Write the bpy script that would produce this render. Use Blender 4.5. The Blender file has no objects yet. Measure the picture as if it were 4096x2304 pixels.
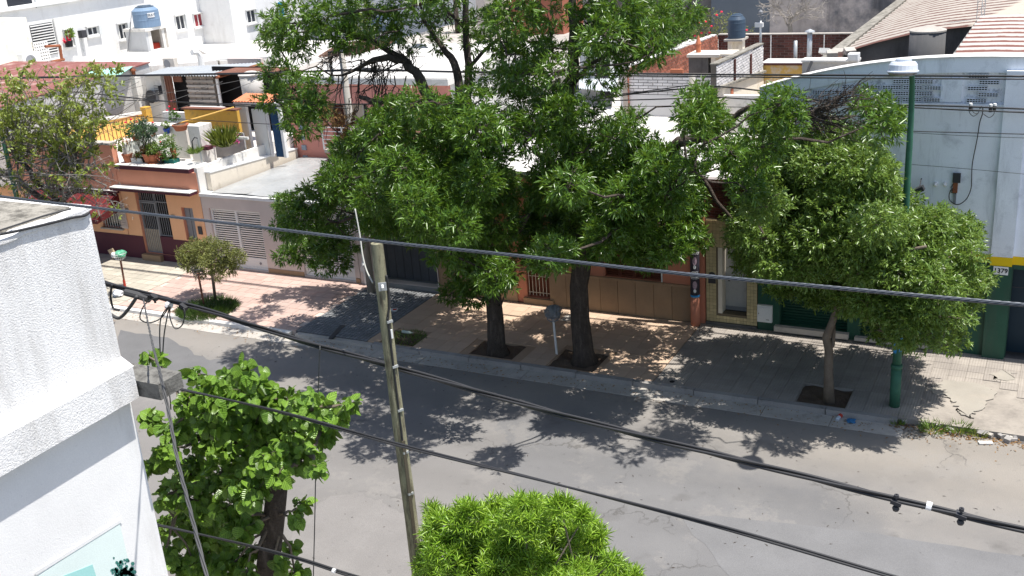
import bpy, math, random
import numpy as np
from mathutils import Vector, Matrix
random.seed(11); rng = np.random.default_rng(11)
rad = math.radians
scene = bpy.context.scene
COL = scene.collection

# ------------------------------------------------------------------ camera, sky, sun, exposure
EYE = np.array([0.0, 0.0, 12.5]); FPX = 4300.0
_p, _r, _y = rad(20.25), rad(-4.37), rad(28.45)
FWD = np.array([-math.sin(_y)*math.cos(_p), math.cos(_y)*math.cos(_p), -math.sin(_p)])
_r0 = np.array([math.cos(_y), math.sin(_y), 0.0]); _u0 = np.cross(_r0, FWD)
RGT = math.cos(_r)*_r0 + math.sin(_r)*_u0; UPV = -math.sin(_r)*_r0 + math.cos(_r)*_u0
cam_d = bpy.data.cameras.new('camera'); cam = bpy.data.objects.new('camera', cam_d); COL.objects.link(cam)
cam_d.sensor_fit = 'HORIZONTAL'; cam_d.sensor_width = 36.0; cam_d.lens = 36.0*FPX/4096.0
cam_d.clip_start = 0.1; cam_d.clip_end = 2000
cam.matrix_world = Matrix([[RGT[0], UPV[0], -FWD[0], EYE[0]], [RGT[1], UPV[1], -FWD[1], EYE[1]],
                           [RGT[2], UPV[2], -FWD[2], EYE[2]], [0, 0, 0, 1]])
scene.camera = cam
SUN_EL, SUN_AZ = rad(72.3), rad(84.5)
world = bpy.data.worlds.new('World'); scene.world = world; world.use_nodes = True
wn = world.node_tree.nodes; wn.clear()
sky = wn.new('ShaderNodeTexSky'); sky.sky_type = 'NISHITA'; sky.sun_disc = False
sky.sun_elevation = SUN_EL; sky.sun_rotation = SUN_AZ; sky.air_density = 1.0; sky.dust_density = 1.5
bg = wn.new('ShaderNodeBackground'); bg.inputs['Strength'].default_value = 0.115
wo = wn.new('ShaderNodeOutputWorld')
world.node_tree.links.new(sky.outputs[0], bg.inputs[0]); world.node_tree.links.new(bg.outputs[0], wo.inputs[0])
sun_d = bpy.data.lights.new('sun', 'SUN'); sun_d.energy = 4.8; sun_d.angle = rad(0.5); sun_d.color = (1.0, 0.96, 0.9)
sun = bpy.data.objects.new('sun', sun_d); COL.objects.link(sun)
SDIR = Vector((math.sin(SUN_AZ)*math.cos(SUN_EL), math.cos(SUN_AZ)*math.cos(SUN_EL), math.sin(SUN_EL)))
sun.rotation_euler = (-SDIR).to_track_quat('-Z', 'Y').to_euler(); sun.location = (30, 25, 80)
vs = scene.view_settings; vs.view_transform = 'Standard'; vs.look = 'None'; vs.gamma = 1.0; vs.use_curve_mapping = False
vs.exposure = 0.58

def P(vx, vy, X=None, Y=None, Z=None):
    """survey helper: where the line of sight through a point of the photograph (2576 wide) meets a known plane"""
    sx, sy = vx*4096/2576, vy*4096/2576
    d = FWD + (sx-2048)/FPX*RGT - (sy-1152)/FPX*UPV
    if X is not None: t = (X-EYE[0])/d[0]
    elif Y is not None: t = (Y-EYE[1])/d[1]
    else: t = (Z-EYE[2])/d[2]
    return EYE + t*d
def r1(x, y): return (x*.3038, y*.3038)
def r2(x, y): return (x*.3038, 377.4+y*.3038)
def r3(x, y): return (629+x*.3038, y*.3038)
def r5(x, y): return (1258+x*.3038, y*.3038)
def r6(x, y): return (1823.9+x*.3037, y*.3037)
def z2(x, y): return (314.5+x*.15868, 251.6+y*.15868)
def z3(x, y): return (314.5+x*.15868, 125.8+y*.15868)
def z4(x, y): return (1509.4+x*.20833, y*.20833)
def z5(x, y): return (2012.5+x*.22567, y*.22567)

# ------------------------------------------------------------------ materials
def _nodes(name):
    m = bpy.data.materials.new(name); m.use_nodes = True
    nt = m.node_tree; nt.nodes.clear()
    out = nt.nodes.new('ShaderNodeOutputMaterial'); b = nt.nodes.new('ShaderNodeBsdfPrincipled')
    nt.links.new(b.outputs[0], out.inputs[0])
    return m, nt, b, out
def _math(nt, op, a, b=None, clamp=False):
    n = nt.nodes.new('ShaderNodeMath'); n.operation = op; n.use_clamp = clamp
    for i, v in enumerate((a, b)):
        if v is None: continue
        if isinstance(v, (int, float)): n.inputs[i].default_value = v
        else: nt.links.new(v, n.inputs[i])
    return n.outputs[0]
def _noise(nt, vec, scale, detail=4, rough=.6, stretch=None):
    if stretch:
        mp = nt.nodes.new('ShaderNodeMapping'); mp.inputs['Scale'].default_value = stretch
        nt.links.new(vec, mp.inputs[0]); vec = mp.outputs[0]
    n = nt.nodes.new('ShaderNodeTexNoise'); n.inputs['Scale'].default_value = scale
    n.inputs['Detail'].default_value = detail; n.inputs['Roughness'].default_value = rough
    nt.links.new(vec, n.inputs['Vector']); return n.outputs[0]
def _mix(nt, fac, a, b):
    n = nt.nodes.new('ShaderNodeMix'); n.data_type = 'RGBA'
    if isinstance(fac, (int, float)): n.inputs[0].default_value = fac
    else: nt.links.new(fac, n.inputs[0])
    for i, v in ((6, a), (7, b)):
        if isinstance(v, tuple): n.inputs[i].default_value = (*v[:3], 1)
        else: nt.links.new(v, n.inputs[i])
    return n.outputs[2]
def _ramp(nt, v, lo, hi):
    n = nt.nodes.new('ShaderNodeMapRange'); n.inputs[1].default_value = lo; n.inputs[2].default_value = hi
    nt.links.new(v, n.inputs[0]); return n.outputs[0]
def _pos(nt):
    return nt.nodes.new('ShaderNodeNewGeometry').outputs['Position']
def M(name, col, rough=.85, var=.18, scale=1.2, bump=.15, bscale=60, dist=.01, spec=.25, piece=0.0, stain=None, streak=None, metal=0.0, grain=.08):
    m, nt, b, out = _nodes(name)
    pos = _pos(nt)
    c = (*col, 1)
    rgb = nt.nodes.new('ShaderNodeRGB'); rgb.outputs[0].default_value = c; cur = rgb.outputs[0]
    n1 = _noise(nt, pos, scale, 5, .65); n2 = _noise(nt, pos, bscale, 3, .6)
    f = _math(nt, 'MULTIPLY_ADD', _math(nt, 'SUBTRACT', n1, .5), var*4)
    nt.nodes[-1].inputs[2].default_value = 1.0
    g = _math(nt, 'MULTIPLY_ADD', _math(nt, 'SUBTRACT', n2, .5), grain*4); nt.nodes[-1].inputs[2].default_value = 1.0
    v = _math(nt, 'MULTIPLY', f, g)
    if piece:
        oi = nt.nodes.new('ShaderNodeObjectInfo').outputs['Random']
        ri = nt.nodes.new('ShaderNodeNewGeometry').outputs['Random Per Island']
        pr = _math(nt, 'FRACT', _math(nt, 'ADD', oi, ri))
        pv = _math(nt, 'MULTIPLY_ADD', _math(nt, 'SUBTRACT', pr, .5), piece*2); nt.nodes[-1].inputs[2].default_value = 1.0
        v = _math(nt, 'MULTIPLY', v, pv)
    if stain:
        sc, scl, lo, hi, amt = stain
        s = _math(nt, 'MULTIPLY', _ramp(nt, _noise(nt, pos, scl, 6, .7), lo, hi), amt, True)
        cur = _mix(nt, s, cur, sc)
    if streak:
        sc, scl, lo, hi, amt = streak
        s = _math(nt, 'MULTIPLY', _ramp(nt, _noise(nt, pos, scl, 6, .7, (1, 1, .16)), lo, hi), amt, True)
        cur = _mix(nt, s, cur, sc)
    hv = nt.nodes.new('ShaderNodeVectorMath'); hv.operation = 'SCALE'
    nt.links.new(cur, hv.inputs[0]); nt.links.new(v, hv.inputs['Scale'])
    nt.links.new(hv.outputs[0], b.inputs['Base Color'])
    b.inputs['Roughness'].default_value = rough; b.inputs['Specular IOR Level'].default_value = spec; b.inputs['Metallic'].default_value = metal
    if bump:
        bn = nt.nodes.new('ShaderNodeBump'); bn.inputs['Strength'].default_value = bump; bn.inputs['Distance'].default_value = dist
        nt.links.new(n2, bn.inputs['Height']); nt.links.new(bn.outputs[0], b.inputs['Normal'])
    return m
def leaf_mat(name, c1, c2, trans, rough=.38, tmix=.28, vein=False):
    m, nt, b, out = _nodes(name)
    ri = nt.nodes.new('ShaderNodeNewGeometry').outputs['Random Per Island']
    oi = nt.nodes.new('ShaderNodeObjectInfo').outputs['Random']
    rr = _math(nt, 'FRACT', _math(nt, 'ADD', ri, oi))
    pos = _pos(nt)
    big = _noise(nt, pos, .9, 3, .6)
    f = _math(nt, 'ADD', _math(nt, 'MULTIPLY', rr, .65), _math(nt, 'MULTIPLY', _math(nt, 'SUBTRACT', big, .25), .7), True)
    col = _mix(nt, f, c1, c2)
    if vein:
        uv = nt.nodes.new('ShaderNodeUVMap').outputs[0]
        sp = nt.nodes.new('ShaderNodeSeparateXYZ'); nt.links.new(uv, sp.inputs[0])
        ax = _math(nt, 'ABSOLUTE', sp.outputs[0])
        w = _math(nt, 'SINE', _math(nt, 'MULTIPLY', _math(nt, 'SUBTRACT', sp.outputs[1], _math(nt, 'MULTIPLY', ax, .55)), 38.0))
        vm = _ramp(nt, w, .72, 1.0)
        vm = _math(nt, 'MAXIMUM', vm, _ramp(nt, ax, .035, .01), True)
        col = _mix(nt, _math(nt, 'MULTIPLY', vm, .45), col, tuple(min(1, x*2.1) for x in c2))
        bn = nt.nodes.new('ShaderNodeBump'); bn.inputs['Strength'].default_value = .6; bn.inputs['Distance'].default_value = .01
        nt.links.new(w, bn.inputs['Height']); nt.links.new(bn.outputs[0], b.inputs['Normal'])
    nt.links.new(col, b.inputs['Base Color']); b.inputs['Roughness'].default_value = rough
    b.inputs['Specular IOR Level'].default_value = .5
    t = nt.nodes.new('ShaderNodeBsdfTranslucent'); nt.links.new(_mix(nt, .5, col, trans), t.inputs[0])
    mx = nt.nodes.new('ShaderNodeMixShader'); mx.inputs[0].default_value = tmix
    nt.links.new(b.outputs[0], mx.inputs[1]); nt.links.new(t.outputs[0], mx.inputs[2]); nt.links.new(mx.outputs[0], out.inputs[0])
    return m
def stripe_mat(name, c1, c2, axis, wl, rough=.6, thr=(-.2, .2), cream=None):
    """corrugated sheets: bare valleys show the old red paint, ridges the white one"""
    m, nt, b, out = _nodes(name); pos = _pos(nt)
    sp = nt.nodes.new('ShaderNodeSeparateXYZ'); nt.links.new(pos, sp.inputs[0])
    w = _math(nt, 'SINE', _math(nt, 'MULTIPLY', sp.outputs[axis], 2*math.pi/wl))
    n = _noise(nt, pos, 2.2, 5, .7)
    w = _math(nt, 'ADD', w, _math(nt, 'MULTIPLY', _math(nt, 'SUBTRACT', n, .5), 1.3))
    col = _mix(nt, _ramp(nt, w, thr[0], thr[1]), c1, c2)
    if cream:
        col = _mix(nt, _ramp(nt, _math(nt, 'ADD', sp.outputs[0], _math(nt, 'MULTIPLY', sp.outputs[1], -.22)), cream[1], cream[1]+.25), col, cream[0])
    g = _noise(nt, pos, 9, 4, .6)
    col = _mix(nt, _math(nt, 'MULTIPLY', _ramp(nt, g, .55, .75), .25), col, (.12, .09, .08))
    nt.links.new(col, b.inputs['Base Color']); b.inputs['Roughness'].default_value = rough; b.inputs['Specular IOR Level'].default_value = .3
    return m

W_WALL = M('white_wall', (.76, .76, .75), var=.06, bump=.2, stain=((.50, .48, .44), 1.0, .55, .75, .45), streak=((.50, .48, .45), 1.4, .55, .74, .35))
W_OLD = M('stained_white_wall', (.72, .70, .66), var=.08, bump=.25, stain=((.28, .27, .22), 2.6, .56, .72, .55), streak=((.35, .33, .28), 3, .56, .75, .5))
W_STUCCO = M('rough_white_stucco', (.79, .785, .775), var=.04, bump=.75, bscale=48, dist=.018, grain=.05, stain=((.30, .30, .34), 34, .57, .66, .6), streak=((.36, .34, .31), 1.4, .52, .72, .5))  # fine stain specks colour in the shade of the stucco pits
W_STUCCO2 = M('fine_white_stucco', (.80, .795, .785), var=.05, bump=.4, bscale=55, dist=.008, grain=.04, stain=((.45, .45, .5), 26, .64, .70, .5), streak=((.46, .44, .41), 1.6, .54, .74, .4))  # sparser specks, again pit shade put into the colour
MOSS = M('mossy_concrete', (.30, .28, .24), var=.25, bump=.6, bscale=30, dist=.03, stain=((.06, .055, .045), 5, .45, .65, .8))
CONC = M('concrete', (.42, .39, .35), var=.2, bump=.4, bscale=50, stain=((.2, .18, .15), 3, .55, .7, .6))
CONC_D = M('dark_concrete', (.12, .115, .11), var=.3, bump=.4, bscale=30, streak=((.03, .03, .03), 1.2, .5, .7, .7))
ORANGE = M('orange_paint', (.66, .30, .20), var=.06, bump=.1, stain=((.55, .27, .19), .9, .5, .75, .35))
PEACH = M('peach_paint', (.82, .45, .25), var=.05, bump=.1)
MAROON = M('maroon_paint', (.085, .022, .035), var=.1, rough=.6, bump=.1)
SALMON = M('salmon_paint', (.55, .22, .14), var=.06, bump=.1)
PINK = M('pink_paint', (.62, .27, .22), var=.05, bump=.08)
BEIGE = M('beige_render', (.60, .52, .48), var=.08, bump=.3, bscale=80)
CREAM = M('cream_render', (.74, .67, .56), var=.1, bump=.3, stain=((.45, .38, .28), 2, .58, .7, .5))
YEL = M('ochre_paint', (.62, .36, .07), var=.12, bump=.2, stain=((.22, .17, .1), 2, .55, .7, .6))
YEL_B = M('bright_yellow_paint', (.80, .50, .14), var=.06, bump=.1)
BLUEW = M('pale_blue_paint', (.84, .88, .93), var=.08, scale=.7, bump=.1, stain=((.25, .28, .32), 1.6, .56, .74, .45), streak=((.28, .30, .33), 2.2, .55, .75, .5))
BLUEW2 = M('grimy_pale_blue_paint', (.80, .83, .87), var=.15, scale=3, bump=.2, stain=((.10, .11, .13), 5, .52, .68, .45))
BANDY = M('yellow_band_paint', (.80, .55, .015), var=.04, bump=.05)
GREEN = M('dark_green_paint', (.024, .085, .055), var=.2, rough=.6, bump=.08, stain=((.3, .35, .33), 7, .68, .72, .6), streak=((.06, .075, .06), 1.5, .5, .7, .5))
GREEN_S = M('green_shutter_paint', (.012, .055, .036), var=.1, rough=.5, bump=0)
GDARK = M('blue_green_door_paint', (.012, .03, .045), var=.12, rough=.5, bump=0)
GREYDOOR = M('dark_grey_sheet', (.075, .082, .095), var=.2, rough=.55, bump=.05, streak=((.035, .04, .05), 1.3, .45, .7, .6))
METALW = M('white_metal', (.74, .74, .72), rough=.45, var=.04, bump=0)
METALG = M('grey_metal', (.23, .235, .25), rough=.5, var=.1, bump=0)
METALD = M('dark_metal', (.05, .05, .055), rough=.5, var=.1, bump=0)
GALV = M('galvanised_metal', (.45, .47, .48), rough=.4, var=.15, bump=0, metal=.4)
RUST = M('rusty_metal', (.25, .09, .045), rough=.8, var=.25, bump=.2)
DARKIN = M('dark_interior', (.016, .015, .016), var=.1, bump=0, rough=.9)  # near-black colour stands in for shade inside openings, holes and gaps
GLASS = M('dark_window_glass', (.035, .04, .05), rough=.08, spec=.6, var=.2, bump=0)
CURT_R = M('red_curtain', (.3, .05, .06), var=.2, bump=0)
CURT_B = M('blue_curtain', (.02, .055, .12), var=.25, scale=6, bump=0)
SHUT_B = M('brown_shutter', (.13, .04, .022), rough=.6, var=.12, bump=0, piece=.15)
STONE = M('brown_stone_panel', (.31, .21, .13), rough=.7, var=.12, scale=2, bump=.3, bscale=150, grain=.22, piece=.1)
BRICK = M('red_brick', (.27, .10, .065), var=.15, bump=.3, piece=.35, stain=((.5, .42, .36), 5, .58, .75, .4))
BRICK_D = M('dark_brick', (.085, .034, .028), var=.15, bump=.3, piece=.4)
BRICK_W = M('whitewashed_brick', (.68, .66, .65), var=.1, bump=.3, piece=.12, stain=((.3, .25, .22), 6, .6, .75, .4))
MORTAR = M('mortar', (.42, .36, .31), var=.15, bump=.4)
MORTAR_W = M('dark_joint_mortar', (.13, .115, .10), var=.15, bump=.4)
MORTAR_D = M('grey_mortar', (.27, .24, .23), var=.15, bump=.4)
MOSAIC = M('yellow_mosaic_tile', (.52, .43, .24), rough=.4, var=.06, bump=0, piece=.12)
GROUT = M('dark_grout', (.15, .12, .08), bump=0)
ASPH = None
KERB = M('kerb_stone', (.30, .285, .27), var=.2, bump=.5, bscale=45, dist=.02, piece=.12, stain=((.12, .11, .1), 4, .55, .7, .5))
KERB_W = M('whitewashed_kerb', (.74, .72, .68), var=.08, bump=.3, piece=.08)
T_PINK = M('pink_paving_tile', (.45, .335, .29), var=.07, bump=.2, bscale=90, piece=.10, stain=((.45, .25, .19), 1.2, .5, .7, .4))
T_BEIGE = M('beige_paving_tile', (.42, .385, .32), var=.1, bump=.3, piece=.12, stain=((.36, .36, .29), 1.6, .5, .7, .5))
T_ORANGE = M('orange_paving_tile', (.50, .365, .265), var=.06, bump=.2, piece=.07)
T_GREY = M('small_grey_paving_tile', (.21, .215, .22), var=.1, bump=.2, piece=.15)
GROUT_P = M('pale_grout', (.62, .52, .45), var=.1, bump=.2)
GROUT_G = M('grey_grout', (.115, .115, .12), var=.1, bump=.2)
DIRT = M('dry_soil', (.12, .085, .06), var=.3, bump=.8, bscale=25, dist=.05)
CLAY = M('terracotta_clay', (.46, .165, .09), var=.12, bump=.1, piece=.15)
CLAY_T = M('orange_roof_tile', (.58, .21, .11), var=.12, bump=.1, piece=.1)
REDMEM = M('red_roof_membrane', (.22, .085, .075), var=.2, bump=.2, stain=((.45, .36, .32), 1.3, .52, .66, .6))
TEALROOF = M('teal_roof_membrane', (.32, .62, .52), var=.12, bump=.2)
WROOF = M('white_roof_coating', (.62, .60, .57), var=.12, scale=.8, bump=.3, stain=((.32, .29, .26), 1.1, .54, .72, .6))
FIBER = M('fibre_cement', (.50, .48, .45), var=.12, bump=.3, stain=((.25, .23, .2), 3, .58, .7, .5))
TANK_B = M('blue_grey_plastic', (.17, .25, .36), rough=.55, var=.06, bump=0)
TANK_D = M('dark_blue_plastic', (.055, .085, .125), rough=.5, var=.06, bump=0)
WOODP = M('weathered_pole_wood', (.27, .255, .165), rough=.85, var=.2, scale=3, bump=.6, bscale=40, streak=((.085, .07, .05), 14, .46, .64, .85))
WOOD = M('grey_plank_wood', (.24, .205, .175), rough=.85, var=.2, bump=.4, piece=.3)
WOODR = M('reddish_timber', (.17, .075, .05), rough=.8, var=.2, bump=.2)
BARK = M('dark_bark', (.070, .056, .046), rough=.95, var=.3, scale=4, bump=1.0, bscale=22, dist=.05, streak=((.17, .14, .12), 10, .5, .65, .5))
BARK_L = M('pale_bark', (.16, .13, .10), rough=.95, var=.3, scale=4, bump=.6, bscale=30, dist=.03)
TWIG = M('bare_twig', (.20, .185, .165), rough=.9, var=.2, bump=0)
CABLE = M('black_cable', (.028, .028, .030), rough=.5, var=.1, bump=0, spec=.4)
CABLE_G = M('grey_cable', (.075, .075, .075), rough=.6, var=.1, bump=0)
STEELC = M('galvanised_strand', (.11, .12, .135), rough=.4, var=.15, bump=0, metal=.5)
POSTG = M('green_post_paint', (.04, .13, .085), rough=.6, var=.25, scale=3, bump=.1, stain=((.12, .09, .06), 5, .6, .7, .5))
LAMPW = M('lamp_housing', (.62, .66, .72), rough=.4, var=.05, bump=0)
LENSM = M('lamp_bowl', (.16, .15, .14), rough=.15, spec=.6, var=.1, bump=0)
BAGG = M('green_plastic_bag', (.10, .36, .22), rough=.35, var=.1, bump=.4, bscale=14, dist=.03, spec=.5)
BAGW = M('white_plastic_bag', (.66, .68, .70), rough=.3, var=.1, bump=.5, bscale=14, dist=.03, spec=.5)
BAGS = M('grey_plastic_bag', (.22, .23, .24), rough=.3, var=.25, scale=5, bump=.6, bscale=14, dist=.03, spec=.6)
CARD = M('brown_cardboard', (.42, .31, .2), var=.1, bump=0)
RED_P = M('red_paint', (.45, .05, .03), rough=.6, var=.1, bump=0)
BLACKT = M('black_print', (.012, .012, .014), rough=.6, var=.1, bump=0, grain=0)
WHITET = M('white_print', (.8, .8, .8), rough=.6, var=.03, bump=0, grain=0)
POSTER = M('dark_poster_paper', (.045, .04, .055), rough=.7, var=.15, bump=0)
SKINP = M('poster_face_print', (.42, .30, .36), rough=.7, var=.2, scale=14, bump=0)
HAIRP = M('poster_hair_print', (.06, .045, .06), rough=.7, bump=0)
BLUEP = M('poster_blue_print', (.04, .28, .62), rough=.7, bump=0)
MINT = M('mint_mural_paint', (.70, .80, .77), rough=.7, var=.05, bump=.1)
TEAL = M('teal_mural_paint', (.36, .66, .63), rough=.7, var=.04, bump=.1)
MURALG = M('mural_tree_paint', (.05, .2, .17), rough=.7, var=.4, scale=30, bump=0)
FLOWER = M('red_petal', (.75, .03, .07), rough=.5, var=.15, bump=0)
PINKC = M('pink_cloth', (.75, .12, .38), rough=.8, var=.3, scale=5, bump=.2, bscale=12, dist=.03)
PANELG = M('pale_grey_panel', (.62, .64, .64), rough=.5, var=.06, bump=0)
CANVAS = M('red_canvas', (.12, .02, .023), rough=.7, var=.12, bump=.1)
SHEET = M('translucent_roof_sheet', (.33, .34, .34), rough=.3, var=.12, scale=.7, bump=.35, bscale=2.2, dist=.15, spec=.5)
BIGW = M('blank_grey_render', (.13, .13, .14), var=.3, scale=.6, bump=.3, stain=((.38, .34, .32), .2, .42, .52, .9), streak=((.04, .04, .045), .8, .5, .7, .7))
BIGW2 = M('slate_blue_render', (.115, .135, .16), var=.1, scale=.5, bump=.2)
L_ASH = leaf_mat('ash_leaf', (.028, .080, .011), (.142, .258, .029), (.28, .42, .03), rough=.3, tmix=.28)
L_ASH2 = leaf_mat('fine_leaf', (.065, .135, .024), (.22, .33, .06), (.34, .44, .06), rough=.33)
L_BACK = leaf_mat('garden_leaf', (.03, .09, .012), (.09, .20, .02), (.2, .35, .03))
L_YEL = leaf_mat('yellow_green_leaf', (.10, .15, .02), (.29, .35, .06), (.45, .45, .06))
L_MUL = leaf_mat('mulberry_leaf', (.055, .135, .016), (.20, .34, .042), (.34, .5, .05), rough=.3, tmix=.2, vein=True)
L_OLE = leaf_mat('oleander_leaf', (.14, .30, .02), (.37, .54, .06), (.4, .55, .06), rough=.35, tmix=.25)
L_SMALL = leaf_mat('olive_leaf', (.07, .09, .025), (.25, .265, .06), (.25, .25, .06), rough=.5)
L_FRESH = leaf_mat('fresh_leaf', (.08, .15, .025), (.20, .30, .05), (.35, .45, .06))
L_DRY = leaf_mat('dry_leaf', (.18, .09, .03), (.35, .2, .07), (.4, .25, .1), rough=.7)
GRASSM = leaf_mat('grass_blade', (.03, .075, .015), (.09, .16, .03), (.2, .3, .04), rough=.6)
def asphalt():
    m, nt, b, out = _nodes('asphalt'); pos = _pos(nt)
    sp = nt.nodes.new('ShaderNodeSeparateXYZ'); nt.links.new(pos, sp.inputs[0])
    n1 = _noise(nt, pos, .35, 6, .6); n2 = _noise(nt, pos, 55, 4, .7); n3 = _noise(nt, pos, 1.7, 5, .65)
    # dusty margin along the far gutter, old worn surface in the left, a darker overlay in the middle
    edge = _math(nt, 'ADD', sp.outputs[1], _math(nt, 'MULTIPLY', _math(nt, 'SUBTRACT', n1, .5), 5.0))
    dust = _ramp(nt, _math(nt, 'ADD', edge, _math(nt, 'MULTIPLY', _ramp(nt, sp.outputs[0], -9, 0), 2.2)), 20.6, 24.2)
    wob = _math(nt, 'ADD', sp.outputs[0], _math(nt, 'MULTIPLY', _math(nt, 'SUBTRACT', n3, .5), 1.6))
    c = _mix(nt, _ramp(nt, n1, .35, .65), (.148, .146, .147), (.172, .169, .168))
    over = _ramp(nt, _math(nt, 'ADD', wob, _math(nt, 'MULTIPLY', sp.outputs[1], .75)), 3.6, 3.66)
    c = _mix(nt, over, (.188, .18, .173), c)
    c = _mix(nt, _math(nt, 'MULTIPLY', dust, .85), c, (.262, .238, .208))
    sp2 = _math(nt, 'MULTIPLY', _ramp(nt, _noise(nt, pos, .6, 6, .75), .54, .60), .4)
    c = _mix(nt, sp2, c, (.235, .222, .206))
    oil = _math(nt, 'MULTIPLY', _ramp(nt, _noise(nt, pos, .8, 4, .55), .62, .74), .5)
    c = _mix(nt, oil, c, (.09, .085, .08))
    vo = nt.nodes.new('ShaderNodeTexVoronoi'); vo.feature = 'DISTANCE_TO_EDGE'; vo.inputs['Scale'].default_value = .33
    wv = nt.nodes.new('ShaderNodeVectorMath'); wv.operation = 'ADD'
    nn = nt.nodes.new('ShaderNodeTexNoise'); nn.inputs['Scale'].default_value = 2.2; nn.inputs['Detail'].default_value = 5; nt.links.new(pos, nn.inputs['Vector'])
    sc = nt.nodes.new('ShaderNodeVectorMath'); sc.operation = 'SCALE'; sc.inputs['Scale'].default_value = 1.1; nt.links.new(nn.outputs[1], sc.inputs[0])
    nt.links.new(pos, wv.inputs[0]); nt.links.new(sc.outputs[0], wv.inputs[1]); nt.links.new(wv.outputs[0], vo.inputs['Vector'])
    cr = _math(nt, 'MULTIPLY', _ramp(nt, vo.outputs['Distance'], .012, .003), _ramp(nt, _noise(nt, pos, .4, 2, .5), .52, .60), True)
    c = _mix(nt, _math(nt, 'MULTIPLY', cr, .55), c, (.08, .076, .072))
    spk = _math(nt, 'MULTIPLY', _ramp(nt, _noise(nt, pos, 16, 2, .5), .74, .78), .45)
    c = _mix(nt, spk, c, (.06, .055, .05))
    g = _math(nt, 'MULTIPLY_ADD', _math(nt, 'SUBTRACT', n2, .5), .7); nt.nodes[-1].inputs[2].default_value = 1.0
    lane = _math(nt, 'ADD', sp.outputs[1], _math(nt, 'MULTIPLY', n3, 1.2))
    w_ = _math(nt, 'SINE', _math(nt, 'MULTIPLY', lane, 2*math.pi/1.75))
    g = _math(nt, 'MULTIPLY', g, _math(nt, 'ADD', 1.0, _math(nt, 'MULTIPLY', w_, .045)))
    sp3 = _math(nt, 'MULTIPLY', _ramp(nt, _noise(nt, pos, 5, 4, .6), .62, .72), .3); c = _mix(nt, sp3, c, (.10, .097, .095))
    hv = nt.nodes.new('ShaderNodeVectorMath'); hv.operation = 'SCALE'; nt.links.new(c, hv.inputs[0]); nt.links.new(g, hv.inputs['Scale'])
    nt.links.new(hv.outputs[0], b.inputs['Base Color']); b.inputs['Roughness'].default_value = .9; b.inputs['Specular IOR Level'].default_value = .2
    bn = nt.nodes.new('ShaderNodeBump'); bn.inputs['Strength'].default_value = .5; bn.inputs['Distance'].default_value = .012
    nt.links.new(n2, bn.inputs['Height']); nt.links.new(bn.outputs[0], b.inputs['Normal'])
    return m
ASPH = asphalt()
def ribbed():
    m, nt, b, out = _nodes('ribbed_paving_tile'); pos = _pos(nt)
    sp = nt.nodes.new('ShaderNodeSeparateXYZ'); nt.links.new(pos, sp.inputs[0])
    w = _math(nt, 'SINE', _math(nt, 'MULTIPLY', sp.outputs[0], 2*math.pi/.066))
    n = _noise(nt, pos, 1.4, 5, .65)
    oi = nt.nodes.new('ShaderNodeObjectInfo').outputs['Random']; ri = nt.nodes.new('ShaderNodeNewGeometry').outputs['Random Per Island']
    pr = _math(nt, 'FRACT', _math(nt, 'ADD', oi, ri))
    c = _mix(nt, _ramp(nt, n, .35, .65), (.28, .25, .22), (.38, .34, .295))
    c = _mix(nt, _math(nt, 'MULTIPLY', pr, .5), c, (.235, .21, .19))
    c = _mix(nt, _math(nt, 'MULTIPLY', _ramp(nt, w, -.5, -.95), .14), c, (.14, .12, .11))
    nt.links.new(c, b.inputs['Base Color']); b.inputs['Roughness'].default_value = .9
    bn = nt.nodes.new('ShaderNodeBump'); bn.inputs['Strength'].default_value = .4; bn.inputs['Distance'].default_value = .006
    nt.links.new(w, bn.inputs['Height']); nt.links.new(bn.outputs[0], b.inputs['Normal'])
    return m
T_RIB = ribbed()

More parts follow.
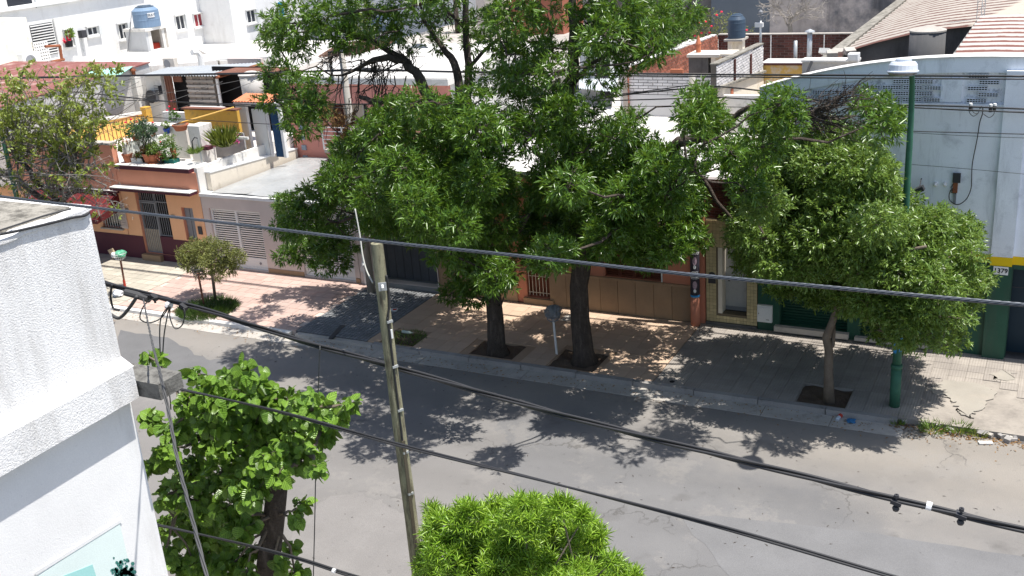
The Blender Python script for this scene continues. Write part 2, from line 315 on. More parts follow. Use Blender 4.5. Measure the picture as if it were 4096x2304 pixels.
# ------------------------------------------------------------------ object helpers
ORG = {}
def props(o, label=None, cat=None, group=None, kind=None):
    if label: o['label'] = label
    if cat: o['category'] = cat
    if group: o['group'] = group
    if kind: o['kind'] = kind
    return o
def thing(name, label, cat, loc=(0, 0, 0), group=None, kind=None):
    o = bpy.data.objects.new(name, None); o.empty_display_size = .2; COL.objects.link(o); o.location = loc
    ORG[o] = np.array(loc, float)
    return props(o, label, cat, group, kind)
def link(name, me, parent=None, org=None):
    o = bpy.data.objects.new(name, me); COL.objects.link(o)
    if parent is not None:
        o.parent = parent; ORG[o] = ORG[parent].copy()
    else:
        ORG[o] = np.array(org if org is not None else (0, 0, 0), float); o.location = ORG[o]
    return o
class MB:
    def __init__(s): s.v = []; s.f = []
    def box(s, x0, x1, y0, y1, z0, z1):
        n = len(s.v)
        s.v += [(x0, y0, z0), (x1, y0, z0), (x1, y1, z0), (x0, y1, z0), (x0, y0, z1), (x1, y0, z1), (x1, y1, z1), (x0, y1, z1)]
        s.f += [tuple(n+i for i in q) for q in ((3, 2, 1, 0), (4, 5, 6, 7), (0, 1, 5, 4), (1, 2, 6, 5), (2, 3, 7, 6), (3, 0, 4, 7))]
        return s
    def obox(s, c, sz, rot):
        n = len(s.v); R = rot if isinstance(rot, Matrix) else Matrix.Rotation(rot, 3, 'Z')
        for dz in (-.5, .5):
            for dx, dy in ((-.5, -.5), (.5, -.5), (.5, .5), (-.5, .5)):
                p = R @ Vector((dx*sz[0], dy*sz[1], dz*sz[2])); s.v.append((p[0]+c[0], p[1]+c[1], p[2]+c[2]))
        s.f += [tuple(n+i for i in q) for q in ((3, 2, 1, 0), (4, 5, 6, 7), (0, 1, 5, 4), (1, 2, 6, 5), (2, 3, 7, 6), (3, 0, 4, 7))]
        return s
    def poly(s, pts):
        n = len(s.v); s.v += [tuple(p) for p in pts]; s.f.append(tuple(range(n, n+len(pts)))); return s
    def prism(s, pts, off):
        """closed solid: a polygon swept by the vector off"""
        n = len(s.v); k = len(pts); off = np.array(off, float)
        s.v += [tuple(p) for p in pts] + [tuple(np.array(p)+off) for p in pts]
        s.f.append(tuple(range(n+k-1, n-1, -1))); s.f.append(tuple(range(n+k, n+2*k)))
        for i in range(k): s.f.append((n+i, n+(i+1) % k, n+k+(i+1) % k, n+k+i))
        return s
    def tube(s, pts, rs, seg=7, caps=True):
        pts = [np.array(p, float) for p in pts]
        if isinstance(rs, (int, float)): rs = [rs]*len(pts)
        n = len(s.v); up = np.array([0, 0, 1.0]); prev = None
        for i, p in enumerate(pts):
            t = pts[min(i+1, len(pts)-1)]-pts[max(i-1, 0)]; t = t/(np.linalg.norm(t)+1e-9)
            if prev is None:
                a = np.cross(t, up if abs(t[2]) < .9 else np.array([1.0, 0, 0]))
            else: a = prev-t*np.dot(prev, t)
            a = a/(np.linalg.norm(a)+1e-9); prev = a; b = np.cross(t, a)
            for k in range(seg):
                an = 2*math.pi*k/seg; s.v.append(tuple(p+rs[i]*(math.cos(an)*a+math.sin(an)*b)))
        for i in range(len(pts)-1):
            for k in range(seg):
                s.f.append((n+i*seg+k, n+i*seg+(k+1) % seg, n+(i+1)*seg+(k+1) % seg, n+(i+1)*seg+k))
        if caps:
            s.f.append(tuple(range(n+seg-1, n-1, -1))); m = n+(len(pts)-1)*seg; s.f.append(tuple(range(m, m+seg)))
        return s
    def lathe(s, c, prof, seg=20, caps=True):
        n = len(s.v)
        for r, z in prof:
            for k in range(seg):
                an = 2*math.pi*k/seg; s.v.append((c[0]+r*math.cos(an), c[1]+r*math.sin(an), c[2]+z))
        for i in range(len(prof)-1):
            for k in range(seg): s.f.append((n+i*seg+k, n+i*seg+(k+1) % seg, n+(i+1)*seg+(k+1) % seg, n+(i+1)*seg+k))
        if caps:
            s.f.append(tuple(range(n+seg-1, n-1, -1))); m = n+(len(prof)-1)*seg; s.f.append(tuple(range(m, m+seg)))
        return s
    def wall(s, x0, x1, z0, z1, y0, y1, holes=()):
        """a wall along x, pierced by rectangular openings (a, b, c, d)"""
        xs = sorted({x0, x1, *[h[0] for h in holes], *[h[1] for h in holes]}); zs = sorted({z0, z1, *[h[2] for h in holes], *[h[3] for h in holes]})
        for i in range(len(xs)-1):
            run = None
            for j in range(len(zs)-1):
                cx, cz = (xs[i]+xs[i+1])/2, (zs[j]+zs[j+1])/2
                solid = not any(h[0] < cx < h[1] and h[2] < cz < h[3] for h in holes) and x0 < cx < x1 and z0 < cz < z1
                if solid: run = zs[j] if run is None else run
                if run is not None and (not solid or j == len(zs)-2):
                    s.box(xs[i], xs[i+1], y0, y1, run, zs[j+1] if solid else zs[j]); run = None
        return s
    def mesh(s, name, mat, org, smooth):
        me = bpy.data.meshes.new(name); o = np.array(org, float)
        me.from_pydata([tuple(np.array(p)-o) for p in s.v], [], s.f)
        if mat: me.materials.append(mat)
        if smooth: me.polygons.foreach_set('use_smooth', [True]*len(me.polygons))
        me.update(); return me
    def build(s, name, mat, parent=None, smooth=False, label=None, cat=None, group=None, kind=None):
        if parent is not None: org = ORG[parent]
        else:
            a = np.array(s.v); org = np.array([(a[:, 0].min()+a[:, 0].max())/2, (a[:, 1].min()+a[:, 1].max())/2, a[:, 2].min()])
        o = link(name, s.mesh(name, mat, org, smooth), parent, org)
        return props(o, label, cat, group, kind)
def B(x0, x1, y0, y1, z0, z1): return MB().box(x0, x1, y0, y1, z0, z1)
UNIT = {}
def unit_mesh(name, mat):
    if (name, mat) not in UNIT: UNIT[(name, mat)] = B(-.5, .5, -.5, .5, -.5, .5).mesh(name, mat, (0, 0, 0), False)
    return UNIT[(name, mat)]
def pieces(parent, name, boxes, mat, limit=300, shared=None):
    """alike pieces as parts; boxes = (cx,cy,cz,sx,sy,sz); past the limit the farthest ones are joined in one part"""
    boxes = sorted(boxes, key=lambda b: (b[0]-EYE[0])**2+(b[1]-EYE[1])**2+(b[2]-EYE[2])**2)
    me = unit_mesh(name, mat); po = ORG[parent]
    for b in boxes[:limit]:
        o = bpy.data.objects.new(name, me); COL.objects.link(o); o.parent = parent
        o.location = (b[0]-po[0], b[1]-po[1], b[2]-po[2]); o.scale = b[3:6]; ORG[o] = po
        if len(b) > 6: o.rotation_euler = b[6]
    if len(boxes) > limit:
        mb = MB()
        for b in boxes[limit:]: mb.box(b[0]-b[3]/2, b[0]+b[3]/2, b[1]-b[4]/2, b[1]+b[4]/2, b[2]-b[5]/2, b[2]+b[5]/2)
        mb.build(name, mat, parent, kind='stuff')
def copy_tree(o, parent=None, shift=(0, 0, 0), rz=0, scale=1):
    c = o.copy(); COL.objects.link(c)
    if parent is not None: c.parent = parent
    else:
        c.location = Vector(o.location)+Vector(shift); c.rotation_euler.z += rz; c.scale = (scale,)*3
    ORG[c] = np.array(c.location) if parent is None else ORG[parent]
    for ch in o.children: copy_tree(ch, c)
    return c
def norm(a): return a/(np.linalg.norm(a, axis=-1, keepdims=True)+1e-9)
def scatter(name, tv, tf, pos, d, nrm, size, mat, parent, kind=None, uv=None, wid=None):
    """many copies of a small leaf (tv: template with +y along the leaf, +z its face) in one mesh"""
    tv = np.array(tv, float); tf = np.array(tf, int); N = len(pos); k = len(tv)
    d = norm(np.array(d, float)); x = norm(np.cross(d, nrm)); z = np.cross(x, d)
    size = np.broadcast_to(np.array(size, float), (N,)); wid = size if wid is None else np.broadcast_to(wid, (N,))
    V = (tv[None, :, 0, None]*x[:, None]*wid[:, None, None] + tv[None, :, 1, None]*d[:, None]*size[:, None, None] + tv[None, :, 2, None]*z[:, None]*size[:, None, None]) + pos[:, None]
    V = V.reshape(-1, 3)-ORG[parent]
    F = (tf[None]+(np.arange(N)*k)[:, None, None]).reshape(-1, 3)
    me = bpy.data.meshes.new(name); me.vertices.add(len(V)); me.vertices.foreach_set('co', V.astype(np.float32).ravel())
    me.loops.add(F.size); me.loops.foreach_set('vertex_index', F.astype(np.int32).ravel())
    me.polygons.add(len(F)); me.polygons.foreach_set('loop_start', np.arange(0, F.size, 3, dtype=np.int32))
    me.polygons.foreach_set('loop_total', np.full(len(F), 3, np.int32))
    me.materials.append(mat)
    if uv is not None:
        u = me.uv_layers.new(name='UVMap'); U = np.tile(np.array(uv, float)[tf.ravel()], (N, 1)); u.data.foreach_set('uv', U.astype(np.float32).ravel())
    me.update(calc_edges=True)
    return props(link(name, me, parent), kind=kind)
LEAF_V = [(0, 0, 0), (-.5, .42, .05), (0, 1, -.06), (.5, .42, .05)]; LEAF_F = [(0, 2, 1), (0, 3, 2)]
def rsphere(n):
    return norm(rng.normal(size=(n, 3)))
def twig_leaves(tp, td, k, tl, ll, droop=.25, spread=.9):
    """pinnate twigs: k leaflets along each twig; returns positions, directions, normals, lengths"""
    n = len(tp); td = norm(td)
    t = np.linspace(.15, 1, k)[None, :, None]
    pos = tp[:, None]+td[:, None]*t*tl
    side = norm(np.cross(td, rng.normal(size=(n, 3))))
    sg = np.where(np.arange(k) % 2 == 0, 1, -1)[None, :, None]*np.where(np.arange(k) == k-1, .15, 1)[None, :, None]
    d = td[:, None]*.75+side[:, None]*sg*spread+rng.normal(size=(n, k, 3))*.28
    d[..., 2] -= droop
    nr = rng.normal(size=(n, k, 3))*.55; nr[..., 2] += .8
    L = ll*rng.uniform(.65, 1.25, size=(n, k))
    return pos.reshape(-1, 3), d.reshape(-1, 3), nr.reshape(-1, 3), L.ravel()
def clump_twigs(c, r, n, shell=.55, flat=.85):
    u = rsphere(n); rr = (shell+(1-shell)*rng.random((n, 1))**.7)*np.where(rng.random((n, 1)) < .15, rng.uniform(.9, 1.25, (n, 1)), 1)
    p = np.array(c)+u*rr*np.array([r, r, r*flat])
    d = u*.8+rng.normal(size=(n, 3))*.55; d[:, 2] += .15
    return p, d
def wiggle(a, b, n=5, amp=.12):
    a, b = np.array(a, float), np.array(b, float); L = np.linalg.norm(b-a)
    pts = [a+(b-a)*t for t in np.linspace(0, 1, n)]
    for i in range(1, n-1): pts[i] = pts[i]+rng.normal(size=3)*L*amp*.4
    return pts
# ------------------------------------------------------------------ ground, road, kerb, pavements
g = B(-400, 400, -200, 600, -.4, -.012).build('ground', CONC_D); props(g, kind='structure')
rd = MB().poly([(-150, 12.45, 0), (90, 12.45, 0), (90, 24.0, 0), (-150, 24.0, 0)]).build('road', ASPH); props(rd, kind='structure')
nearpv = B(-150, 90, 8.0, 12.3, -.01, .13).build('near_pavement', T_RIB); props(nearpv, kind='structure')
nk = B(-150, 90, 12.3, 12.45, -.01, .14).build('near_kerb', KERB); props(nk, kind='structure')
gut = thing('gutter', None, None, (-15, 23.7, .004), kind='structure')
pieces(gut, 'gutter_slab', [(-44+i*1.65+.8, 23.72+random.uniform(-.012, .012), .004, 1.63, .55, .012) for i in range(25)], CONC)
kb = thing('kerb', None, None, (-12, 24.07, 0), kind='structure')
st = []; x = -17.9
for i in range(9):
    L = 1.66; st.append((x+L/2, 24.075+random.uniform(-.012, .012), .075+random.uniform(-.006, .006), L-.02, .17, .15, (0, random.uniform(-.004, .004), random.uniform(-.006, .006)))); x += L
pieces(kb, 'kerb_stone', st, KERB)
wk = thing('whitewashed_kerb', None, None, (-25, 24.1, 0), kind='structure')
pieces(wk, 'kerb_block', [(-44+i*1.0+.5, 24.1+random.uniform(-.01, .01), .055, .985, .27, .11) for i in range(23)], KERB_W)
gk = thing('lowered_kerb', None, None, (-19.4, 24.1, 0), kind='structure')
pieces(gk, 'kerb_block', [(-20.75+i*.95+.47, 24.1, .05, .94, .26, .10) for i in range(3)], CONC)
PITS = [(-14.75, -13.35, 24.3, 25.3), (-12.2, -10.85, 24.25, 25.45), (-17.75, -16.55, 24.25, 25.15), (-5.4, -4.2, 24.25, 25.3), (-26.2, -24.2, 24.2, 25.2)]
def paving(name, x0, x1, tile, mat, base, y0=24.16, y1=28.4, joint=.012, off=0.0, skip=None):
    p = thing(name, None, None, ((x0+x1)/2, 26, 0), kind='structure')
    xs = sorted({x0, x1, *[v for q in PITS for v in q[:2] if x0 < v < x1]}); mb = MB()
    pits = [q for q in PITS if q[1] > x0 and q[0] < x1]
    for i in range(len(xs)-1):
        q = [w for w in pits if w[0] <= xs[i]+1e-6 and w[1] >= xs[i+1]-1e-6]
        if q:
            if q[0][2] > y0: mb.box(xs[i], xs[i+1], y0, q[0][2], -.01, .122)
            mb.box(xs[i], xs[i+1], q[0][3], y1, -.01, .122)
        else: mb.box(xs[i], xs[i+1], y0, y1, -.01, .122)
    mb.build('paving_bed', base, p)
    bx = []; nx = int(round((x1-x0)/tile)); ny = int(round((y1-y0)/tile)); tx = (x1-x0)/nx; ty = (y1-y0)/ny
    for i in range(nx):
        for j in range(ny):
            cx = x0+(i+.5)*tx; cy = y0+(j+.5)*ty
            if off and j % 2: cx += tx*off
            if cx+tx/2 > x1+.01: continue
            if any(a-.35*tx < cx < b+.35*tx and c-.35*ty < cy < d+.35*ty for a, b, c, d in pits): continue
            if skip and skip(cx, cy): continue
            bx.append((cx, cy, .128+random.uniform(-.0025, .0025), tx-joint, ty-joint, .026, (random.uniform(-.004, .004), random.uniform(-.004, .004), 0)))
    pieces(p, 'paving_tile', bx, mat)
    return p
paving('beige_pavement', -46, -28.52, .4, T_BEIGE, GROUT_P)
paving('pink_pavement', -28.5, -20.87, .4, T_PINK, M('pink_bed', (.56, .46, .40), var=.15, bump=.3), off=.5)
paving('grey_pavement', -20.85, -18.17, .134, T_GREY, GROUT_G, joint=.03)
paving('orange_pavement', -18.15, -9.12, .4, T_ORANGE, M('orange_bed', (.40, .28, .19), var=.15, bump=.3), joint=.007)
def broken(cx, cy):
    return cx > -2.2+math.sin(cy*3)*.25 and cy < 26.6+.35*math.sin(cx*4)
paving('ribbed_pavement', -9.1, -.1, .4, T_RIB, M('worn_pavement_bed', (.30, .27, .235), var=.2, bump=.4, stain=((.20, .18, .16), 2.5, .5, .65, .6)), joint=.008, skip=broken)
drv = B(-.08, 40, 24.16, 28.4, -.01, .12).build('driveway', M('driveway_asphalt', (.25, .24, .235), var=.16, bump=.4, bscale=55, stain=((.34, .30, .26), .8, .5, .65, .6))); props(drv, kind='structure')
def zz(x, y): return ((3400+x*.414)/1.59006, (1200+y*.414)/1.59006)
patch = [P(*zz(*q), Z=.13) for q in ((880, 780), (1130, 790), (1290, 830), (1405, 885), (1330, 1010), (1240, 1080), (1175, 1130), (1085, 1120), (1030, 1050), (985, 985), (930, 930), (800, 900), (790, 830))]
def ragged(pts, k=6, a=.05):
    out = []
    for i in range(len(pts)):
        p, q = np.array(pts[i-1][:2]), np.array(pts[i][:2])
        out += [p+(q-p)*t/k+rng.normal(size=2)*a for t in range(k)]
    return out
bp = MB().prism([(p[0], p[1], .135) for p in ragged(patch)], (0, 0, .022)).build('concrete_patch', M('new_cement', (.315, .29, .25), var=.1, bump=.4, stain=((.36, .32, .27), 2, .5, .7, .6))); props(bp, kind='structure')
patch2 = [P(*zz(*q), Z=.13) for q in ((1370, 720), (1480, 690), (1590, 710), (1580, 775), (1450, 785), (1390, 760))]
bp2 = MB().prism([(p[0], p[1], .135) for p in ragged(patch2)], (0, 0, .02)).build('cement_patch', bp.data.materials[0]); props(bp2, kind='structure')
# resurfaced strips on the road: thin sheets with their own edges
def road_patch(pts, z, col, nm='asphalt_patch'):
    m_ = M(nm, col, var=.12, scale=1.0, bump=.5, bscale=55, dist=.012, rough=.9, spec=.2, grain=.16, stain=((.10, .097, .095), 4, .60, .72, .45))
    q = ragged([P(*p, Z=0) for p in pts], 8, .035); o = MB().poly([(p[0], p[1], z) for p in q]).build(nm, m_); props(o, kind='structure')
road_patch([(700, 1480), (735, 1330), (830, 1248), (905, 1240), (985, 1275), (1060, 1330), (1180, 1500)], .004, (.205, .195, .187))
road_patch([(1700, 1290), (2150, 1335), (2700, 1420), (2700, 1520), (1900, 1520)], .004, (.168, .167, .169))
road_patch([(300, 830), (420, 850), (520, 905), (600, 900), (560, 960), (420, 990), (300, 980)], .004, (.142, .141, .142))
# soil in the tree pits
for a, b_, c, d in PITS:
    n = 14; mb = MB()
    for i in range(n):
        for j in range(n):
            x0, x1 = a+(b_-a)*i/n, a+(b_-a)*(i+1)/n; y0, y1 = c+(d-c)*j/n, c+(d-c)*(j+1)/n
            h = lambda x, y: .085+.03*math.sin(x*9+y*4)*math.sin(y*11+x*3)
            mb.poly([(x0, y0, h(x0, y0)), (x1, y0, h(x1, y0)), (x1, y1, h(x1, y1)), (x0, y1, h(x0, y1))])
    props(mb.build('tree_pit_soil', DIRT), kind='structure')

# ------------------------------------------------------------------ helpers for the houses
Y0 = 28.4
def slats(parent, x0, x1, z0, z1, n, mat, y, th=.02, name='slat', h=None):
    dz = (z1-z0)/n; h = h or dz*.6
    pieces(parent, name, [((x0+x1)/2, y+random.uniform(-.003, .003), z0+(i+.5)*dz, x1-x0, th, h, (.35, 0, 0)) for i in range(n)], mat)
def frame_x(mb, x0, x1, z0, z1, y0, y1, w):
    mb.box(x0, x1, y0, y1, z1-w, z1); mb.box(x0, x1, y0, y1, z0, z0+w); mb.box(x0, x0+w, y0, y1, z0+w, z1-w); mb.box(x1-w, x1, y0, y1, z0+w, z1-w)
def frame_y(mb, y0, y1, z0, z1, x0, x1, w):
    mb.box(x0, x1, y0, y1, z1-w, z1); mb.box(x0, x1, y0, y1, z0, z0+w); mb.box(x0, x1, y0, y0+w, z0+w, z1-w); mb.box(x0, x1, y1-w, y1, z0+w, z1-w)

# ------------------------------------------------------------------ orange terraced house
H1 = thing('orange_house', 'orange corner-parapet house with maroon base and potted plants on its roof terrace', 'house', (-32, Y0, 0))
MB().wall(-32.05, -28.05, .14, 3.72, Y0, Y0+.25, [(-31.3, -29.75, .39, 2.93), (-29.06, -28.52, 1.1, 2.36)]).build('front_wall', ORANGE, H1)
B(-32.04, -31.31, Y0-.012, Y0-.002, 1.06, 2.92).build('peach_panel', PEACH, H1); MB().wall(-29.74, -28.04, 1.06, 2.92, Y0-.012, Y0-.002, [(-29.07, -28.51, 1.1, 2.37)]).build('peach_panel', PEACH, H1)
MB().wall(-43, -32.07, .14, 4.6, Y0, Y0+.25, [(-33.35, -32.3, 1.3, 2.35), (-37.6, -36.6, 1.3, 2.4)]).build('side_wing_wall', ORANGE, H1)
MB().wall(-43, -32.07, 1.06, 2.72, Y0-.012, Y0-.002, [(-33.36, -32.29, 1.29, 2.36), (-37.61, -36.59, 1.29, 2.41)]).build('peach_panel', PEACH, H1)
MB().wall(-43, -28.04, .13, 1.06, Y0-.025, Y0-.003, [(-31.32, -29.73, .39, 1.2)]).build('maroon_base', MAROON, H1)
B(-31.98, -28.25, Y0-.12, Y0+.3, 3.72, 3.86).build('coping', MAROON, H1)
B(-31.98, -28.25, Y0-.11, Y0+.9, 3.862, 3.885).build('terrace_edge', W_OLD, H1)
B(-43, -32.07, Y0-.06, Y0+.31, 4.6, 4.68).build('coping', CONC, H1)
B(-43, -32.1, Y0-.14, Y0-.014, 2.74, 2.82).build('ledge', MAROON, H1)
B(-43, -32.1, Y0-.15, Y0-.014, 2.822, 2.85).build('ledge_cap', W_OLD, H1)
aw = B(-32.12, -28.12, Y0-.42, Y0-.014, 2.95, 3.05).build('door_canopy', MAROON, H1)
B(-32.13, -28.11, Y0-.43, Y0-.014, 3.052, 3.085).build('canopy_cap', W_OLD, H1)
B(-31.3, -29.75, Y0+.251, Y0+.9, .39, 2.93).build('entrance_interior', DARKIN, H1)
B(-31.38, -30.42, Y0-.2, Y0+.25, .13, .385).build('door_step', STONE, H1)
gate = B(-31.27, -30.52, Y0+.12, Y0+.15, .42, 1.35).build('gate_leaf', METALG, H1)
pieces(gate, 'gate_rib', [(-31.27+.047+i*.094, Y0+.11, .9, .045, .025, .9) for i in range(8)], M('tan_gate_metal', (.33, .28, .22), rough=.5, bump=0))
pieces(gate, 'gate_bar', [(-31.27+.05+i*.094, Y0+.13, 1.85, .02, .02, 1.0) for i in range(8)], METALG)
fm = MB(); frame_x(fm, -31.3, -30.5, .40, 2.42, Y0+.1, Y0+.16, .05); fm.build('gate_frame', METALG, H1)
gr = MB(); frame_x(gr, -30.49, -29.78, 1.12, 2.9, Y0+.1, Y0+.15, .03); gr.box(-30.46, -29.81, Y0+.11, Y0+.14, 1.85, 1.88); gr.box(-31.3, -29.78, Y0+.1, Y0+.15, 2.44, 2.48)
grille = gr.build('window_grille', METALG, H1)
pieces(grille, 'grille_bar', [(-30.42+i*.11, Y0+.125, 1.98, .018, .018, 1.7) for i in range(6)], METALG)
pieces(grille, 'grille_bar', [(-31.25+i*.1, Y0+.13, 2.69, .018, .018, .44) for i in range(8)], METALG)
B(-30.49, -29.75, Y0+.05, Y0+.25, .39, 1.1).build('maroon_panel', MAROON, H1)
md = B(-29.05, -28.53, Y0+.12, Y0+.16, 1.11, 2.35).build('meter_door', METALG, H1)
B(-28.8, -28.79, Y0+.11, Y0+.12, 1.14, 2.32).build('door_seam', METALD, md)
B(-28.38, -28.2, Y0-.05, Y0-.014, 1.38, 1.68).build('letter_box', METALD, H1)
B(-31.95, -31.8, Y0-.05, Y0-.014, 2.0, 2.14).build('wall_box', METALG, H1)
B(-29.62, -29.45, Y0-.06, Y0-.014, 1.95, 2.03).build('door_lamp', METALD, H1)
for wx0, wx1, wz0, wz1 in ((-33.35, -32.3, 1.3, 2.35), (-37.6, -36.6, 1.3, 2.4)):
    w = B(wx0, wx1, Y0+.2, Y0+.24, wz0, wz1).build('window', GLASS, H1)
    B(wx0-.06, wx1+.06, Y0-.12, Y0+.19, wz0-.06, wz0-.002).build('sill', CONC, w)
    pieces(w, 'window_bar', [(wx0+.1+i*.13, Y0+.03, (wz0+wz1)/2, .02, .02, wz1-wz0) for i in range(7)], METALW)
sh = B(-32.31, -31.97, Y0-.07, Y0-.03, 1.33, 2.3).build('shutter', BEIGE, H1)
slats(sh, -32.29, -31.99, 1.38, 2.25, 13, BEIGE, Y0-.08, .02)
B(-43, -28.1, Y0+.26, 36.0, 3.4, 3.5).build('roof_terrace', WROOF, H1)
# red canvas window awning
AW = thing('window_awning', 'red canvas awning over the shuttered window of the orange house', 'awning', (-34.0, Y0, 2.7))
top = [(-36.6, Y0-.03, 2.68), (-32.18, Y0-.03, 2.68), (-32.18, Y0-1.25, 2.0), (-36.6, Y0-1.25, 2.0)]
MB().prism(top, (0, 0, .03)).build('canopy', CANVAS, AW)
MB().prism([(-32.18, Y0-.03, 2.68), (-32.18, Y0-1.25, 2.0), (-32.18, Y0-1.25, 1.88), (-32.18, Y0-.03, 2.05)], (.02, 0, 0)).build('side_panel', CANVAS, AW)
B(-36.6, -32.16, Y0-1.27, Y0-1.25, 1.86, 2.03).build('valance', CANVAS, AW)
pieces(AW, 'seam', [(-36.5+i*.36, Y0-.64, 2.375, .012, 1.39, .012, (.509, 0, 0)) for i in range(13)], RED_P)

# ------------------------------------------------------------------ beige garage house, pink upper house behind
H2 = thing('garage_house', 'beige single-storey house with two white slatted garage gates', 'house', (-25, Y0, 0))
G1, G2 = (-27.72, -25.35, .19, 2.42), (-23.7, -21.5, .19, 2.42)
MB().wall(-28.03, -21.3, .14, 2.86, Y0, Y0+.3, [G1, G2]).build('front_wall', BEIGE, H2)
B(-28.03, -21.3, Y0-.05, Y0+.35, 2.86, 2.97).build('coping', W_WALL, H2)
for pa0, pa1 in ((-28.02, G1[0]-.02), (G1[1]+.02, G2[0]-.02), (G2[1]+.02, -21.31)): B(pa0, pa1, Y0-.02, Y0-.002, .14, .32).build('plinth', STONE, H2)
for (a, b_, c, d) in (G1, G2):
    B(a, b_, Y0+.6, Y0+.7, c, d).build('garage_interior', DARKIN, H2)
    fm = MB(); frame_x(fm, a, b_, c, d, Y0+.08, Y0+.16, .08); m_ = (a+b_)/2; fm.box(m_-.05, m_+.05, Y0+.08, Y0+.16, c+.08, d-.08)
    gt = fm.build('garage_gate', METALW, H2)
    B(a+.081, m_-.051, Y0+.1, Y0+.14, c+.081, .62).build('kick_panel', METALW, gt); B(m_+.051, b_-.081, Y0+.1, Y0+.14, c+.081, .62).build('kick_panel', METALW, gt)
    slats(gt, a+.081, m_-.051, .64, d-.09, 20, METALW, Y0+.12, .012, h=.052); slats(gt, m_+.051, b_-.081, .64, d-.09, 20, METALW, Y0+.12, .012, h=.052)
    MB().tube([(b_-.4, Y0+.1, .42), (b_-.4, Y0+.085, .42)], .05, 12).build('round_vent', METALG, gt)
rs = [(-27.6, -25.9, 2.99, .10), (-25.95, -24.2, 3.0, .06), (-24.25, -22.6, 2.98, .12), (-22.65, -21.2, 3.0, .08)]
for i, (a, b_, z, t) in enumerate(rs):
    mb = MB(); n = 16
    for p in range(n):
        for q in range(6):
            def h(u, v): return z+t*.6*math.sin(u*3+i)*math.sin(v*5+i*2)+.05*v
            y_ = lambda u: Y0+.1+u*5.4; x_ = lambda v: a+(b_-a)*v
            mb.poly([(x_(v), y_(u), h(u, v)) for u, v in ((p/n, q/6), (p/n, (q+1)/6), ((p+1)/n, (q+1)/6), ((p+1)/n, q/6))][::-1])
    mb.build('roof_sheet', SHEET, H2, smooth=True)
B(-27.7, -21.3, Y0+.35, 33.9, 2.5, 2.6).build('roof', W_ROOF if False else WROOF, H2)
WL1 = MB().prism([(-28.12, Y0+.02, 2.0), (-28.12, 33.98, 2.0), (-28.12, 33.98, 3.86), (-28.12, Y0+.02, 3.9)], (.14, 0, 0)).build('terrace_parapet', W_OLD)
props(WL1, 'tall stained white parapet between the orange terrace and the garage roof', 'wall')
WL2 = thing('garage_side_wall', 'lower cream wall with clean white coping along the garage roof', 'wall', (-27.85, 31, 2))
MB().prism([(-27.97, Y0+.4, 2.0), (-27.97, 33.9, 2.0), (-27.97, 33.9, 3.30), (-27.97, Y0+.4, 3.62)], (.22, 0, 0)).build('wall_face', CREAM, WL2)
MB().prism([(-27.99, Y0+.38, 3.63), (-27.99, 33.92, 3.31), (-27.99, 33.92, 3.36), (-27.99, Y0+.38, 3.68)], (.26, 0, 0)).build('coping', W_WALL, WL2)
H2b = thing('pink_house', 'salmon pink upper storey with white roof edge and railed balcony', 'house', (-24.5, 34, 2.6))
MB().wall(-27.95, -20.5, 2.4, 5.98, 34.0, 34.25, [(-25.95, -24.15, 3.5, 5.2), ]).build('front_wall', PINK, H2b)
B(-27.95, -27.75, 34.25, 41, 2.4, 5.98).build('side_wall', PINK, H2b); B(-20.7, -20.5, 34.25, 41, 2.4, 5.98).build('side_wall', W_OLD, H2b)
B(-28.1, -20.35, 33.85, 42.5, 5.985, 6.22).build('roof_slab', W_OLD, H2b); B(-28.05, -20.4, 33.9, 42.4, 6.222, 6.25).build('roof_coating', WROOF, H2b)
B(-25.95, -24.15, 34.9, 35.0, 3.5, 5.2).build('balcony_back_wall', CREAM, H2b); B(-26.0, -24.1, 33.4, 34.9, 3.36, 3.48).build('balcony_floor', CONC, H2b)
w = MB(); frame_x(w, -24.95, -24.55, 3.5, 5.15, 34.8, 34.88, .06); wd = w.build('balcony_window', METALW, H2b); B(-24.89, -24.61, 34.85, 34.89, 3.56, 5.09).build('pane', GLASS, wd)
B(-24.5, -24.16, 34.75, 34.88, 3.5, 5.1).build('ochre_panel', YEL, H2b)
rl = MB(); [rl.box(x-.02, x+.02, 33.38, 33.42, 3.48, 4.42) for x in (-26.0, -25.05, -24.1)]; rail = rl.build('balcony_railing', METALW, H2b)
pieces(rail, 'rail_bar', [(-25.05, 33.4, 3.58+i*.16, 1.9, .025, .025) for i in range(6)], METALW)
pieces(H2b, 'glass_block', [(-27.45, 33.98, 2.95+i*.42, .22, .05, .2) for i in range(4)], M('glass_block_blue', (.22, .28, .36), rough=.2, spec=.6, bump=0))

# ------------------------------------------------------------------ house with grey sheet-metal garage, salmon house
H3 = thing('grey_gate_house', 'narrow house front with a dark grey sheet-metal garage gate', 'house', (-19.7, Y0, 0))
MB().wall(-21.28, -18.12, .14, 3.35, Y0, Y0+.3, [(-20.72, -18.16, .3, 2.75)]).build('front_wall', BEIGE, H3)
gg = B(-20.72, -18.16, Y0+.45, Y0+.5, .3, 2.75).build('garage_gate', GREYDOOR, H3)
pieces(gg, 'gate_seam', [(-20.7+i*.32, Y0+.446, 1.52, .012, .012, 2.42) for i in range(1, 8)], METALD)
B(-20.02, -19.95, Y0+.4, Y0+.45, 1.75, 1.95).build('handle', GALV, gg)
B(-20.75, -18.12, Y0-.02, Y0+.5, .13, .28).build('threshold', T_GREY, H3)
B(-21.25, -18.13, Y0+.31, 34, 3.1, 3.25).build('roof', WROOF, H3)
B(-21.1, -20.85, Y0-.06, Y0-.002, .14, 2.6).build('gate_post', METALW, H3)
H4 = thing('salmon_house', 'long salmon house with brown stone base, barred doorway and brown shutters', 'house', (-13.5, Y0, 0))
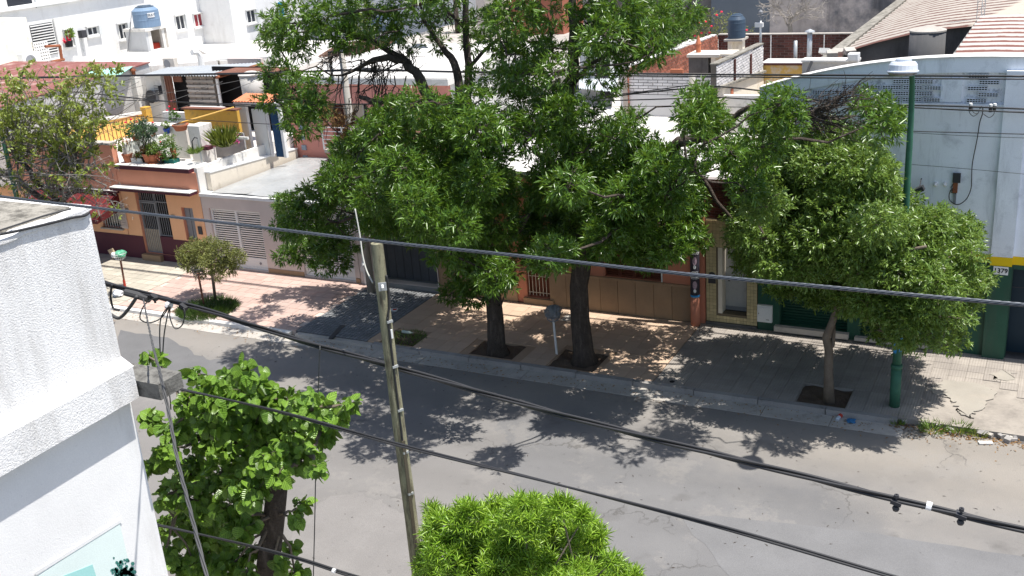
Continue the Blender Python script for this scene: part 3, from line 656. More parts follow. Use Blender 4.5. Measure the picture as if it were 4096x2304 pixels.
MB().wall(-18.08, -9.0, .14, 4.35, Y0, Y0+.3, [(-14.85, -13.98, .34, 2.5), (-12.15, -10.3, 1.3, 2.75), (-17.7, -16.2, 1.35, 2.6)]).build('front_wall', SALMON, H4)
B(-18.1, -8.98, Y0-.06, Y0+.36, 4.35, 4.47).build('coping', W_OLD, H4)
bx = []; xx = -18.06
while xx < -9.3:
    w_ = min(.575, -9.28-xx)
    if not (-14.95 < xx+w_/2 < -13.9): bx.append((xx+w_/2, Y0-.022+random.uniform(-.003, .003), .68, w_-.012, .04, 1.07))
    xx += .575
pieces(H4, 'stone_panel', bx, STONE)
MB().wall(-18.08, -9.26, 1.222, 1.29, Y0-.075, Y0-.003, [(-14.86, -13.97, 1, 2)]).build('base_ledge', STONE, H4)
MB().box(-18.08, -14.87, Y0-.05, Y0-.002, .13, .145).box(-13.97, -9.26, Y0-.05, Y0-.002, .13, .145).build('base_joint', DARKIN, H4)
dr = B(-14.84, -13.99, Y0+.2, Y0+.25, .34, 2.5).build('door', SHUT_B, H4); B(-14.95, -13.9, Y0-.1, Y0+.2, .13, .335).build('door_step', STONE, H4)
pieces(dr, 'door_bar', [(-14.78+i*.12, Y0+.05, 1.45, .016, .016, 2.1) for i in range(7)], M('cream_metal', (.62, .55, .45), rough=.5, bump=0))
pieces(dr, 'door_rail', [(-14.42, Y0+.065, z, .8, .014, .018) for z in (.5, 1.05, 1.6, 2.2)], M('cream_metal', (.62, .55, .45), rough=.5, bump=0))
mb = MB(); mb.tube([(-14.42, Y0+.05, 1.5), (-14.34, Y0+.05, 1.33), (-14.42, Y0+.05, 1.15), (-14.5, Y0+.05, 1.33), (-14.42, Y0+.05, 1.5)], .012, 5); mb.build('ornament', METALW, dr)
for a, b_, z0, z1 in ((-12.15, -10.3, 1.3, 2.75), (-17.7, -16.2, 1.35, 2.6)):
    sh = B(a, b_, Y0+.14, Y0+.18, z0, z1).build('shutter', SHUT_B, H4)
    q = (b_-a)/4
    for i in range(4):
        fm = MB(); frame_x(fm, a+i*q+.004, a+(i+1)*q-.004, z0+.01, z1-.01, Y0+.08, Y0+.13, .05)
        fm.build('shutter_leaf', SHUT_B, sh)
    for i in range(4): slats(sh, a+i*q+.055, a+(i+1)*q-.055, z0+.07, z1-.07, 20, SHUT_B, Y0+.11, .012)
    B(b_-.04, b_+.0, Y0-.02, Y0+.08, z0, z1).build('window_edge', METALW, H4); B(a-.05, b_+.05, Y0-.11, Y0+.08, z0-.055, z0-.002).build('sill', STONE, H4)
B(-9.25, -9.02, Y0-.03, Y0-.002, .14, 4.3).build('pilaster', SALMON, H4)
B(-18.0, -9.05, Y0+.31, 40.0, 3.55, 3.72).build('roof', WROOF, H4)
B(-9.35, -9.05, Y0-.12, Y0+.05, 3.42, 3.62).build('gutter_box', W_OLD, H4)

# ------------------------------------------------------------------ tiled doorway with brick wall above
H5 = thing('tiled_doorway_house', 'narrow doorway clad in yellow mosaic tiles below a dark brick wall', 'house', (-8.2, Y0, 0))
MB().wall(-8.97, -7.47, .2, 3.35, Y0+.015, Y0+.3, [(-8.62, -7.78, .5, 2.52)]).build('wall_bed', GROUT, H5)
bx = []
for i in range(15):
    for j in range(31):
        cx, cz = -8.92+i*.1, .28+j*.1
        if -8.67 < cx < -7.73 and .45 < cz < 2.57: continue
        bx.append((cx, Y0+.012, cz, .092, .02, .092))
pieces(H5, 'mosaic_tile', bx, MOSAIC)
B(-8.62, -8.5, Y0+.02, Y0+.4, .5, 2.52).build('reveal', CREAM, H5)
d5 = B(-8.5, -7.78, Y0+.38, Y0+.44, .5, 2.52).build('door', M('old_grey_door', (.42, .42, .41), var=.1, rough=.6, bump=.1, stain=((.2, .2, .2), 4, .55, .7, .5)), H5)
B(-8.42, -8.36, Y0+.34, Y0+.38, 1.4, 1.55).build('handle', METALD, d5); B(-8.5, -7.78, Y0+.37, Y0+.38, .5, .62).build('kick_plate', METALG, d5)
B(-8.97, -7.47, Y0-.06, Y0+.38, .13, .23).build('step', CONC_D, H5); B(-8.62, -7.78, Y0+.02, Y0+.38, .23, .49).build('doorway_floor', DARKIN, H5)
mbx = MB().prism([(-8.9, Y0-.02, 1.42), (-8.68, Y0-.02, 1.42), (-8.68, Y0-.02, 1.68), (-8.73, Y0-.02, 1.75), (-8.79, Y0-.02, 1.77), (-8.85, Y0-.02, 1.75), (-8.9, Y0-.02, 1.68)], (0, .02, 0)).build('letter_box', METALD, H5)
B(-8.97, -7.47, Y0+.1, Y0+.35, 3.352, 4.5).build('brick_wall_core', MORTAR_D, H5)
def bricks(x0, x1, z0, z1, y, L=.25, h=.062, gap=.012):
    out = []; j = 0; z = z0+h/2
    while z < z1:
        x = x0-(L/2 if j % 2 else 0)
        while x < x1-.02:
            a, b_ = max(x, x0), min(x+L-gap, x1)
            if b_-a > .04: out.append(((a+b_)/2, y+random.uniform(-.006, .006), z, b_-a, .03, h-gap))
            x += L
        z += h; j += 1
    return out
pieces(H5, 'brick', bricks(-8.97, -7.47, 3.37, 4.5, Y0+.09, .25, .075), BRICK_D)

# ------------------------------------------------------------------ pale blue warehouse
H6 = thing('pale_blue_warehouse', 'pale blue warehouse with arched parapet, breeze-block band and dark green base', 'warehouse', (-2, Y0, 0))
def arch(x): return 7.915-.019*abs(x+1.9)**2.2
XS = [-7.45+i*.35 for i in range(0, 44)]
def arch_wall(x0, x1, zl, top_off, y0, y1):
    xs = [x0]+[x for x in XS if x0 < x < x1]+[x1]
    return MB().prism([(x0, y0, zl), (x1, y0, zl)]+[(x, y0, arch(x)+top_off) for x in reversed(xs)], (0, y1-y0, 0))
MB().wall(-7.45, 8, 2.94, 6.78, Y0, Y0+.3, [(-.35, .75, 3.2, 4.35)]).build('upper_wall', BLUEW, H6)
MB().wall(-7.45, 8, .14, 2.72, Y0, Y0+.3, [(-6.82, -4.95, .36, 2.55), (-4.6, -2.87, .3, 2.55), (-.93, 1.7, .14, 2.6)]).build('green_base', GREEN, H6)
B(-7.45, 8, Y0-.003, Y0+.3, 2.72, 2.94).build('yellow_band', BANDY, H6)
# recessed breeze-block panel under an arched rim
def rim(x): return arch(x)-.36
xl = -6.75
xs = [x for x in XS if -6.9 < x < 8]
MB().prism([(xs[0], Y0, rim(xs[0]))]+[(x, Y0, rim(x)) for x in xs[1:]]+[(x, Y0, arch(x)) for x in reversed(xs)], (0, .3, 0)).build('arched_parapet', BLUEW, H6)
MB().prism([(-7.45, Y0, 6.78), (xs[0], Y0, 6.78), (xs[0], Y0, arch(xs[0])), (-7.45, Y0, arch(-7.45))], (0, .3, 0)).build('parapet_end', BLUEW, H6)
MB().prism([(x, Y0-.04, arch(x)+.004) for x in XS]+[(x, Y0-.04, arch(x)+.035) for x in reversed(XS)], (0, .4, 0)).build('parapet_cap', W_OLD, H6)
MB().prism([(x, Y0+.09, 6.78) for x in (xs[0], 7.9)]+[(x, Y0+.09, rim(x)) for x in reversed(xs)], (0, .1, 0)).build('panel_mortar', M('blue_white_mortar', (.84, .86, .90), var=.1, bump=.3, stain=((.16, .17, .19), 6, .50, .66, .65)), H6)
def breeze_mesh():
    mb = MB(); w, h, d = .45, .105, .12; nx, nz = 7, 2; t = .010
    for j in range(nz+1): mb.box(-w/2, w/2, -d/2, d/2, -h/2+j*(h-t)/nz, -h/2+j*(h-t)/nz+t)
    for i in range(nx+1): mb.box(-w/2+i*(w-t)/nx, -w/2+i*(w-t)/nx+t, -d/2, d/2-.002, -h/2+.001, h/2-.001)
    mb.box(-w/2-.001, w/2+.001, .0, .012, -h/2-.001, h/2+.001)
    me = mb.mesh('breeze_block', BLUEW, (0, 0, 0), False); me.materials.append(DARKIN)
    for p in me.polygons[-6:]: p.material_index = 1
    return me
bme = breeze_mesh(); cnt = 0
for j in range(6):
    z = 6.86+j*.15; x = -7.1+(.25 if j % 2 else 0)
    while x < 6:
        if z+.08 < rim(x-.25) and z+.09 < rim(x+.25) and not (-3.02 < x < -2.2 and j in (1, 2, 3, 4) or (j == 0 and -2.9 < x < -2.4)) and not (-1.75 < x < -.68) and x > -6.85 and x < 3:
            o = bpy.data.objects.new('breeze_block', bme); COL.objects.link(o); o.parent = H6
            o.location = (x+2, .075+random.uniform(-.006, .006), z); ORG[o] = ORG[H6]; cnt += 1
        x += .5
B(-2.93, -2.45, Y0+.03, Y0+.089, 6.82, 7.4).build('plaster_patch', BLUEW, H6)
pil = MB().box(-1.47, -.96, Y0-.13, Y0-.004, 2.94, 7.62).build('pilaster', BLUEW, H6)
B(-1.47, -.96, Y0-.135, Y0-.004, 2.70, 2.938).build('pilaster_band', BANDY, H6); B(-1.48, -.95, Y0-.14, Y0-.004, .13, 2.698).build('pilaster_base', GREEN, H6)
for a, b_, z0 in ((-6.82, -4.95, .36), (-4.6, -2.87, .3)):
    s_ = B(a, b_, Y0+.2, Y0+.24, z0, 2.55).build('roller_shutter', GREEN_S, H6)
    slats(s_, a+.01, b_-.01, z0+.02, 2.53, 26, GREEN_S, Y0+.19, .02)
    B(a-.12, b_+.06, Y0-.16, Y0+.2, .2, z0-.003).build('sill', CONC, H6)
B(-.93, 1.7, Y0+.45, Y0+.5, .14, 2.6).build('side_door', GDARK, H6); B(-.93, 1.7, Y0+.44, Y0+.45, 1.95, 1.97).build('door_seam', METALD, H6)
w = MB(); frame_x(w, -.35, .75, 3.2, 4.35, Y0+.05, Y0+.12, .07); w6 = w.build('window', CREAM, H6); B(-.28, .68, Y0+.09, Y0+.11, 3.27, 4.28).build('pane', M('pale_blind', (.55, .5, .42), bump=0), w6)
mbx = B(-7.44, -7.02, Y0-.1, Y0-.002, .42, .93).build('meter_cabinet', METALW, H6)
B(-7.38, -7.08, Y0-.108, Y0-.1, .47, .88).build('cabinet_door', W_WALL, mbx); B(-7.40, -7.385, Y0-.115, Y0-.108, .66, .7).build('latch', METALD, mbx); B(-7.18, -7.09, Y0-.112, Y0-.108, .5, .515).build('cabinet_print', BLACKT, mbx)
SG = thing('house_number_plate', 'white house number plate reading 1379 on the green pilaster', 'sign', (-1.2, Y0-.15, 2.48))
B(-1.38, -1.03, Y0-.165, Y0-.142, 2.48, 2.69).build('plate', WHITET, SG)
def text(s, size, loc, rot, mat, parent, name='lettering', bold=True, sx=1.0):
    cu = bpy.data.curves.new(name, 'FONT'); cu.body = s; cu.size = size; cu.align_x = 'CENTER'; cu.align_y = 'CENTER'; cu.extrude = .002
    if bold: cu.offset = size*.022
    tmp = bpy.data.objects.new('tmp', cu); me = bpy.data.meshes.new_from_object(tmp); bpy.data.objects.remove(tmp); me.materials.clear(); me.materials.append(mat)
    o = bpy.data.objects.new(name, me); COL.objects.link(o); o.parent = parent
    o.location = Vector(loc)-Vector(ORG[parent]); o.rotation_euler = rot; o.scale = (sx, 1, 1); ORG[o] = ORG[parent]; return o
text('1379', .165, (-1.205, Y0-.17, 2.585), (rad(90), 0, 0), BLACKT, SG)
SK = thing('wall_junction_box', 'rusty electric junction box with looped wires on the pale blue wall', 'junction box', (-3.3, Y0-.1, 4.3))
px = lambda x, y: P((3600+x*.414)/1.59006, (300+y*.414)/1.59006, Y=Y0)
a = px(550, 990); B(a[0]-.09, a[0]+.09, Y0-.08, Y0-.002, a[2]-.12, a[2]+.12).build('box', METALD, SK)
a = px(535, 1060); B(a[0]-.05, a[0]+.06, Y0-.06, Y0-.002, a[2]-.2, a[2]+.16).build('rusty_plate', RUST, SK)
a = px(530, 1190); B(a[0]-.03, a[0]+.03, Y0-.05, Y0-.002, a[2]-.14, a[2]+.14).build('insulator', METALG, SK)
MB().tube([px(*q)+np.array([0, -.05, 0]) for q in ((520, 1040), (495, 1080), (500, 1110), (540, 1100), (510, 1090), (500, 1130), (545, 1140))], .012, 5).build('wire', CABLE, SK)
for q, lb in (((348, 1050), 'left one of the two small porcelain insulators on the blue wall'), ((437, 1050), 'small porcelain insulator beside the rusty junction box on the blue wall')):
    a = px(*q); o = MB().tube([(a[0], Y0-.002, a[2]), (a[0], Y0-.06, a[2]), (a[0], Y0-.12, a[2]-.03)], [.05, .045, .03], 8).build('wall_insulator', METALW); props(o, lb, 'insulator', 'insulators on the blue wall')
wl = thing('wall_lamp', 'small dark floodlight on a bent arm beside the lamp post on the blue wall', 'lamp', px(205, 1070))
a = px(205, 1075); MB().obox((a[0], Y0-.3, a[2]), (.22, .2, .12), Matrix.Rotation(-.5, 3, 'Y')).build('lamp_head', METALD, wl); b_ = px(205, 1000); MB().tube([(a[0], Y0-.3, a[2]+.03), (a[0], Y0-.15, b_[2]), (a[0], Y0-.002, b_[2])], .014, 6).build('arm', METALD, wl)
# ------------------------------------------------------------------ roofs and buildings behind
def fb(conv, xa, ya, xb, yb, Y):
    a = P(*conv(xa, ya), Y=Y); b_ = P(*conv(xb, yb), Y=Y); return a[0], b_[0], b_[2], a[2]
def fbx(conv, xa, ya, xb, yb, X):
    a = P(*conv(xa, ya), X=X); b_ = P(*conv(xb, yb), X=X); return a[1], b_[1], b_[2], a[2]
def corrugated(name, quad, n, amp, mat, parent, m=10, sag=0):
    """wavy sheet over a quad (front-left, front-right, back-right, back-left); waves run from front to back"""
    a, b_, c, d = [np.array(q, float) for q in quad]; mb = MB(); k = n*4; V = []
    for i in range(m+1):
        for j in range(k+1):
            u, v = i/m, j/k; p = (a*(1-v)+b_*v)*(1-u)+(d*(1-v)+c*v)*u
            p = p+np.array([0, 0, amp*math.sin(2*math.pi*j/4)]); mb.v.append(tuple(p))
    for i in range(m):
        for j in range(k):
            q = i*(k+1)+j; mb.f.append((q, q+1, q+k+2, q+k+1))
    return mb.build(name, mat, parent)
flat = []
def roof(name, pts, z, h, mat, label):
    q = [P(*p, Z=z) for p in pts]
    o = MB().prism([(p[0], p[1], z-h) for p in q], (0, 0, h)).build(name, mat); props(o, label, 'flat roof'); return o
def flatroof(x0, x1, y0, y1, z, h, label, mat=None):
    o = B(x0, x1, y0, y1, z-h, z).build('flat_roof', mat or WROOF); props(o, label, 'flat roof', 'flat roofs behind the street front'); return o
flatroof(-62, -38.0, 36.5, 58, 4.2, .5, 'wide white flat roof below the long white building with windows')
flatroof(-37.9, -21, 42.6, 64, 4.3, .5, 'pale flat roof behind the salmon pink upper storey', M('weathered_roof', (.40, .375, .345), var=.2, scale=.6, bump=.3, stain=((.22, .18, .16), .9, .5, .66, .6)))
flatroof(-20.3, -8, 40.35, 61.5, 3.6, .5, 'white flat roof between the brick walls')
flatroof(-60, -28.2, 36.05, 36.45, 3.3, .5, 'narrow roof strip behind the corrugated shed')
o = roof('flat_roof', [r1(740, 505), r1(1075, 437), r1(1430, 425), r1(1795, 460), r1(1800, 500), r1(1250, 545)], 4.9, .7, WROOF, 'raised white roof carrying the concrete water tank room'); o['group'] = 'flat roofs behind the street front'
o = roof('flat_roof', [r1(1630, 400), r1(2190, 415), r1(2320, 460), r1(1820, 505)], 4.75, .5, WROOF, 'white roof with gutter edge right behind the corrugated shed'); o['group'] = 'flat roofs behind the street front'
# long white building
WB = thing('white_building', 'long white two-storey building with small windows far back on the left', 'building', (-53, 48, 4))
X1 = -53.0
ycorner = P(520, 128, X=X1)[1]
B(X1-8, X1, 24, ycorner, 3.7, 16).build('long_wall', W_WALL, WB)
xb = P(597, 130, Y=ycorner)[0]
B(X1-8, xb, ycorner+.005, ycorner+14, 3.7, 16).build('rear_wing', W_WALL, WB)
q0, q1 = P(*r1(0, 75), X=X1), P(*r1(560, 25), X=X1)
B(X1, X1+.25, 24, q1[1]+6, q0[2]-.15, q0[2]+.05).build('floor_ledge', W_WALL, WB)
def far_window(parent, conv, xa, ya, xb_, yb, X, pane, curtain=None, nm='window'):
    y0, y1, z0, z1 = fbx(conv, xa, ya, xb_, yb, X)
    fm = MB(); frame_y(fm, y0, y1, z0, z1, X+.005, X+.06, .07); fm.box(X+.005, X+.06, (y0+y1)/2-.03, (y0+y1)/2+.03, z0+.07, z1-.07)
    w = fm.build(nm, METALW, parent)
    B(X+.003, X+.02, y0+.07, (y0+y1)/2-.03, z0+.07, z1-.07).build('pane', pane, w); B(X+.003, X+.02, (y0+y1)/2+.03, y1-.07, z0+.07, z1-.07).build('pane', pane, w)
    B(X+.003, X+.16, y0-.1, y1+.1, z0-.1, z0-.003).build('sill', W_WALL, w); B(X+.003, X+.2, y0-.06, y1+.06, z1+.003, z1+.07).build('lintel', W_WALL, w)
    B(X+.003, X+.2, y1+.003, y1+.2, z0, z1).build('reveal', PANELG, w)
    return w, (y0, y1, z0, z1)
w3, wb = far_window(WB, r1, 520, 250, 608, 375, X1, CURT_R)
far_window(WB, r1, 710, 228, 812, 285, X1, GLASS); far_window(WB, r1, 965, 200, 1060, 318, X1, GLASS)
far_window(WB, r1, 1440, 132, 1535, 240, X1, GLASS); far_window(WB, r1, 1592, 118, 1680, 215, X1, CURT_R)
far_window(WB, r1, 2030, 88, 2118, 183, xb, GLASS)
y0, y1, z0, z1 = fbx(r1, 45, -30, 270, 42, X1)
tw = B(X1+.003, X1+.03, y0, y1, z0, z1).build('upper_window', GLASS, WB)
y0, y1, z0, z1 = fbx(r1, 275, -30, 550, 28, X1); B(X1+.003, X1+.12, y0, y1, z0, z1).build('grey_balcony_panel', PANELG, WB)
y0, y1, z0, z1 = fbx(r1, 240, 212, 480, 440, X1)
lw = B(X1+.003, X1+.03, y0, y1, z0, z1).build('louvred_window', METALD, WB)
pieces(lw, 'louvre', [(X1+.06, (y0+y1)/2, z0+(i+.5)*(z1-z0)/12, .05, y1-y0, (z1-z0)/30) for i in range(12)], METALW)
B(X1+.031, X1+.045, y0+(y1-y0)*.08, y0+(y1-y0)*.5, z0+.1, z1-.4).build('dark_pane', DARKIN, lw)
y0, y1, z0, z1 = fbx(r1, 640, 255, 690, 308, X1); bxh = B(X1+.003, X1+.35, y0, y1, z0, z1).build('heater_flue', METALD, WB)
y0b, y1b, z0b, z1b = fbx(r1, 655, 310, 690, 430, X1); B(X1+.003, X1+.1, y0b+.1, y1b-.0, z0b, z0-.003).build('flue_casing', PANELG, WB)
a, b_ = P(*r1(446, 150), X=X1+.1), P(*r1(497, 400), X=X1+.1); MB().tube([a, (a[0], a[1], b_[2])], .09, 8).build('drain_pipe', METALW, WB)
y0, y1, z0, z1 = fbx(r1, 2300, 20, 2350, 150, xb); tq = B(xb+.003, xb+.1, y0, y1, z0, z1).build('blue_shutter', M('bright_blue_paint', (.02, .25, .42), bump=0), WB)
fp = thing('window_plant', 'red flowering pot plant on the sill of the red-curtained white wall window', 'potted plant', (X1+.2, wb[1]-.3, wb[2]))
# cream stair tower, air conditioners, rusty frame
cy1 = P(*r1(290, 480), X=-50)[1]; cz = P(*r1(232, 140), X=-50)[2]
ct = B(-56, -50, 24, cy1, 3.7, cz).build('stair_tower', M('stained_cream_render', (.80, .74, .62), var=.1, bump=.3, stain=((.55, .42, .28), 1.4, .6, .72, .6))); props(ct, 'stained cream block in front of the white building at the left edge', 'building')
def ac_unit(label, c, ax='x', s=1.0):
    t = thing('air_conditioner', label, 'air conditioner', (c[0], c[1], c[2]), 'outdoor air conditioner units')
    x, y, z = c
    if ax == 'x':
        B(x-.15*s, x+.15*s, y-.42*s, y+.42*s, z, z+.62*s).build('casing', METALW, t)
        MB().tube([(x+.151*s, y-.1, z+.31*s), (x+.17*s, y-.1, z+.31*s)], .24*s, 18).build('fan_grille', METALG, t)
    else:
        B(x-.42*s, x+.42*s, y-.15*s, y+.15*s, z, z+.62*s).build('casing', M('ac_beige', (.6, .56, .5), bump=0), t)
        MB().tube([(x-.1, y-.151*s, z+.31*s), (x-.1, y-.17*s, z+.31*s)], .24*s, 18).build('fan_grille', METALG, t)
    return t
a = P(*r1(262, 570), X=-49.2); ac_unit('white air conditioner unit by the cream block, half behind bare twigs', a, 'x', 1.35)
a = P(*r1(365, 520), X=-51.5)
pf = thing('perforated_screen', 'white screen of small square holes under the louvred window', 'screen', a); mb = MB()
for i in range(8): mb.box(a[0]-.03, a[0]+.03, a[1]-.5, a[1]+.5, a[2]-.1+i*.17, a[2]+i*.17)
for i in range(7): mb.box(a[0]-.032, a[0]+.032, a[1]-.5+i*.155, a[1]-.43+i*.155, a[2]-.1, a[2]+1.19)
mb.build('grid', METALW, pf); B(a[0]-.3, a[0]-.1, a[1]-.48, a[1]+.48, a[2]-.1, a[2]+1.15).build('backing', METALD, pf)
rf = thing('rusty_frame', 'rusty angle-iron frame standing below the louvred window', 'frame', P(*r1(510, 490), X=-50.5)); mb = MB()
for q in ([(375, 385), (495, 378)], [(495, 378), (512, 492)], [(425, 512), (530, 492)]): mb.tube([P(*r1(*q[0]), X=-50.5), P(*r1(*q[1]), X=-50.5)], .085, 6)
mb.build('angle_iron', RUST, rf)
flatroof(-52.8, -44, 33, 40.5, 4.85, 1.1, 'white terrace parapet below the rusty frame at far left', W_WALL)
# concrete tank room with blue water tank
bp_ = P(*r1(1232, 430), Z=4.9); by = bp_[1]; bx0 = P(*r1(1065, 425), Y=by)[0]; bx1 = bp_[0]; bz = P(*r1(1215, 262), Y=by)[2]
byb = P(*r1(1408, 425), X=bx1)[1]
TR = thing('tank_room', 'grey concrete tank room with open side on the white roof', 'rooftop shed', (bx0, by, 4.9))
B(bx0, bx1-.001, by, by+.2, 4.905, bz).build('front_wall', M('grey_render', (.5, .51, .52), var=.1, bump=.3, stain=((.3, .29, .27), 2, .58, .72, .5)), TR); B(bx0, bx0+.2, by+.201, byb, 4.905, bz).build('side_wall', CONC, TR); B(bx0+.201, bx1, byb-.2, byb, 4.905, bz).build('back_wall', CONC, TR)
B(bx0-.08, bx1+.1, by-.06, byb+.08, bz+.002, bz+.17).build('roof_slab', W_OLD, TR); B(bx1-.2, bx1, by+.201, by+.45, 4.905, bz).build('jamb', W_OLD, TR); B(bx1-.2, bx1, byb-.4, byb-.201, 4.905, bz).build('jamb', W_OLD, TR)
cr = P(*r1(1300, 400), X=(bx0+bx1)/2+.2); rc = B(bx1-1.0, bx1-.5, by+.9, by+1.5, 4.91, 5.25).build('red_crate', RED_P); props(rc, 'red crate kept inside the open concrete tank room', 'crate')
a, b_ = P(*r1(1140, 235), Y=(by+byb)/2), P(*r1(1300, 225), Y=(by+byb)/2); tr = abs(b_[0]-a[0])*.43/1.0; tcx = (bx0+bx1)/2+.25; tcy = (by+byb)/2
def water_tank(label, c, r, h, mat, txt=None, face=0.0):
    t = thing('water_tank', label, 'water tank', c)
    MB().lathe(c, [(r*.96, 0), (r, .03), (r, h*.33), (r*1.012, h*.34), (r*1.012, h*.36), (r, h*.37), (r*.99, h*.62), (r*1.005, h*.63), (r*1.005, h*.65), (r*.99, h*.66), (r*.98, h*.78), (r*.72, h*.92)], 28).build('tank_body', mat, t, smooth=False)
    MB().lathe((c[0], c[1], c[2]+h*.921), [(r*.70, 0), (r*.70, h*.03), (r*.52, h*.06), (r*.5, h*.085), (r*.2, h*.09)], 20).build('tank_lid', TANK_D if mat is TANK_B else mat, t)
    if txt:
        an = face; n = 8; w = .55; pts = [(c[0]+r*1.02*math.cos(an-w/2+w*i/n), c[1]+r*1.02*math.sin(an-w/2+w*i/n)) for i in range(n+1)]; mb = MB()
        for i in range(n): mb.poly([(*pts[i], c[2]+h*.46), (*pts[i+1], c[2]+h*.46), (*pts[i+1], c[2]+h*.68), (*pts[i], c[2]+h*.68)])
        if mat is TANK_B: mb.build('tank_label', WHITET, t)
        tx = (c[0]+(r*1.03+.02)*math.cos(an), c[1]+(r*1.03+.02)*math.sin(an), c[2]+h*.57)
        text(txt, h*.17, tx, (rad(90), 0, an+rad(90)), TANK_D if mat is TANK_B else WHITET, t)
    return t
zt = P(*r1(1215, 48), Y=tcy)[2]; rr_ = abs(P(*r1(1300, 140), Y=tcy)[0]-P(*r1(1128, 140), Y=tcy)[0])/2
wt = water_tank('blue-grey plastic water tank with white label on the concrete tank room', (tcx, tcy, bz+.175), rr_*.93, (zt-bz-.17)*1.02, TANK_B, 'IRAY', rad(-22))
pipe = MB().tube([P(*r1(1140, 72), Y=tcy), P(*r1(1090, 95), Y=tcy), P(*r1(1082, 180), Y=by-.1), (bx0+.05, by-.12, 4.95)], .035, 6).build('tank_pipe', METALG, wt)
# red-roofed house wall
XR = -38.0
pa, pb = P(*r1(50, 880), X=XR), P(*r1(1230, 525), X=XR)
RH = thing('red_roof_house', 'grey-walled house with red membrane roof and teal patch behind the bare tree', 'house', (XR, 32, 3))
sl = (pb[2]-pa[2])/(pb[1]-pa[1])
def rz(y): return pa[2]+(y-pa[1])*sl
MB().prism([(XR, 27.5, 2.8), (XR, pb[1], 2.8), (XR, pb[1], rz(pb[1])), (XR, 27.5, rz(27.5))], (-9, 0, 0)).build('side_wall', M('grey_stucco', (.47, .46, .45), var=.08, bump=.5, bscale=18, dist=.03, stain=((.7, .69, .67), 1.2, .5, .7, .5)), RH)
MB().prism([(XR+.06, 27.4, rz(27.4)+.005), (XR+.06, pb[1]+.05, rz(pb[1]+.05)+.005), (XR+.06, pb[1]+.05, rz(pb[1]+.05)+.06), (XR+.06, 27.4, rz(27.4)+.06)], (-9.2, 0, 0)).build('roof', REDMEM, RH)
tp_ = []
for q in ((725, 603), (850, 575), (1100, 553), (1000, 618), (840, 640)):
    z = 6.0
    for _ in range(6): p = P(*r1(*q), Z=z); z = rz(p[1])+.066
    tp_.append((p[0], p[1], z))
MB().prism(tp_, (0, 0, .02)).build('teal_roof_patch', TEALROOF, RH)
a, b_ = P(*r1(1165, 620), X=XR+.12), P(*r1(1200, 960), X=XR+.12); B(XR+.003, XR+.3, b_[1]-.35, b_[1]+.0, 3.4, a[2]).build('corner_pillar', W_OLD, RH)
a = P(*r1(1158, 570), X=XR); MB().tube([(XR+.12, b_[1]-.18, P(*r1(1165, 620), X=XR)[2]), (XR+.12, b_[1]-.18, a[2]), ], .08, 8).lathe((XR+.12, b_[1]-.18, a[2]), [(.14, 0), (.12, .07), (.05, .1)], 8).build('rusty_chimney', RUST, RH)
# yellow lit wall and railing
py = [P(*r1(*q), X=-37.2) for q in ((560, 1060), (1170, 945))]
YW = thing('yellow_wall', 'bright yellow rooftop wall behind a thin metal railing', 'wall', (-37.2, 30, 3.3))
MB().prism([(-37.2, py[0][1], 3.2), (-37.2, py[1][1], 3.2), (-37.2, py[1][1], py[1][2]), (-37.2, py[0][1], py[0][2])], (-.15, 0, 0)).build('wall_face', YEL_B, YW)
MB().prism([(-37.15, py[0][1], py[0][2]), (-37.15, py[1][1], py[1][2]), (-37.15, py[1][1], py[1][2]+.12), (-37.15, py[0][1], py[0][2]+.12)], (-.25, 0, 0)).build('coping', W_OLD, YW)
B(-37.22, -36.9, py[1][1]+.01, py[1][1]+.35, 3.2, py[1][2]+.3).build('ochre_pillar', YEL, YW)
RLG = thing('roof_railing', 'thin rusty vertical-bar railing in front of the yellow wall', 'railing', (-36.2, 30, 3.4))
ry0, ry1 = P(*r1(640, 1100), X=-36.2)[1], P(*r1(1150, 1010), X=-36.2)[1]
pieces(RLG, 'railing_bar', [(-36.2, ry0+(ry1-ry0)*i/15, 4.0, .025, .025, 1.0) for i in range(16)], RUST)
B(-36.22, -36.18, ry0, ry1, 4.48, 4.51).build('top_rail', RUST, RLG)
# the corrugated shed
SY = 36.0
SH = thing('roof_shed', 'ramshackle shed of planks under a corrugated sheet roof', 'shed', (-34, SY, 3.4))
def fw(name, xa, ya, xb_, yb, mat, d0=0., d1=.15, parent=None, z0=None):
    a = fb(r1, xa, ya, xb_, yb, SY); return B(a[0], a[1], SY+d0, SY+d1, a[2] if z0 is None else z0, a[3]).build(name, mat, parent or SH)
fw('stained_wall', 1195, 622, 1385, 960, W_OLD, 0, .2, z0=3.3)
a = fb(r1, 1352, 628, 1470, 940, SY); n = 6; pieces(SH, 'vertical_plank', [(a[0]+(i+.5)*(a[1]-a[0])/n, SY+.02+.02*(i % 2), (a[2]+a[3])/2-.2, (a[1]-a[0])/n*.86, .05, a[3]-a[2]+.4) for i in range(n)], WOODR)
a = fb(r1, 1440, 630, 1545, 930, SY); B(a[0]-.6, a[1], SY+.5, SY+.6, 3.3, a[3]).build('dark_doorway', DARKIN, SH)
fw('lintel_board', 1425, 632, 1505, 680, WOODR, 0, .06)
a = fb(r1, 1528, 632, 1795, 880, SY); B(a[0], a[1], SY+.1, SY+.2, 3.3, a[3]).build('panel_backing', WOOD, SH)
w_, h_ = a[1]-a[0], a[3]-a[2]
pieces(SH, 'panel_board', [(a[0]+(i+.5)*w_/4, SY+.08, a[2]+(j+.5)*h_/6, w_/4*.93, .04, h_/6*.9) for i in range(4) for j in range(6)], WOOD)
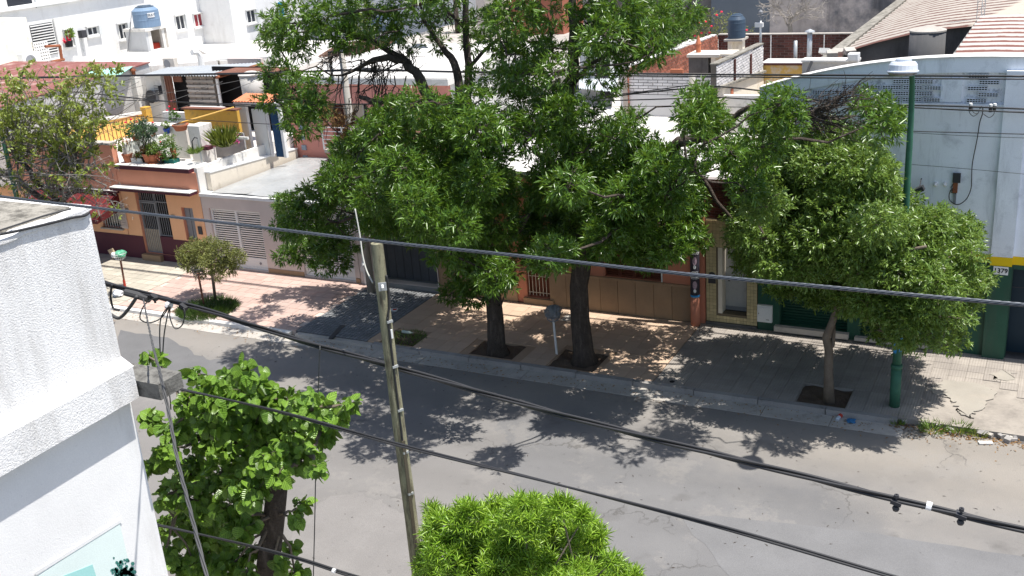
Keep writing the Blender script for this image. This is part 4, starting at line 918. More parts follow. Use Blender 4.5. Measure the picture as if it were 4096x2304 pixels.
pieces(SH, 'batten', [(a[0]+w_/2, SY+.04, a[2]+h_*j/6, w_, .04, .1, (0, random.uniform(-.01, .01), 0)) for j in range(6)], M('pale_batten_wood', (.36, .33, .30), bump=.2, piece=.15))
a2 = fb(r1, 1790, 660, 1830, 890, SY); MB().tube([(P(*r1(1795, 650), Y=SY)[0], SY, P(*r1(1795, 650), Y=SY)[2]), (P(*r1(1835, 890), Y=SY)[0], SY, 3.4)], .07, 6).build('corner_post', METALW, SH)
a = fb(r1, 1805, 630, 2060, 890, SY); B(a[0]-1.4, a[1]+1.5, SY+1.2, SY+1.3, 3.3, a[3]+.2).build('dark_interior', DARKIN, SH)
B(a[0], a[1]+1.5, SY-.2, SY+1.2, a[3]+.12, a[3]+.17).build('ceiling_board', WOODR, SH)
Q = [P(*r1(1185, 622), Y=SY-.35), P(*r1(1800, 628), Y=SY-.35), P(*r1(2170, 520), Y=SY+4), P(*r1(1390, 560), Y=SY+4)]
corrugated('roof_sheet', Q, 26, .035, M('zinc_sheet', (.34, .36, .375), rough=.45, var=.15, bump=0, streak=((.4, .2, .1), 1.5, .62, .75, .5)), SH)
ed = [P(*r1(1795, 640), Y=SY-.4), P(*r1(2170, 528), Y=SY+4)]; MB().tube(ed, .07, 5).build('roof_edge_beam', RUST, SH)
w_ = thing('shed_fan_unit', 'grey fan unit hung on the stained shed wall', 'air conditioner', P(*r1(1285, 840), Y=SY)); a = fb(r1, 1243, 745, 1325, 838, SY); B(a[0], a[1], SY-.25, SY-.02, a[2], a[3]).build('casing', METALG, w_)
MB().tube([((a[0]+a[1])/2, SY-.251, (a[2]+a[3])/2), ((a[0]+a[1])/2, SY-.28, (a[2]+a[3])/2)], .3, 14).build('fan_grille', METALD, w_)
w_ = thing('wall_rack', 'small dark wire rack beside the fan unit on the shed wall', 'rack', P(*r1(1325, 780), Y=SY)); a = fb(r1, 1298, 705, 1350, 778, SY); mb = MB()
for i in range(5): mb.box(a[0], a[1], SY-.2, SY-.17, a[2]+i*(a[3]-a[2])/4-.012, a[2]+i*(a[3]-a[2])/4+.012)
mb.box(a[1]-.03, a[1], SY-.2, SY-.003, a[2], a[3]); mb.build('wire_shelf', METALD, w_)
ac_unit('beige air conditioner unit on the roof edge above the corrugated sheets', P(*r1(1420, 572), Y=41), 'y', .9)
v = thing('roof_cowl', 'white elbow vent cowl on the roof behind the corrugated shed', 'vent', P(*r1(1660, 520), Y=42)); a = P(*r1(1665, 520), Y=42)
MB().tube([a+np.array([0, 0, -.6]), a+np.array([0, 0, .35]), a+np.array([-.06, -.12, .55]), a+np.array([-.12, -.4, .6])], .16, 9).build('elbow', METALW, v)
MB().tube([P(*r1(1790, 492), Y=43), P(*r1(2250, 470), Y=43)], .07, 6).build('roof_gutter', METALW, v)
a = fb(r1, 1880, 485, 2165, 530, 42.5); lowb = B(a[0], a[1], 42.5, 42.7, 3.5, a[3]).build('low_block', BEIGE); props(lowb, 'low brownish wall under the white gutter behind the shed', 'wall')
# fibre cement tank, tiled bathroom hut
ft = thing('cement_tank', 'round white fibre-cement water tank beside the dark shed opening', 'water tank', P(*r1(2085, 790), Y=34.5)); a = P(*r1(2000, 610), Y=34.5); b_ = P(*r1(2175, 780), Y=34.5); rr_ = (b_[0]-a[0])*.5
MB().lathe(((a[0]+b_[0])/2, 34.5, b_[2]-.4), [(rr_*.9, 0), (rr_, a[2]-b_[2]+.35)], 26).build('tank_body', FIBER, ft, smooth=True)
MB().lathe(((a[0]+b_[0])/2, 34.5, a[2]-.05), [(rr_*1.07, 0), (rr_*1.08, .05), (rr_*.3, .16), (.02, .17)], 26).build('tank_lid', FIBER, ft)
HY = 32.2
HT = thing('roof_hut', 'small white washroom hut with blue curtain on the roof terrace', 'hut', (-28.5, HY, 3.4))
def fh(name, xa, ya, xb_, yb, mat, d0, d1, z0=None, par=None):
    a = fb(r1, xa, ya, xb_, yb, HY); return B(a[0], a[1], HY+d0, HY+d1, a[2] if z0 is None else z0, a[3]).build(name, mat, par or HT)
fh('front_wall', 1945, 862, 2075, 1165, W_WALL, 0, .15, 3.4); dd = fh('door', 2072, 905, 2215, 1160, PANELG, .05, .1, 3.4); fh('transom', 2072, 862, 2180, 900, DARKIN, .03, .1)
fh('door_post', 2185, 862, 2232, 1140, W_WALL, 0, .15, 3.4); fh('curtain', 2212, 870, 2312, 1120, CURT_B, .1, .14, 3.4); fh('door_post', 2288, 862, 2345, 1110, W_WALL, 0, .15, 3.4)
a, b_ = P(*r1(1925, 838), Y=HY-.25), P(*r1(2190, 862), Y=HY-.25); zc = (a[2]+b_[2])/2
for i in range(13):
    xx = a[0]+(b_[0]+.35-a[0])*(i+.5)/13; mb = MB(); n = 5; r_ = (b_[0]+.35-a[0])/13*.56
    for k in range(n): pass
    pts0 = [(xx+r_*math.cos(t), HY-.3, zc+r_*.7*math.sin(t)) for t in np.linspace(0, math.pi, 7)]; pts1 = [(p[0], HY+.55, p[2]+.16) for p in pts0]
    for k in range(6): mb.poly([pts0[k], pts0[k+1], pts1[k+1], pts1[k]][::-1])
    mb.build('roof_tile', CLAY_T, HT, smooth=True)
B(a[0]-.02, b_[0]+.4, HY-.2, HY+.55, zc-.1, zc-.01).build('roof_board', W_WALL, HT)
# terrace walls
a = fb(r1, 1522, 905, 1978, 1040, 31.6); yw = thing('ochre_wall', 'ochre terrace wall with white coping above the pergola', 'wall', (a[0], 31.6, 3.5)); B(a[0], a[1], 31.6, 31.75, 3.5, a[3]).build('wall_face', YEL, yw); B(a[0]-.1, a[1], 31.55, 31.9, a[3]+.002, a[3]+.06).build('coping', WOODR, yw)
c_ = fb(r1, 1560, 882, 1845, 893, 31.9); B(c_[0], c_[1], 31.9, 32.05, a[3], c_[3]).build('white_ledge', W_WALL, yw)
pp = MB().tube([P(*r1(1480, 1020), Y=30.8), P(*r1(1935, 888), Y=31.5)], .03, 6).build('yellow_pole', YEL_B); props(pp, 'yellow pole leaning across the ochre terrace wall', 'pole')
a = fb(r1, 1105, 1030, 1550, 1150, 31.0); tw_ = B(a[0], a[1], 31.0, 31.5, 3.5, a[3]).build('terrace_wall', W_OLD); props(tw_, 'low thick white terrace wall behind the red geraniums', 'wall')
a = fb(r1, 1400, 935, 1535, 1010, 31.55); tw_ = B(a[0]-.6, a[1], 31.78, 31.95, 3.5, a[3]-.02).build('terrace_wall', W_OLD); props(tw_, 'white stained terrace wall left of the ochre wall', 'wall')
XW = -31.55
tpts = [P(*z2(*q), X=XW) for q in ((0, 690), (320, 612), (640, 545), (880, 492), (1000, 520))]
sw = MB().prism([(XW, p[1], p[2]) for p in tpts]+[(XW, tpts[-1][1], 3.5), (XW, tpts[0][1], 3.5)], (-.18, 0, 0)).build('terrace_side_wall', M('pale_green_wash', (.70, .72, .66), var=.08, bump=.3, stain=((.45, .44, .38), 1.8, .58, .72, .5))); props(sw, 'pale sloping terrace wall behind the row of potted plants', 'wall')
a = fb(z2, 985, 410, 1215, 700, 30.3); cb = B(a[0], a[1], 30.3, 31.0, 3.5, a[3]).build('white_masonry_block', W_OLD); props(cb, 'white masonry block on the terrace right of the terracotta bowl', 'block')
PG = thing('pergola', 'white slatted pergola top below the ochre wall', 'pergola', P(*z2(1500, 480), Z=4.55))
for q in (((1330, 540), (1755, 432)), ((1300, 512), (1640, 425)), ((1285, 468), (1510, 395)), ((1270, 440), (1390, 380)), ((1200, 402), (1275, 373)), ((1420, 425), (1620, 372)), ((1590, 420), (1740, 385))):
    MB().tube([P(*z2(*q[0]), Z=4.55), P(*z2(*q[1]), Z=4.55)], .05, 4).build('pergola_slat', METALW, PG)
a = P(*z2(1330, 560), Z=4.5); B(a[0], a[0]+1.9, a[1], a[1]+.08, 4.4, 4.49).build('pergola_beam', METALW, PG)
vp = thing('vent_pipe', 'galvanised vent pipe with a hooked cable beside the terrace parapet', 'pipe', P(*z2(1240, 1100), Y=29.2)); a, b_ = P(*z2(1162, 610), Y=29.2), P(*z2(1240, 1095), Y=29.2)
MB().tube([(b_[0], 29.2, b_[2]-.2), (b_[0], 29.2, a[2])], .035, 7).build('pipe', GALV, vp); MB().tube([(b_[0], 29.2, a[2]), (b_[0]-.1, 29.15, a[2]+.05), (b_[0]-.22, 29.1, a[2]-.1), (b_[0]-.22, 29.1, a[2]-.5)], .022, 6).build('hooked_cable', CABLE, vp)

# middle distance, right
KX = -24
sd = thing('satellite_dish', 'grey round dish on the roof behind the big tree limb', 'satellite dish', P(*r3(1412, 560), Y=41)); a = P(*r3(1412, 495), Y=41)
MB().tube([a+np.array([.0, -.02, .0]), a+np.array([.0, .03, .0])], [.72, .70], 26).build('reflector', M('dish_grey', (.19, .21, .24), rough=.5, bump=0), sd); MB().tube([a+np.array([0, .05, 0]), a+np.array([.1, .3, -1.4])], .04, 6).build('mast', METALG, sd)
tb = P(*r3(1128, 385), Y=52); water_tank('blue water tank lettered in white among the branches', (tb[0], 52, tb[2]-.3), .95, 2.0, TANK_D, 'manap', rad(-62))
a, b_ = P(*r3(880, 405), Z=5.2), P(*r3(1250, 345), Z=5.2)
rt = thing('old_tile_roof', 'old brown tiled roof seen through the tree limbs', 'roof', (a[0], a[1], 4.3))
corrugated('roof_tiles', [P(*r3(560, 470), Z=4.6), P(*r3(1050, 450), Z=4.6), P(*r3(1200, 330), Z=5.6), P(*r3(760, 350), Z=5.6)], 20, .06, M('old_roof_tile', (.36, .22, .17), var=.25, bump=.3, stain=((.65, .6, .55), 2, .5, .65, .6)), rt)
a = fb(r3, 1862, -60, 1955, 240, 58); cbx = thing('cream_building', 'tall cream plastered building block behind the trees', 'building', (a[0], 58, 3)); B(a[0], a[1], 58, 62, 3, a[3]+2).build('painted_shade_wall', M('shade_toned_cream', (.55, .49, .44), var=.06, bump=.1), cbx)  # greyer tone puts the shade on this side of the cream block into its colour
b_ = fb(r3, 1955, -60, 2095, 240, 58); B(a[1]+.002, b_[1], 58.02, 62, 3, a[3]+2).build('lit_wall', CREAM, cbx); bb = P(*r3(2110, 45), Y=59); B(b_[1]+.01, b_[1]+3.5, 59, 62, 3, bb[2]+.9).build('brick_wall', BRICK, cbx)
B(b_[1]+.4, b_[1]+1.1, 58.9, 59.2, bb[2]-.3, bb[2]+.2).build('ac_niche', DARKIN, cbx)
wbk = B(-52, -22, 64.5, 66, 3, 8.0).build('white_back_building', W_WALL); props(wbk, 'plain white building wall behind the tree crowns', 'building')
hut2 = thing('white_roof_room', 'small white rooftop room behind the right tree trunk', 'rooftop shed', (-18, 43, 3.6)); a = fb(r5, 655, 385, 820, 560, 44); B(a[0], a[1], 44, 46.5, 3.6, a[3]).build('walls', M('grey_white_render', (.6, .6, .58), bump=.2), hut2); B(a[0]-.1, a[1]+.1, 43.9, 46.6, a[3]+.002, a[3]+.1).build('roof_slab', W_WALL, hut2); B(a[0]+.9, a[0]+1.4, 43.97, 43.999, 3.65, a[3]-.3).build('doorway', METALD, hut2)
cs = thing('pale_corrugated_roof', 'pale ribbed metal roof between the tree trunk and the white brick wall', 'roof', (-17.5, 40, 4.2))
corrugated('roof_sheet', [P(*r5(650, 730), Z=4.35), P(*r5(960, 760), Z=4.35), P(*r5(1000, 540), Z=4.6), P(*r5(660, 560), Z=4.6)], 22, .04, M('pale_zinc', (.62, .66, .68), rough=.4, bump=0), cs)
# whitewashed block wall (facing the street)
WY = 40.0
bw = thing('white_block_wall', 'whitewashed brick wall with smooth render below, facing the street', 'wall', (-13.7, WY, 3.5))
B(-16.1, -11.25, WY+.02, WY+.2, 3.5, 5.40).build('wall_core', MORTAR_W, bw)
B(-16.1, -11.25, WY-.015, WY+.018, 3.5, 4.57).build('render', M('grey_white_plaster', (.62, .61, .60), var=.06, bump=.2, stain=((.42, .40, .38), 1.2, .55, .7, .4)), bw)
pieces(bw, 'brick', bricks(-16.1, -11.25, 4.58, 5.38, WY+.005, .40, .115, .024), BRICK_W)
def bricks_y(X, y0, y1, zlo, zhi, L=.34, h=.125, gap=.026):
    out = []; j = 0; z = min(zlo(y0), zlo(y1))+h/2
    while z < max(zhi(y0), zhi(y1)):
        y = y0-(L/2 if j % 2 else 0)
        while y < y1-.03:
            a, b_ = max(y, y0), min(y+L-gap, y1); m = (a+b_)/2
            if b_-a > .05 and zlo(m) < z < zhi(m)-.02: out.append((X+random.uniform(-.006, .006), m, z, .03, b_-a, h-gap))
            y += L
        z += h; j += 1
    return out
XB = P(*z4(1425, 430), Y=52)[0]
qa, qb = P(*z4(330, 815), X=XB), P(*z4(1420, 425), X=XB)
tz = lambda y: qa[2]+(y-qa[1])*(qb[2]-qa[2])/(qb[1]-qa[1])
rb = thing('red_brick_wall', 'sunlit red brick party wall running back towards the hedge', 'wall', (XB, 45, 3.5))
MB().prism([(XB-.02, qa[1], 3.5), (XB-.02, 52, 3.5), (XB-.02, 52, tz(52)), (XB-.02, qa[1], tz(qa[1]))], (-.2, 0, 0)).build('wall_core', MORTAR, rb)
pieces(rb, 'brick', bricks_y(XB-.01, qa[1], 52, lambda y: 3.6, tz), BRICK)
pieces(rb, 'coping_brick', [(XB-.12, qa[1]+i*.27+.13, tz(qa[1]+i*.27)+.02+random.uniform(-.01, .02), .26, .24, .05) for i in range(int((52-qa[1])/.27)) if random.random() < .85], BRICK_W)
qc = P(*z5(800, 352), Y=52.0)
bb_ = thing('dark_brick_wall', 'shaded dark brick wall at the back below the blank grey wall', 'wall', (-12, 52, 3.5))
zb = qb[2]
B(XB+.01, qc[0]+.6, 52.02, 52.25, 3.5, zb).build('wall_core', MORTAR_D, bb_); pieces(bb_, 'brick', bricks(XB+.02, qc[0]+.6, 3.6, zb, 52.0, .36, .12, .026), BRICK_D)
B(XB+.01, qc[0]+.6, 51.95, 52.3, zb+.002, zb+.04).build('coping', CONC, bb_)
for q in (2065,): a = P(*z4(q, 420), Y=51.95); B(a[0]-.02, a[0]+.02, 51.93, 51.98, 3.6, zb-.02).build('white_conduit', METALW, bb_)
a = P(*z5(272, 380), Y=51.95); B(a[0]-.02, a[0]+.02, 51.93, 51.98, 3.6, zb-.02).build('white_conduit', METALW, bb_)
XS_ = -11.2
sa, sb, sc_, sdn = P(*z4(1410, 785), X=XS_), P(*z4(1972, 532), X=XS_), P(*z4(1985, 850), X=XS_), P(*z4(1430, 1050), X=XS_)
hi_ = lambda y: sa[2]+(y-sa[1])*(sb[2]-sa[2])/(sb[1]-sa[1]); lo_ = lambda y: sdn[2]+(y-sdn[1])*(sc_[2]-sdn[2])/(sc_[1]-sdn[1])
ws = thing('white_brick_side_wall', 'whitewashed sloping brick wall with two dark pillars', 'wall', (XS_, sa[1], 4))
MB().prism([(XS_-.02, sa[1], 3.5), (XS_-.02, sb[1], 3.5), (XS_-.02, sb[1], hi_(sb[1])), (XS_-.02, sa[1], hi_(sa[1]))], (-.2, 0, 0)).build('wall_core', MORTAR_W, ws)
pieces(ws, 'brick', bricks_y(XS_-.01, sa[1], sb[1], lo_, hi_, .34, .105), BRICK_W)
MB().prism([(XS_, sa[1]+.05, 3.55), (XS_, sb[1], 3.55), (XS_, sb[1], lo_(sb[1])-.05), (XS_, sa[1]+.05, lo_(sa[1])-.05)], (.03, 0, 0)).build('stained_render', CREAM, ws)
MB().prism([(XS_, sa[1], lo_(sa[1])-.05), (XS_, sb[1], lo_(sb[1])-.05), (XS_, sb[1], lo_(sb[1])+.03), (XS_, sa[1], lo_(sa[1])+.03)], (.14, 0, 0)).build('ledge', MOSS, ws)
for qx, qt, qbm in ((1620, 715, 990), (1815, 655, 890)):
    a, b_ = P(*z4(qx, qt), X=XS_), P(*z4(qx, qbm), X=XS_); B(XS_+.006, XS_+.05, a[1]-.09, a[1]+.09, b_[2], a[2]).build('dark_pillar', BRICK_D, ws)
MB().prism([(XS_+.03, sa[1], hi_(sa[1])+.003), (XS_+.03, sb[1], hi_(sb[1])+.003), (XS_+.03, sb[1], hi_(sb[1])+.05), (XS_+.03, sa[1], hi_(sa[1])+.05)], (-.28, 0, 0)).build('coping', MOSS, ws)
OY = sb[1]+.1
a = fb(z4, 1968, 785, 2620, 1000, OY); oc = thing('ochre_stained_wall', 'peeling ochre wall above a strip of white roof', 'wall', (a[0], OY, 3.5)); B(a[0], a[1]+1.0, OY, OY+.2, 3.4, a[3]).build('wall_face', M('peeling_ochre', (.55, .36, .11), var=.15, bump=.3, stain=((.55, .48, .40), 1.6, .52, .6, .8)), oc)
B(a[0]-.05, a[1]+1.0, OY-.08, OY+1.0, a[3]+.002, a[3]+.06).build('roof_edge', BRICK_D, oc); B(a[0]-.05, a[1]+1.0, OY-.02, OY+1.0, a[3]+.062, a[3]+.1).build('roof_coating', WROOF, oc)
# tank on a pillar, chimneys, small concrete shelter
TY = 47.5
a, b_ = P(*z4(1545, 260), Y=TY), P(*z4(1758, 455), Y=TY); tk = water_tank('dark blue ribbed water tank raised on a concrete pillar by the brick walls', ((a[0]+b_[0])/2, TY, b_[2]), (b_[0]-a[0])/2*.97, (P(*z4(1650, 175), Y=TY)[2]-b_[2])*1.02, TANK_D)
cpl = thing('tank_pillar', 'pale concrete pillar and slab carrying the dark blue tank', 'pillar', ((a[0]+b_[0])/2, TY, 3.6)); c_ = fb(z4, 1565, 468, 1728, 690, TY); B(c_[0], c_[0]+.18, TY-.3, TY+.3, 3.6, c_[3]-.04).build('pillar_leg', CREAM, cpl); B(c_[0]+.182, c_[1], TY-.1, TY+.3, c_[3]-.5, c_[3]-.04).build('pillar_head', CREAM, cpl); B(c_[0]-.12, c_[1]+.1, TY-.5, TY+.5, b_[2]-.09, b_[2]-.003).build('slab', CONC, cpl)
def flue(label, conv, xt, yt, yb, Y, r, mat, cap=True, lamp=False):
    a, b_ = P(*conv(xt, yt), Y=Y), P(*conv(xt, yb), Y=Y); t = thing('flue_pipe', label, 'flue pipe', (a[0], Y, b_[2]), 'metal flue pipes on the roofs')
    MB().tube([(a[0], Y, b_[2]-.5), (a[0], Y, a[2])], r, 10).build('pipe', mat, t, smooth=True)
    if cap: MB().lathe((a[0], Y, a[2]-.02), [(r*2.1, 0), (r*1.9, .04), (.01, .12)], 12).build('cap', mat, t)
    if lamp: MB().lathe((a[0], Y, a[2]), [(r*.6, 0), (r*.6, .25), (r*1.9, .27), (r*1.9, .35), (r*.8, .42)], 10).build('cowl', METALG, t); B(a[0]-.22, a[0]+.1, Y-.08, Y+.08, a[2]-.25, a[2]-.08).build('bracket', METALW, t)
flue('tall galvanised flue pipe with flat cap in front of the dark brick wall', z5, 110, 350, 680, OY+1.2, .1, GALV)
flue('short pale flue pipe left of the tall capped one', z4, 2363, 492, 742, OY+1.4, .075, GALV, False)
flue('thin flue pipe with small cowl right of the dark blue tank', z4, 1940, 250, 530, sb[1]+.15, .045, GALV, False, True)
flue('low grey flue pipe near the concrete pole top', z4, 1387, 1035, 1300, 38.2, .05, GALV)
SHL = thing('concrete_shelter', 'small concrete shelf structure against the red brick wall', 'shelter', P(*z4(1200, 780), Y=44)); a = fb(z4, 1045, 660, 1360, 790, 44); B(a[0], a[1]+.3, 44, 45.2, a[3]-.12, a[3]).build('slab', CREAM, SHL); B(a[0]+.05, a[0]+.9, 44.1, 45, 3.6, a[3]-.123).build('grey_side', CONC_D, SHL); B(a[1]-.1, a[1]+.1, 44.1, 45, 3.6, a[3]-.123).build('support', CREAM, SHL); B(a[1]+.5, a[1]+.62, 44.1, 45, 3.6, a[3]-.123).build('support', CREAM, SHL); B(a[1]+.32, a[1]+.8, 44, 45.2, a[3]-.08, a[3]+.02).build('slab', CREAM, SHL)
gn_ = thing('clay_chimney', 'small red clay chimney pot on the concrete shelter', 'chimney', P(*z4(1190, 630), Y=44.6)); a = P(*z4(1190, 630), Y=44.6); MB().lathe(a-np.array([0, 0, .05]), [(.11, 0), (.11, .38), (.13, .4), (.02, .75)], 9).build('pot', CLAY, gn_)
a = P(*z4(1035, 790), Y=41.2); hb = B(a[0]-.25, a[0]+.25, 40.05, 40.2, 5.402, 5.56).build('hollow_brick', CLAY); props(hb, 'orange hollow brick lying on the whitewashed wall', 'brick')
a = fb(z4, 1492, 1080, 1585, 1140, 38.5); ob = B(a[0], a[1], 38.5, 38.8, 3.73, a[3]).build('orange_block', CLAY); props(ob, 'orange painted block at the foot of the whitewashed walls', 'block')
a = fb(z4, 1475, 1150, 1920, 1300, 37.5); lw_ = B(a[0], a[1]+.3, 37.5, 37.7, 3.73, a[3]).build('roof_upstand', W_OLD); props(lw_, 'low grey-white upstand wall across the white roof', 'wall')
# blank back wall
BY = 62.0
xm = P(*z4(2050, 200), Y=BY)[0]
bkw = thing('blank_back_wall', 'huge blank stained grey wall closing the view at the back', 'building', (0, BY, 2)); B(xm, 14, BY, BY+1, 2, 14).build('grey_wall', BIGW, bkw); B(P(*z4(1340, 100), Y=BY)[0], xm-.004, BY+.05, BY+1, 2, 14).build('slate_wall', BIGW2, bkw); B(P(*z4(1130, 100), Y=BY)[0]-6, P(*z4(1340, 100), Y=BY)[0]-.004, BY+.2, BY+1, 2, 14).build('dark_wall', CONC_D, bkw)
# rear warehouse bay and striped barrel roofs
STR = stripe_mat('striped_roof_paint', (.13, .06, .045), (.41, .37, .32), 1, .85, thr=(.0, .35), cream=((.46, .41, .34), -12.2))
RW = thing('rear_warehouse', 'rear warehouse bay with curved red and white striped roof and dark gable', 'warehouse', (-4, 40, 4))
gx = [P(*z5(*q), Y=40) for q in ((510, 575), (860, 470), (1220, 383), (1580, 325), (1930, 287))]
gx = [(p[0], p[2]) for p in gx]; gx += [(-1.0, gx[-1][1]+.22), (2, gx[-1][1]+.3), (6, gx[-1][1]+.1)]
MB().prism([(gx[0][0], 40, 3.5), (gx[-1][0], 40, 3.5)]+[(x, 40, z) for x, z in reversed(gx)], (0, .25, 0)).build('gable_wall', CONC_D, RW)
def barrel(name, prof, y0, y1, wl, mat, par, rise=0.0):
    mb = MB(); n = int((y1-y0)/wl*8); pr = []
    for i in range(len(prof)-1):
        for k in range(4): t = k/4; pr.append((prof[i][0]*(1-t)+prof[i+1][0]*t, prof[i][1]*(1-t)+prof[i+1][1]*t))
    pr.append(prof[-1]); k = len(pr)
    for j in range(n+1):
        y = y0+(y1-y0)*j/n
        for x, z in pr: mb.v.append((x, y, z+.045*math.sin(2*math.pi*y/wl)+rise*(y-y0)))
    for j in range(n):
        for i in range(k-1): q = j*k+i; mb.f.append((q, q+1, q+k+1, q+k))
    return mb.build(name, mat, par, smooth=True)
barrel('roof', [(x, z+.05) for x, z in gx], 39.8, 56, .85, STR, RW)
ev = P(*z5(1020, 245), Y=53); MB().prism([(gx[0][0]-.05, 37.8, gx[0][1]-.5), (gx[0][0]-.55, 37.8, gx[0][1]-.5), (gx[0][0]-.55, 37.8, gx[0][1]+.05), (gx[0][0]-.05, 37.8, gx[0][1]+.12)], (.0, 18, 0)).build('eave_beam', MOSS, RW)
prof2 = [(x, arch(x)-.42) for x in np.arange(-3.0, 8.1, 1.0)]
barrel('front_bay_roof', prof2, 28.72, 39.75, .85, stripe_mat('striped_front_roof_paint', (.17, .065, .047), (.46, .43, .39), 1, .85, thr=(-.05, .3)), H6)
B(-3.05, -2.99, 28.71, 39.9, 4, arch(-3)-.45).build('bay_side_wall', CONC_D, H6); B(-7.4, -3.06, 28.72, 39.95, 5.0, 5.15).build('yard_roof', CONC_D, H6)
TKY = 38.0
a, b_ = P(*z5(1225, 350), Y=TKY), P(*z5(1625, 640), Y=TKY); rr_ = abs(P(*z5(1630, 350), Y=TKY)[0]-a[0])/2; tc = a[0]+rr_
ct_ = thing('concrete_tank', 'big cylindrical grey concrete water tank with shallow conical lid', 'water tank', (tc, TKY, 5.2)); MB().lathe((tc, TKY, 5.15), [(rr_*1.02, 0), (rr_, a[2]-5.15)], 32).build('tank_body', M('tank_concrete', (.11, .11, .112), var=.1, bump=.2, streak=((.16, .15, .15), 3, .5, .7, .5)), ct_, smooth=True); MB().lathe((tc, TKY, a[2]+.002), [(rr_*1.03, 0), (rr_*1.03, .05), (.05, .2), (.01, .2)], 32).build('tank_lid', CONC, ct_)
a = fb(z5, 25, 690, 640, 890, 34); sv = thing('foil_roof_parapet', 'roof box wrapped in silver foil behind the blue arched parapet', 'parapet', (a[0], 34, 5.2)); B(a[0], a[1], 34, 34.4, 5.0, a[3]).build('foil_face', M('crinkled_foil', (.50, .48, .45), rough=.35, var=.2, scale=2, bump=.8, bscale=5, dist=.06, spec=.5), sv); B(a[0]-.03, a[1], 33.95, 34.5, a[3]+.002, a[3]+.06).build('cap', W_OLD, sv); B(a[1]-.3, a[1], 33.9, 34.3, a[3]+.06, a[3]+.25).build('corner_block', W_WALL, sv)
a, b_ = P(*z5(130, 690), Y=33.8), P(*z5(50, 880), Y=33.3); fl = MB().tube([a, b_], .05, 6).build('black_strap', CABLE, sv)
dk = thing('sloped_concrete_roof', 'sloping bare concrete roof slab just behind the blue parapet', 'roof', P(*z5(200, 900), Y=32)); MB().prism([P(*z5(-30, 945), Y=30), P(*z5(420, 840), Y=30), P(*z5(560, 870), Y=33.4), P(*z5(150, 850), Y=33.4)], (0, 0, -.1)).build('slab', CREAM, dk)
a = P(*z5(500, 640), Y=37); rbk = thing('rubble_pile', 'broken bricks and a terracotta piece below the curved roof eave', 'rubble', a)
for i in range(7): MB().obox((a[0]+random.uniform(-.6, .25), 37+random.uniform(-.5, .5), a[2]+random.uniform(-.3, .25)), (.35, .25, .16), Matrix.Rotation(random.uniform(0, 3), 3, 'Z') @ Matrix.Rotation(.4, 3, 'X')).build('broken_block', [CONC, CLAY, W_OLD][i % 3], rbk)
a, b_ = P(*z5(2295, 45), Y=46), P(*z5(2455, 210), Y=46); bt = thing('small_blue_tank', 'small pale blue cylindrical tank on the striped roof at right', 'water tank', (a[0], 46, b_[2])); rr_ = (b_[0]-a[0])/2; MB().lathe((a[0]+rr_, 46, b_[2]-.1), [(rr_, 0), (rr_, a[2]-b_[2]+.1)], 18).build('tank_body', M('pale_blue_tank', (.27, .33, .45), rough=.5, bump=0), bt, smooth=True); B(a[0]-.1, b_[0]+.6, 45.4, 46.6, a[2]+.01, a[2]+.1).build('tank_lid', CLAY, bt)
mt = thing('lattice_mast', 'thin steel lattice mast on the striped warehouse roof', 'mast', P(*z5(1995, 270), Y=41)); a, b_ = P(*z5(1965, 250), Y=41), P(*z5(2050, 250), Y=41); B(a[0]-.15, b_[0]+.1, 40.7, 41.3, a[2]-.3, a[2]+.02).build('base_block', MOSS, mt)
mb = MB(); H_ = 3.2
for x_, y_ in ((a[0], 41), (b_[0], 41), ((a[0]+b_[0])/2, 41.25)): mb.tube([(x_, y_, a[2]), (x_, y_, a[2]+H_)], .012, 4)
for i in range(10): z_ = a[2]+i*.32; mb.tube([(a[0], 41, z_), (b_[0], 41, z_+.32)], .008, 4); mb.tube([(b_[0], 41, z_), ((a[0]+b_[0])/2, 41.25, z_+.32)], .008, 4)
mb.build('lattice', GALV, mt)
# ------------------------------------------------------------------ neighbour's white wall, close on the left
KN = .8
NX = -13.1*KN
def yk(y): return y*KN
def zk(z): return 12.5-(12.5-z)*KN
ZT = zk(8.43); YC = yk(10.95)
NW = thing('white_neighbour_house', 'rough white stucco house wall close by on the left with painted mural', 'house', (NX, 6, 0))
CPJ = .2
zb1, zb0 = (P(0, 1098, X=NX+CPJ)[2]+P(307, 941, X=NX+CPJ)[2])/2, (P(0, 1188, X=NX+CPJ)[2]+P(345, 1013, X=NX+CPJ)[2])/2
B(-24, NX, .5, YC, zb1-.1, ZT).build('parapet_wall', W_STUCCO, NW)
B(-24, NX, .5, YC, -.01, zb1-.1).build('lower_wall', W_STUCCO2, NW)
mb = MB(); n = 40
for i in range(n):
    y0, y1 = YC-5+(5.02)*i/n, YC-5+5.02*(i+1)/n; a, b_ = .02+.007*math.sin(i*.9)+.004*math.sin(i*2.3), .02+.007*math.sin((i+1)*.9)+.004*math.sin((i+1)*2.3)
    mb.prism([(NX-.5, y0, ZT+.002), (NX-.5, y1, ZT+.002), (NX+.03, y1, ZT+.02-b_*2), (NX+.03, y0, ZT+.02-a*2)], (0, 0, .05))
mb.build('plaster_lip', W_STUCCO, NW)
B(-24, NX-.15, .5, YC-.15, ZT+.005, ZT+.07).build('mossy_roof_top', MOSS, NW); B(-24, NX-.1, YC-.15, YC+.02, ZT+.005, ZT+.04).build('white_rim', W_STUCCO, NW)
B(NX-.05, NX+CPJ, .5, YC-.02, zb0, zb1).build('cornice_band', W_STUCCO, NW)
MB().prism([(NX+.002, .5, zb1+.002), (NX+CPJ, .5, zb1+.002), (NX+.002, .5, zb1+.11)], (0, YC-.5, 0)).build('cornice_slope', W_STUCCO, NW)
sc1 = P(455, 935, Y=YC+.42)
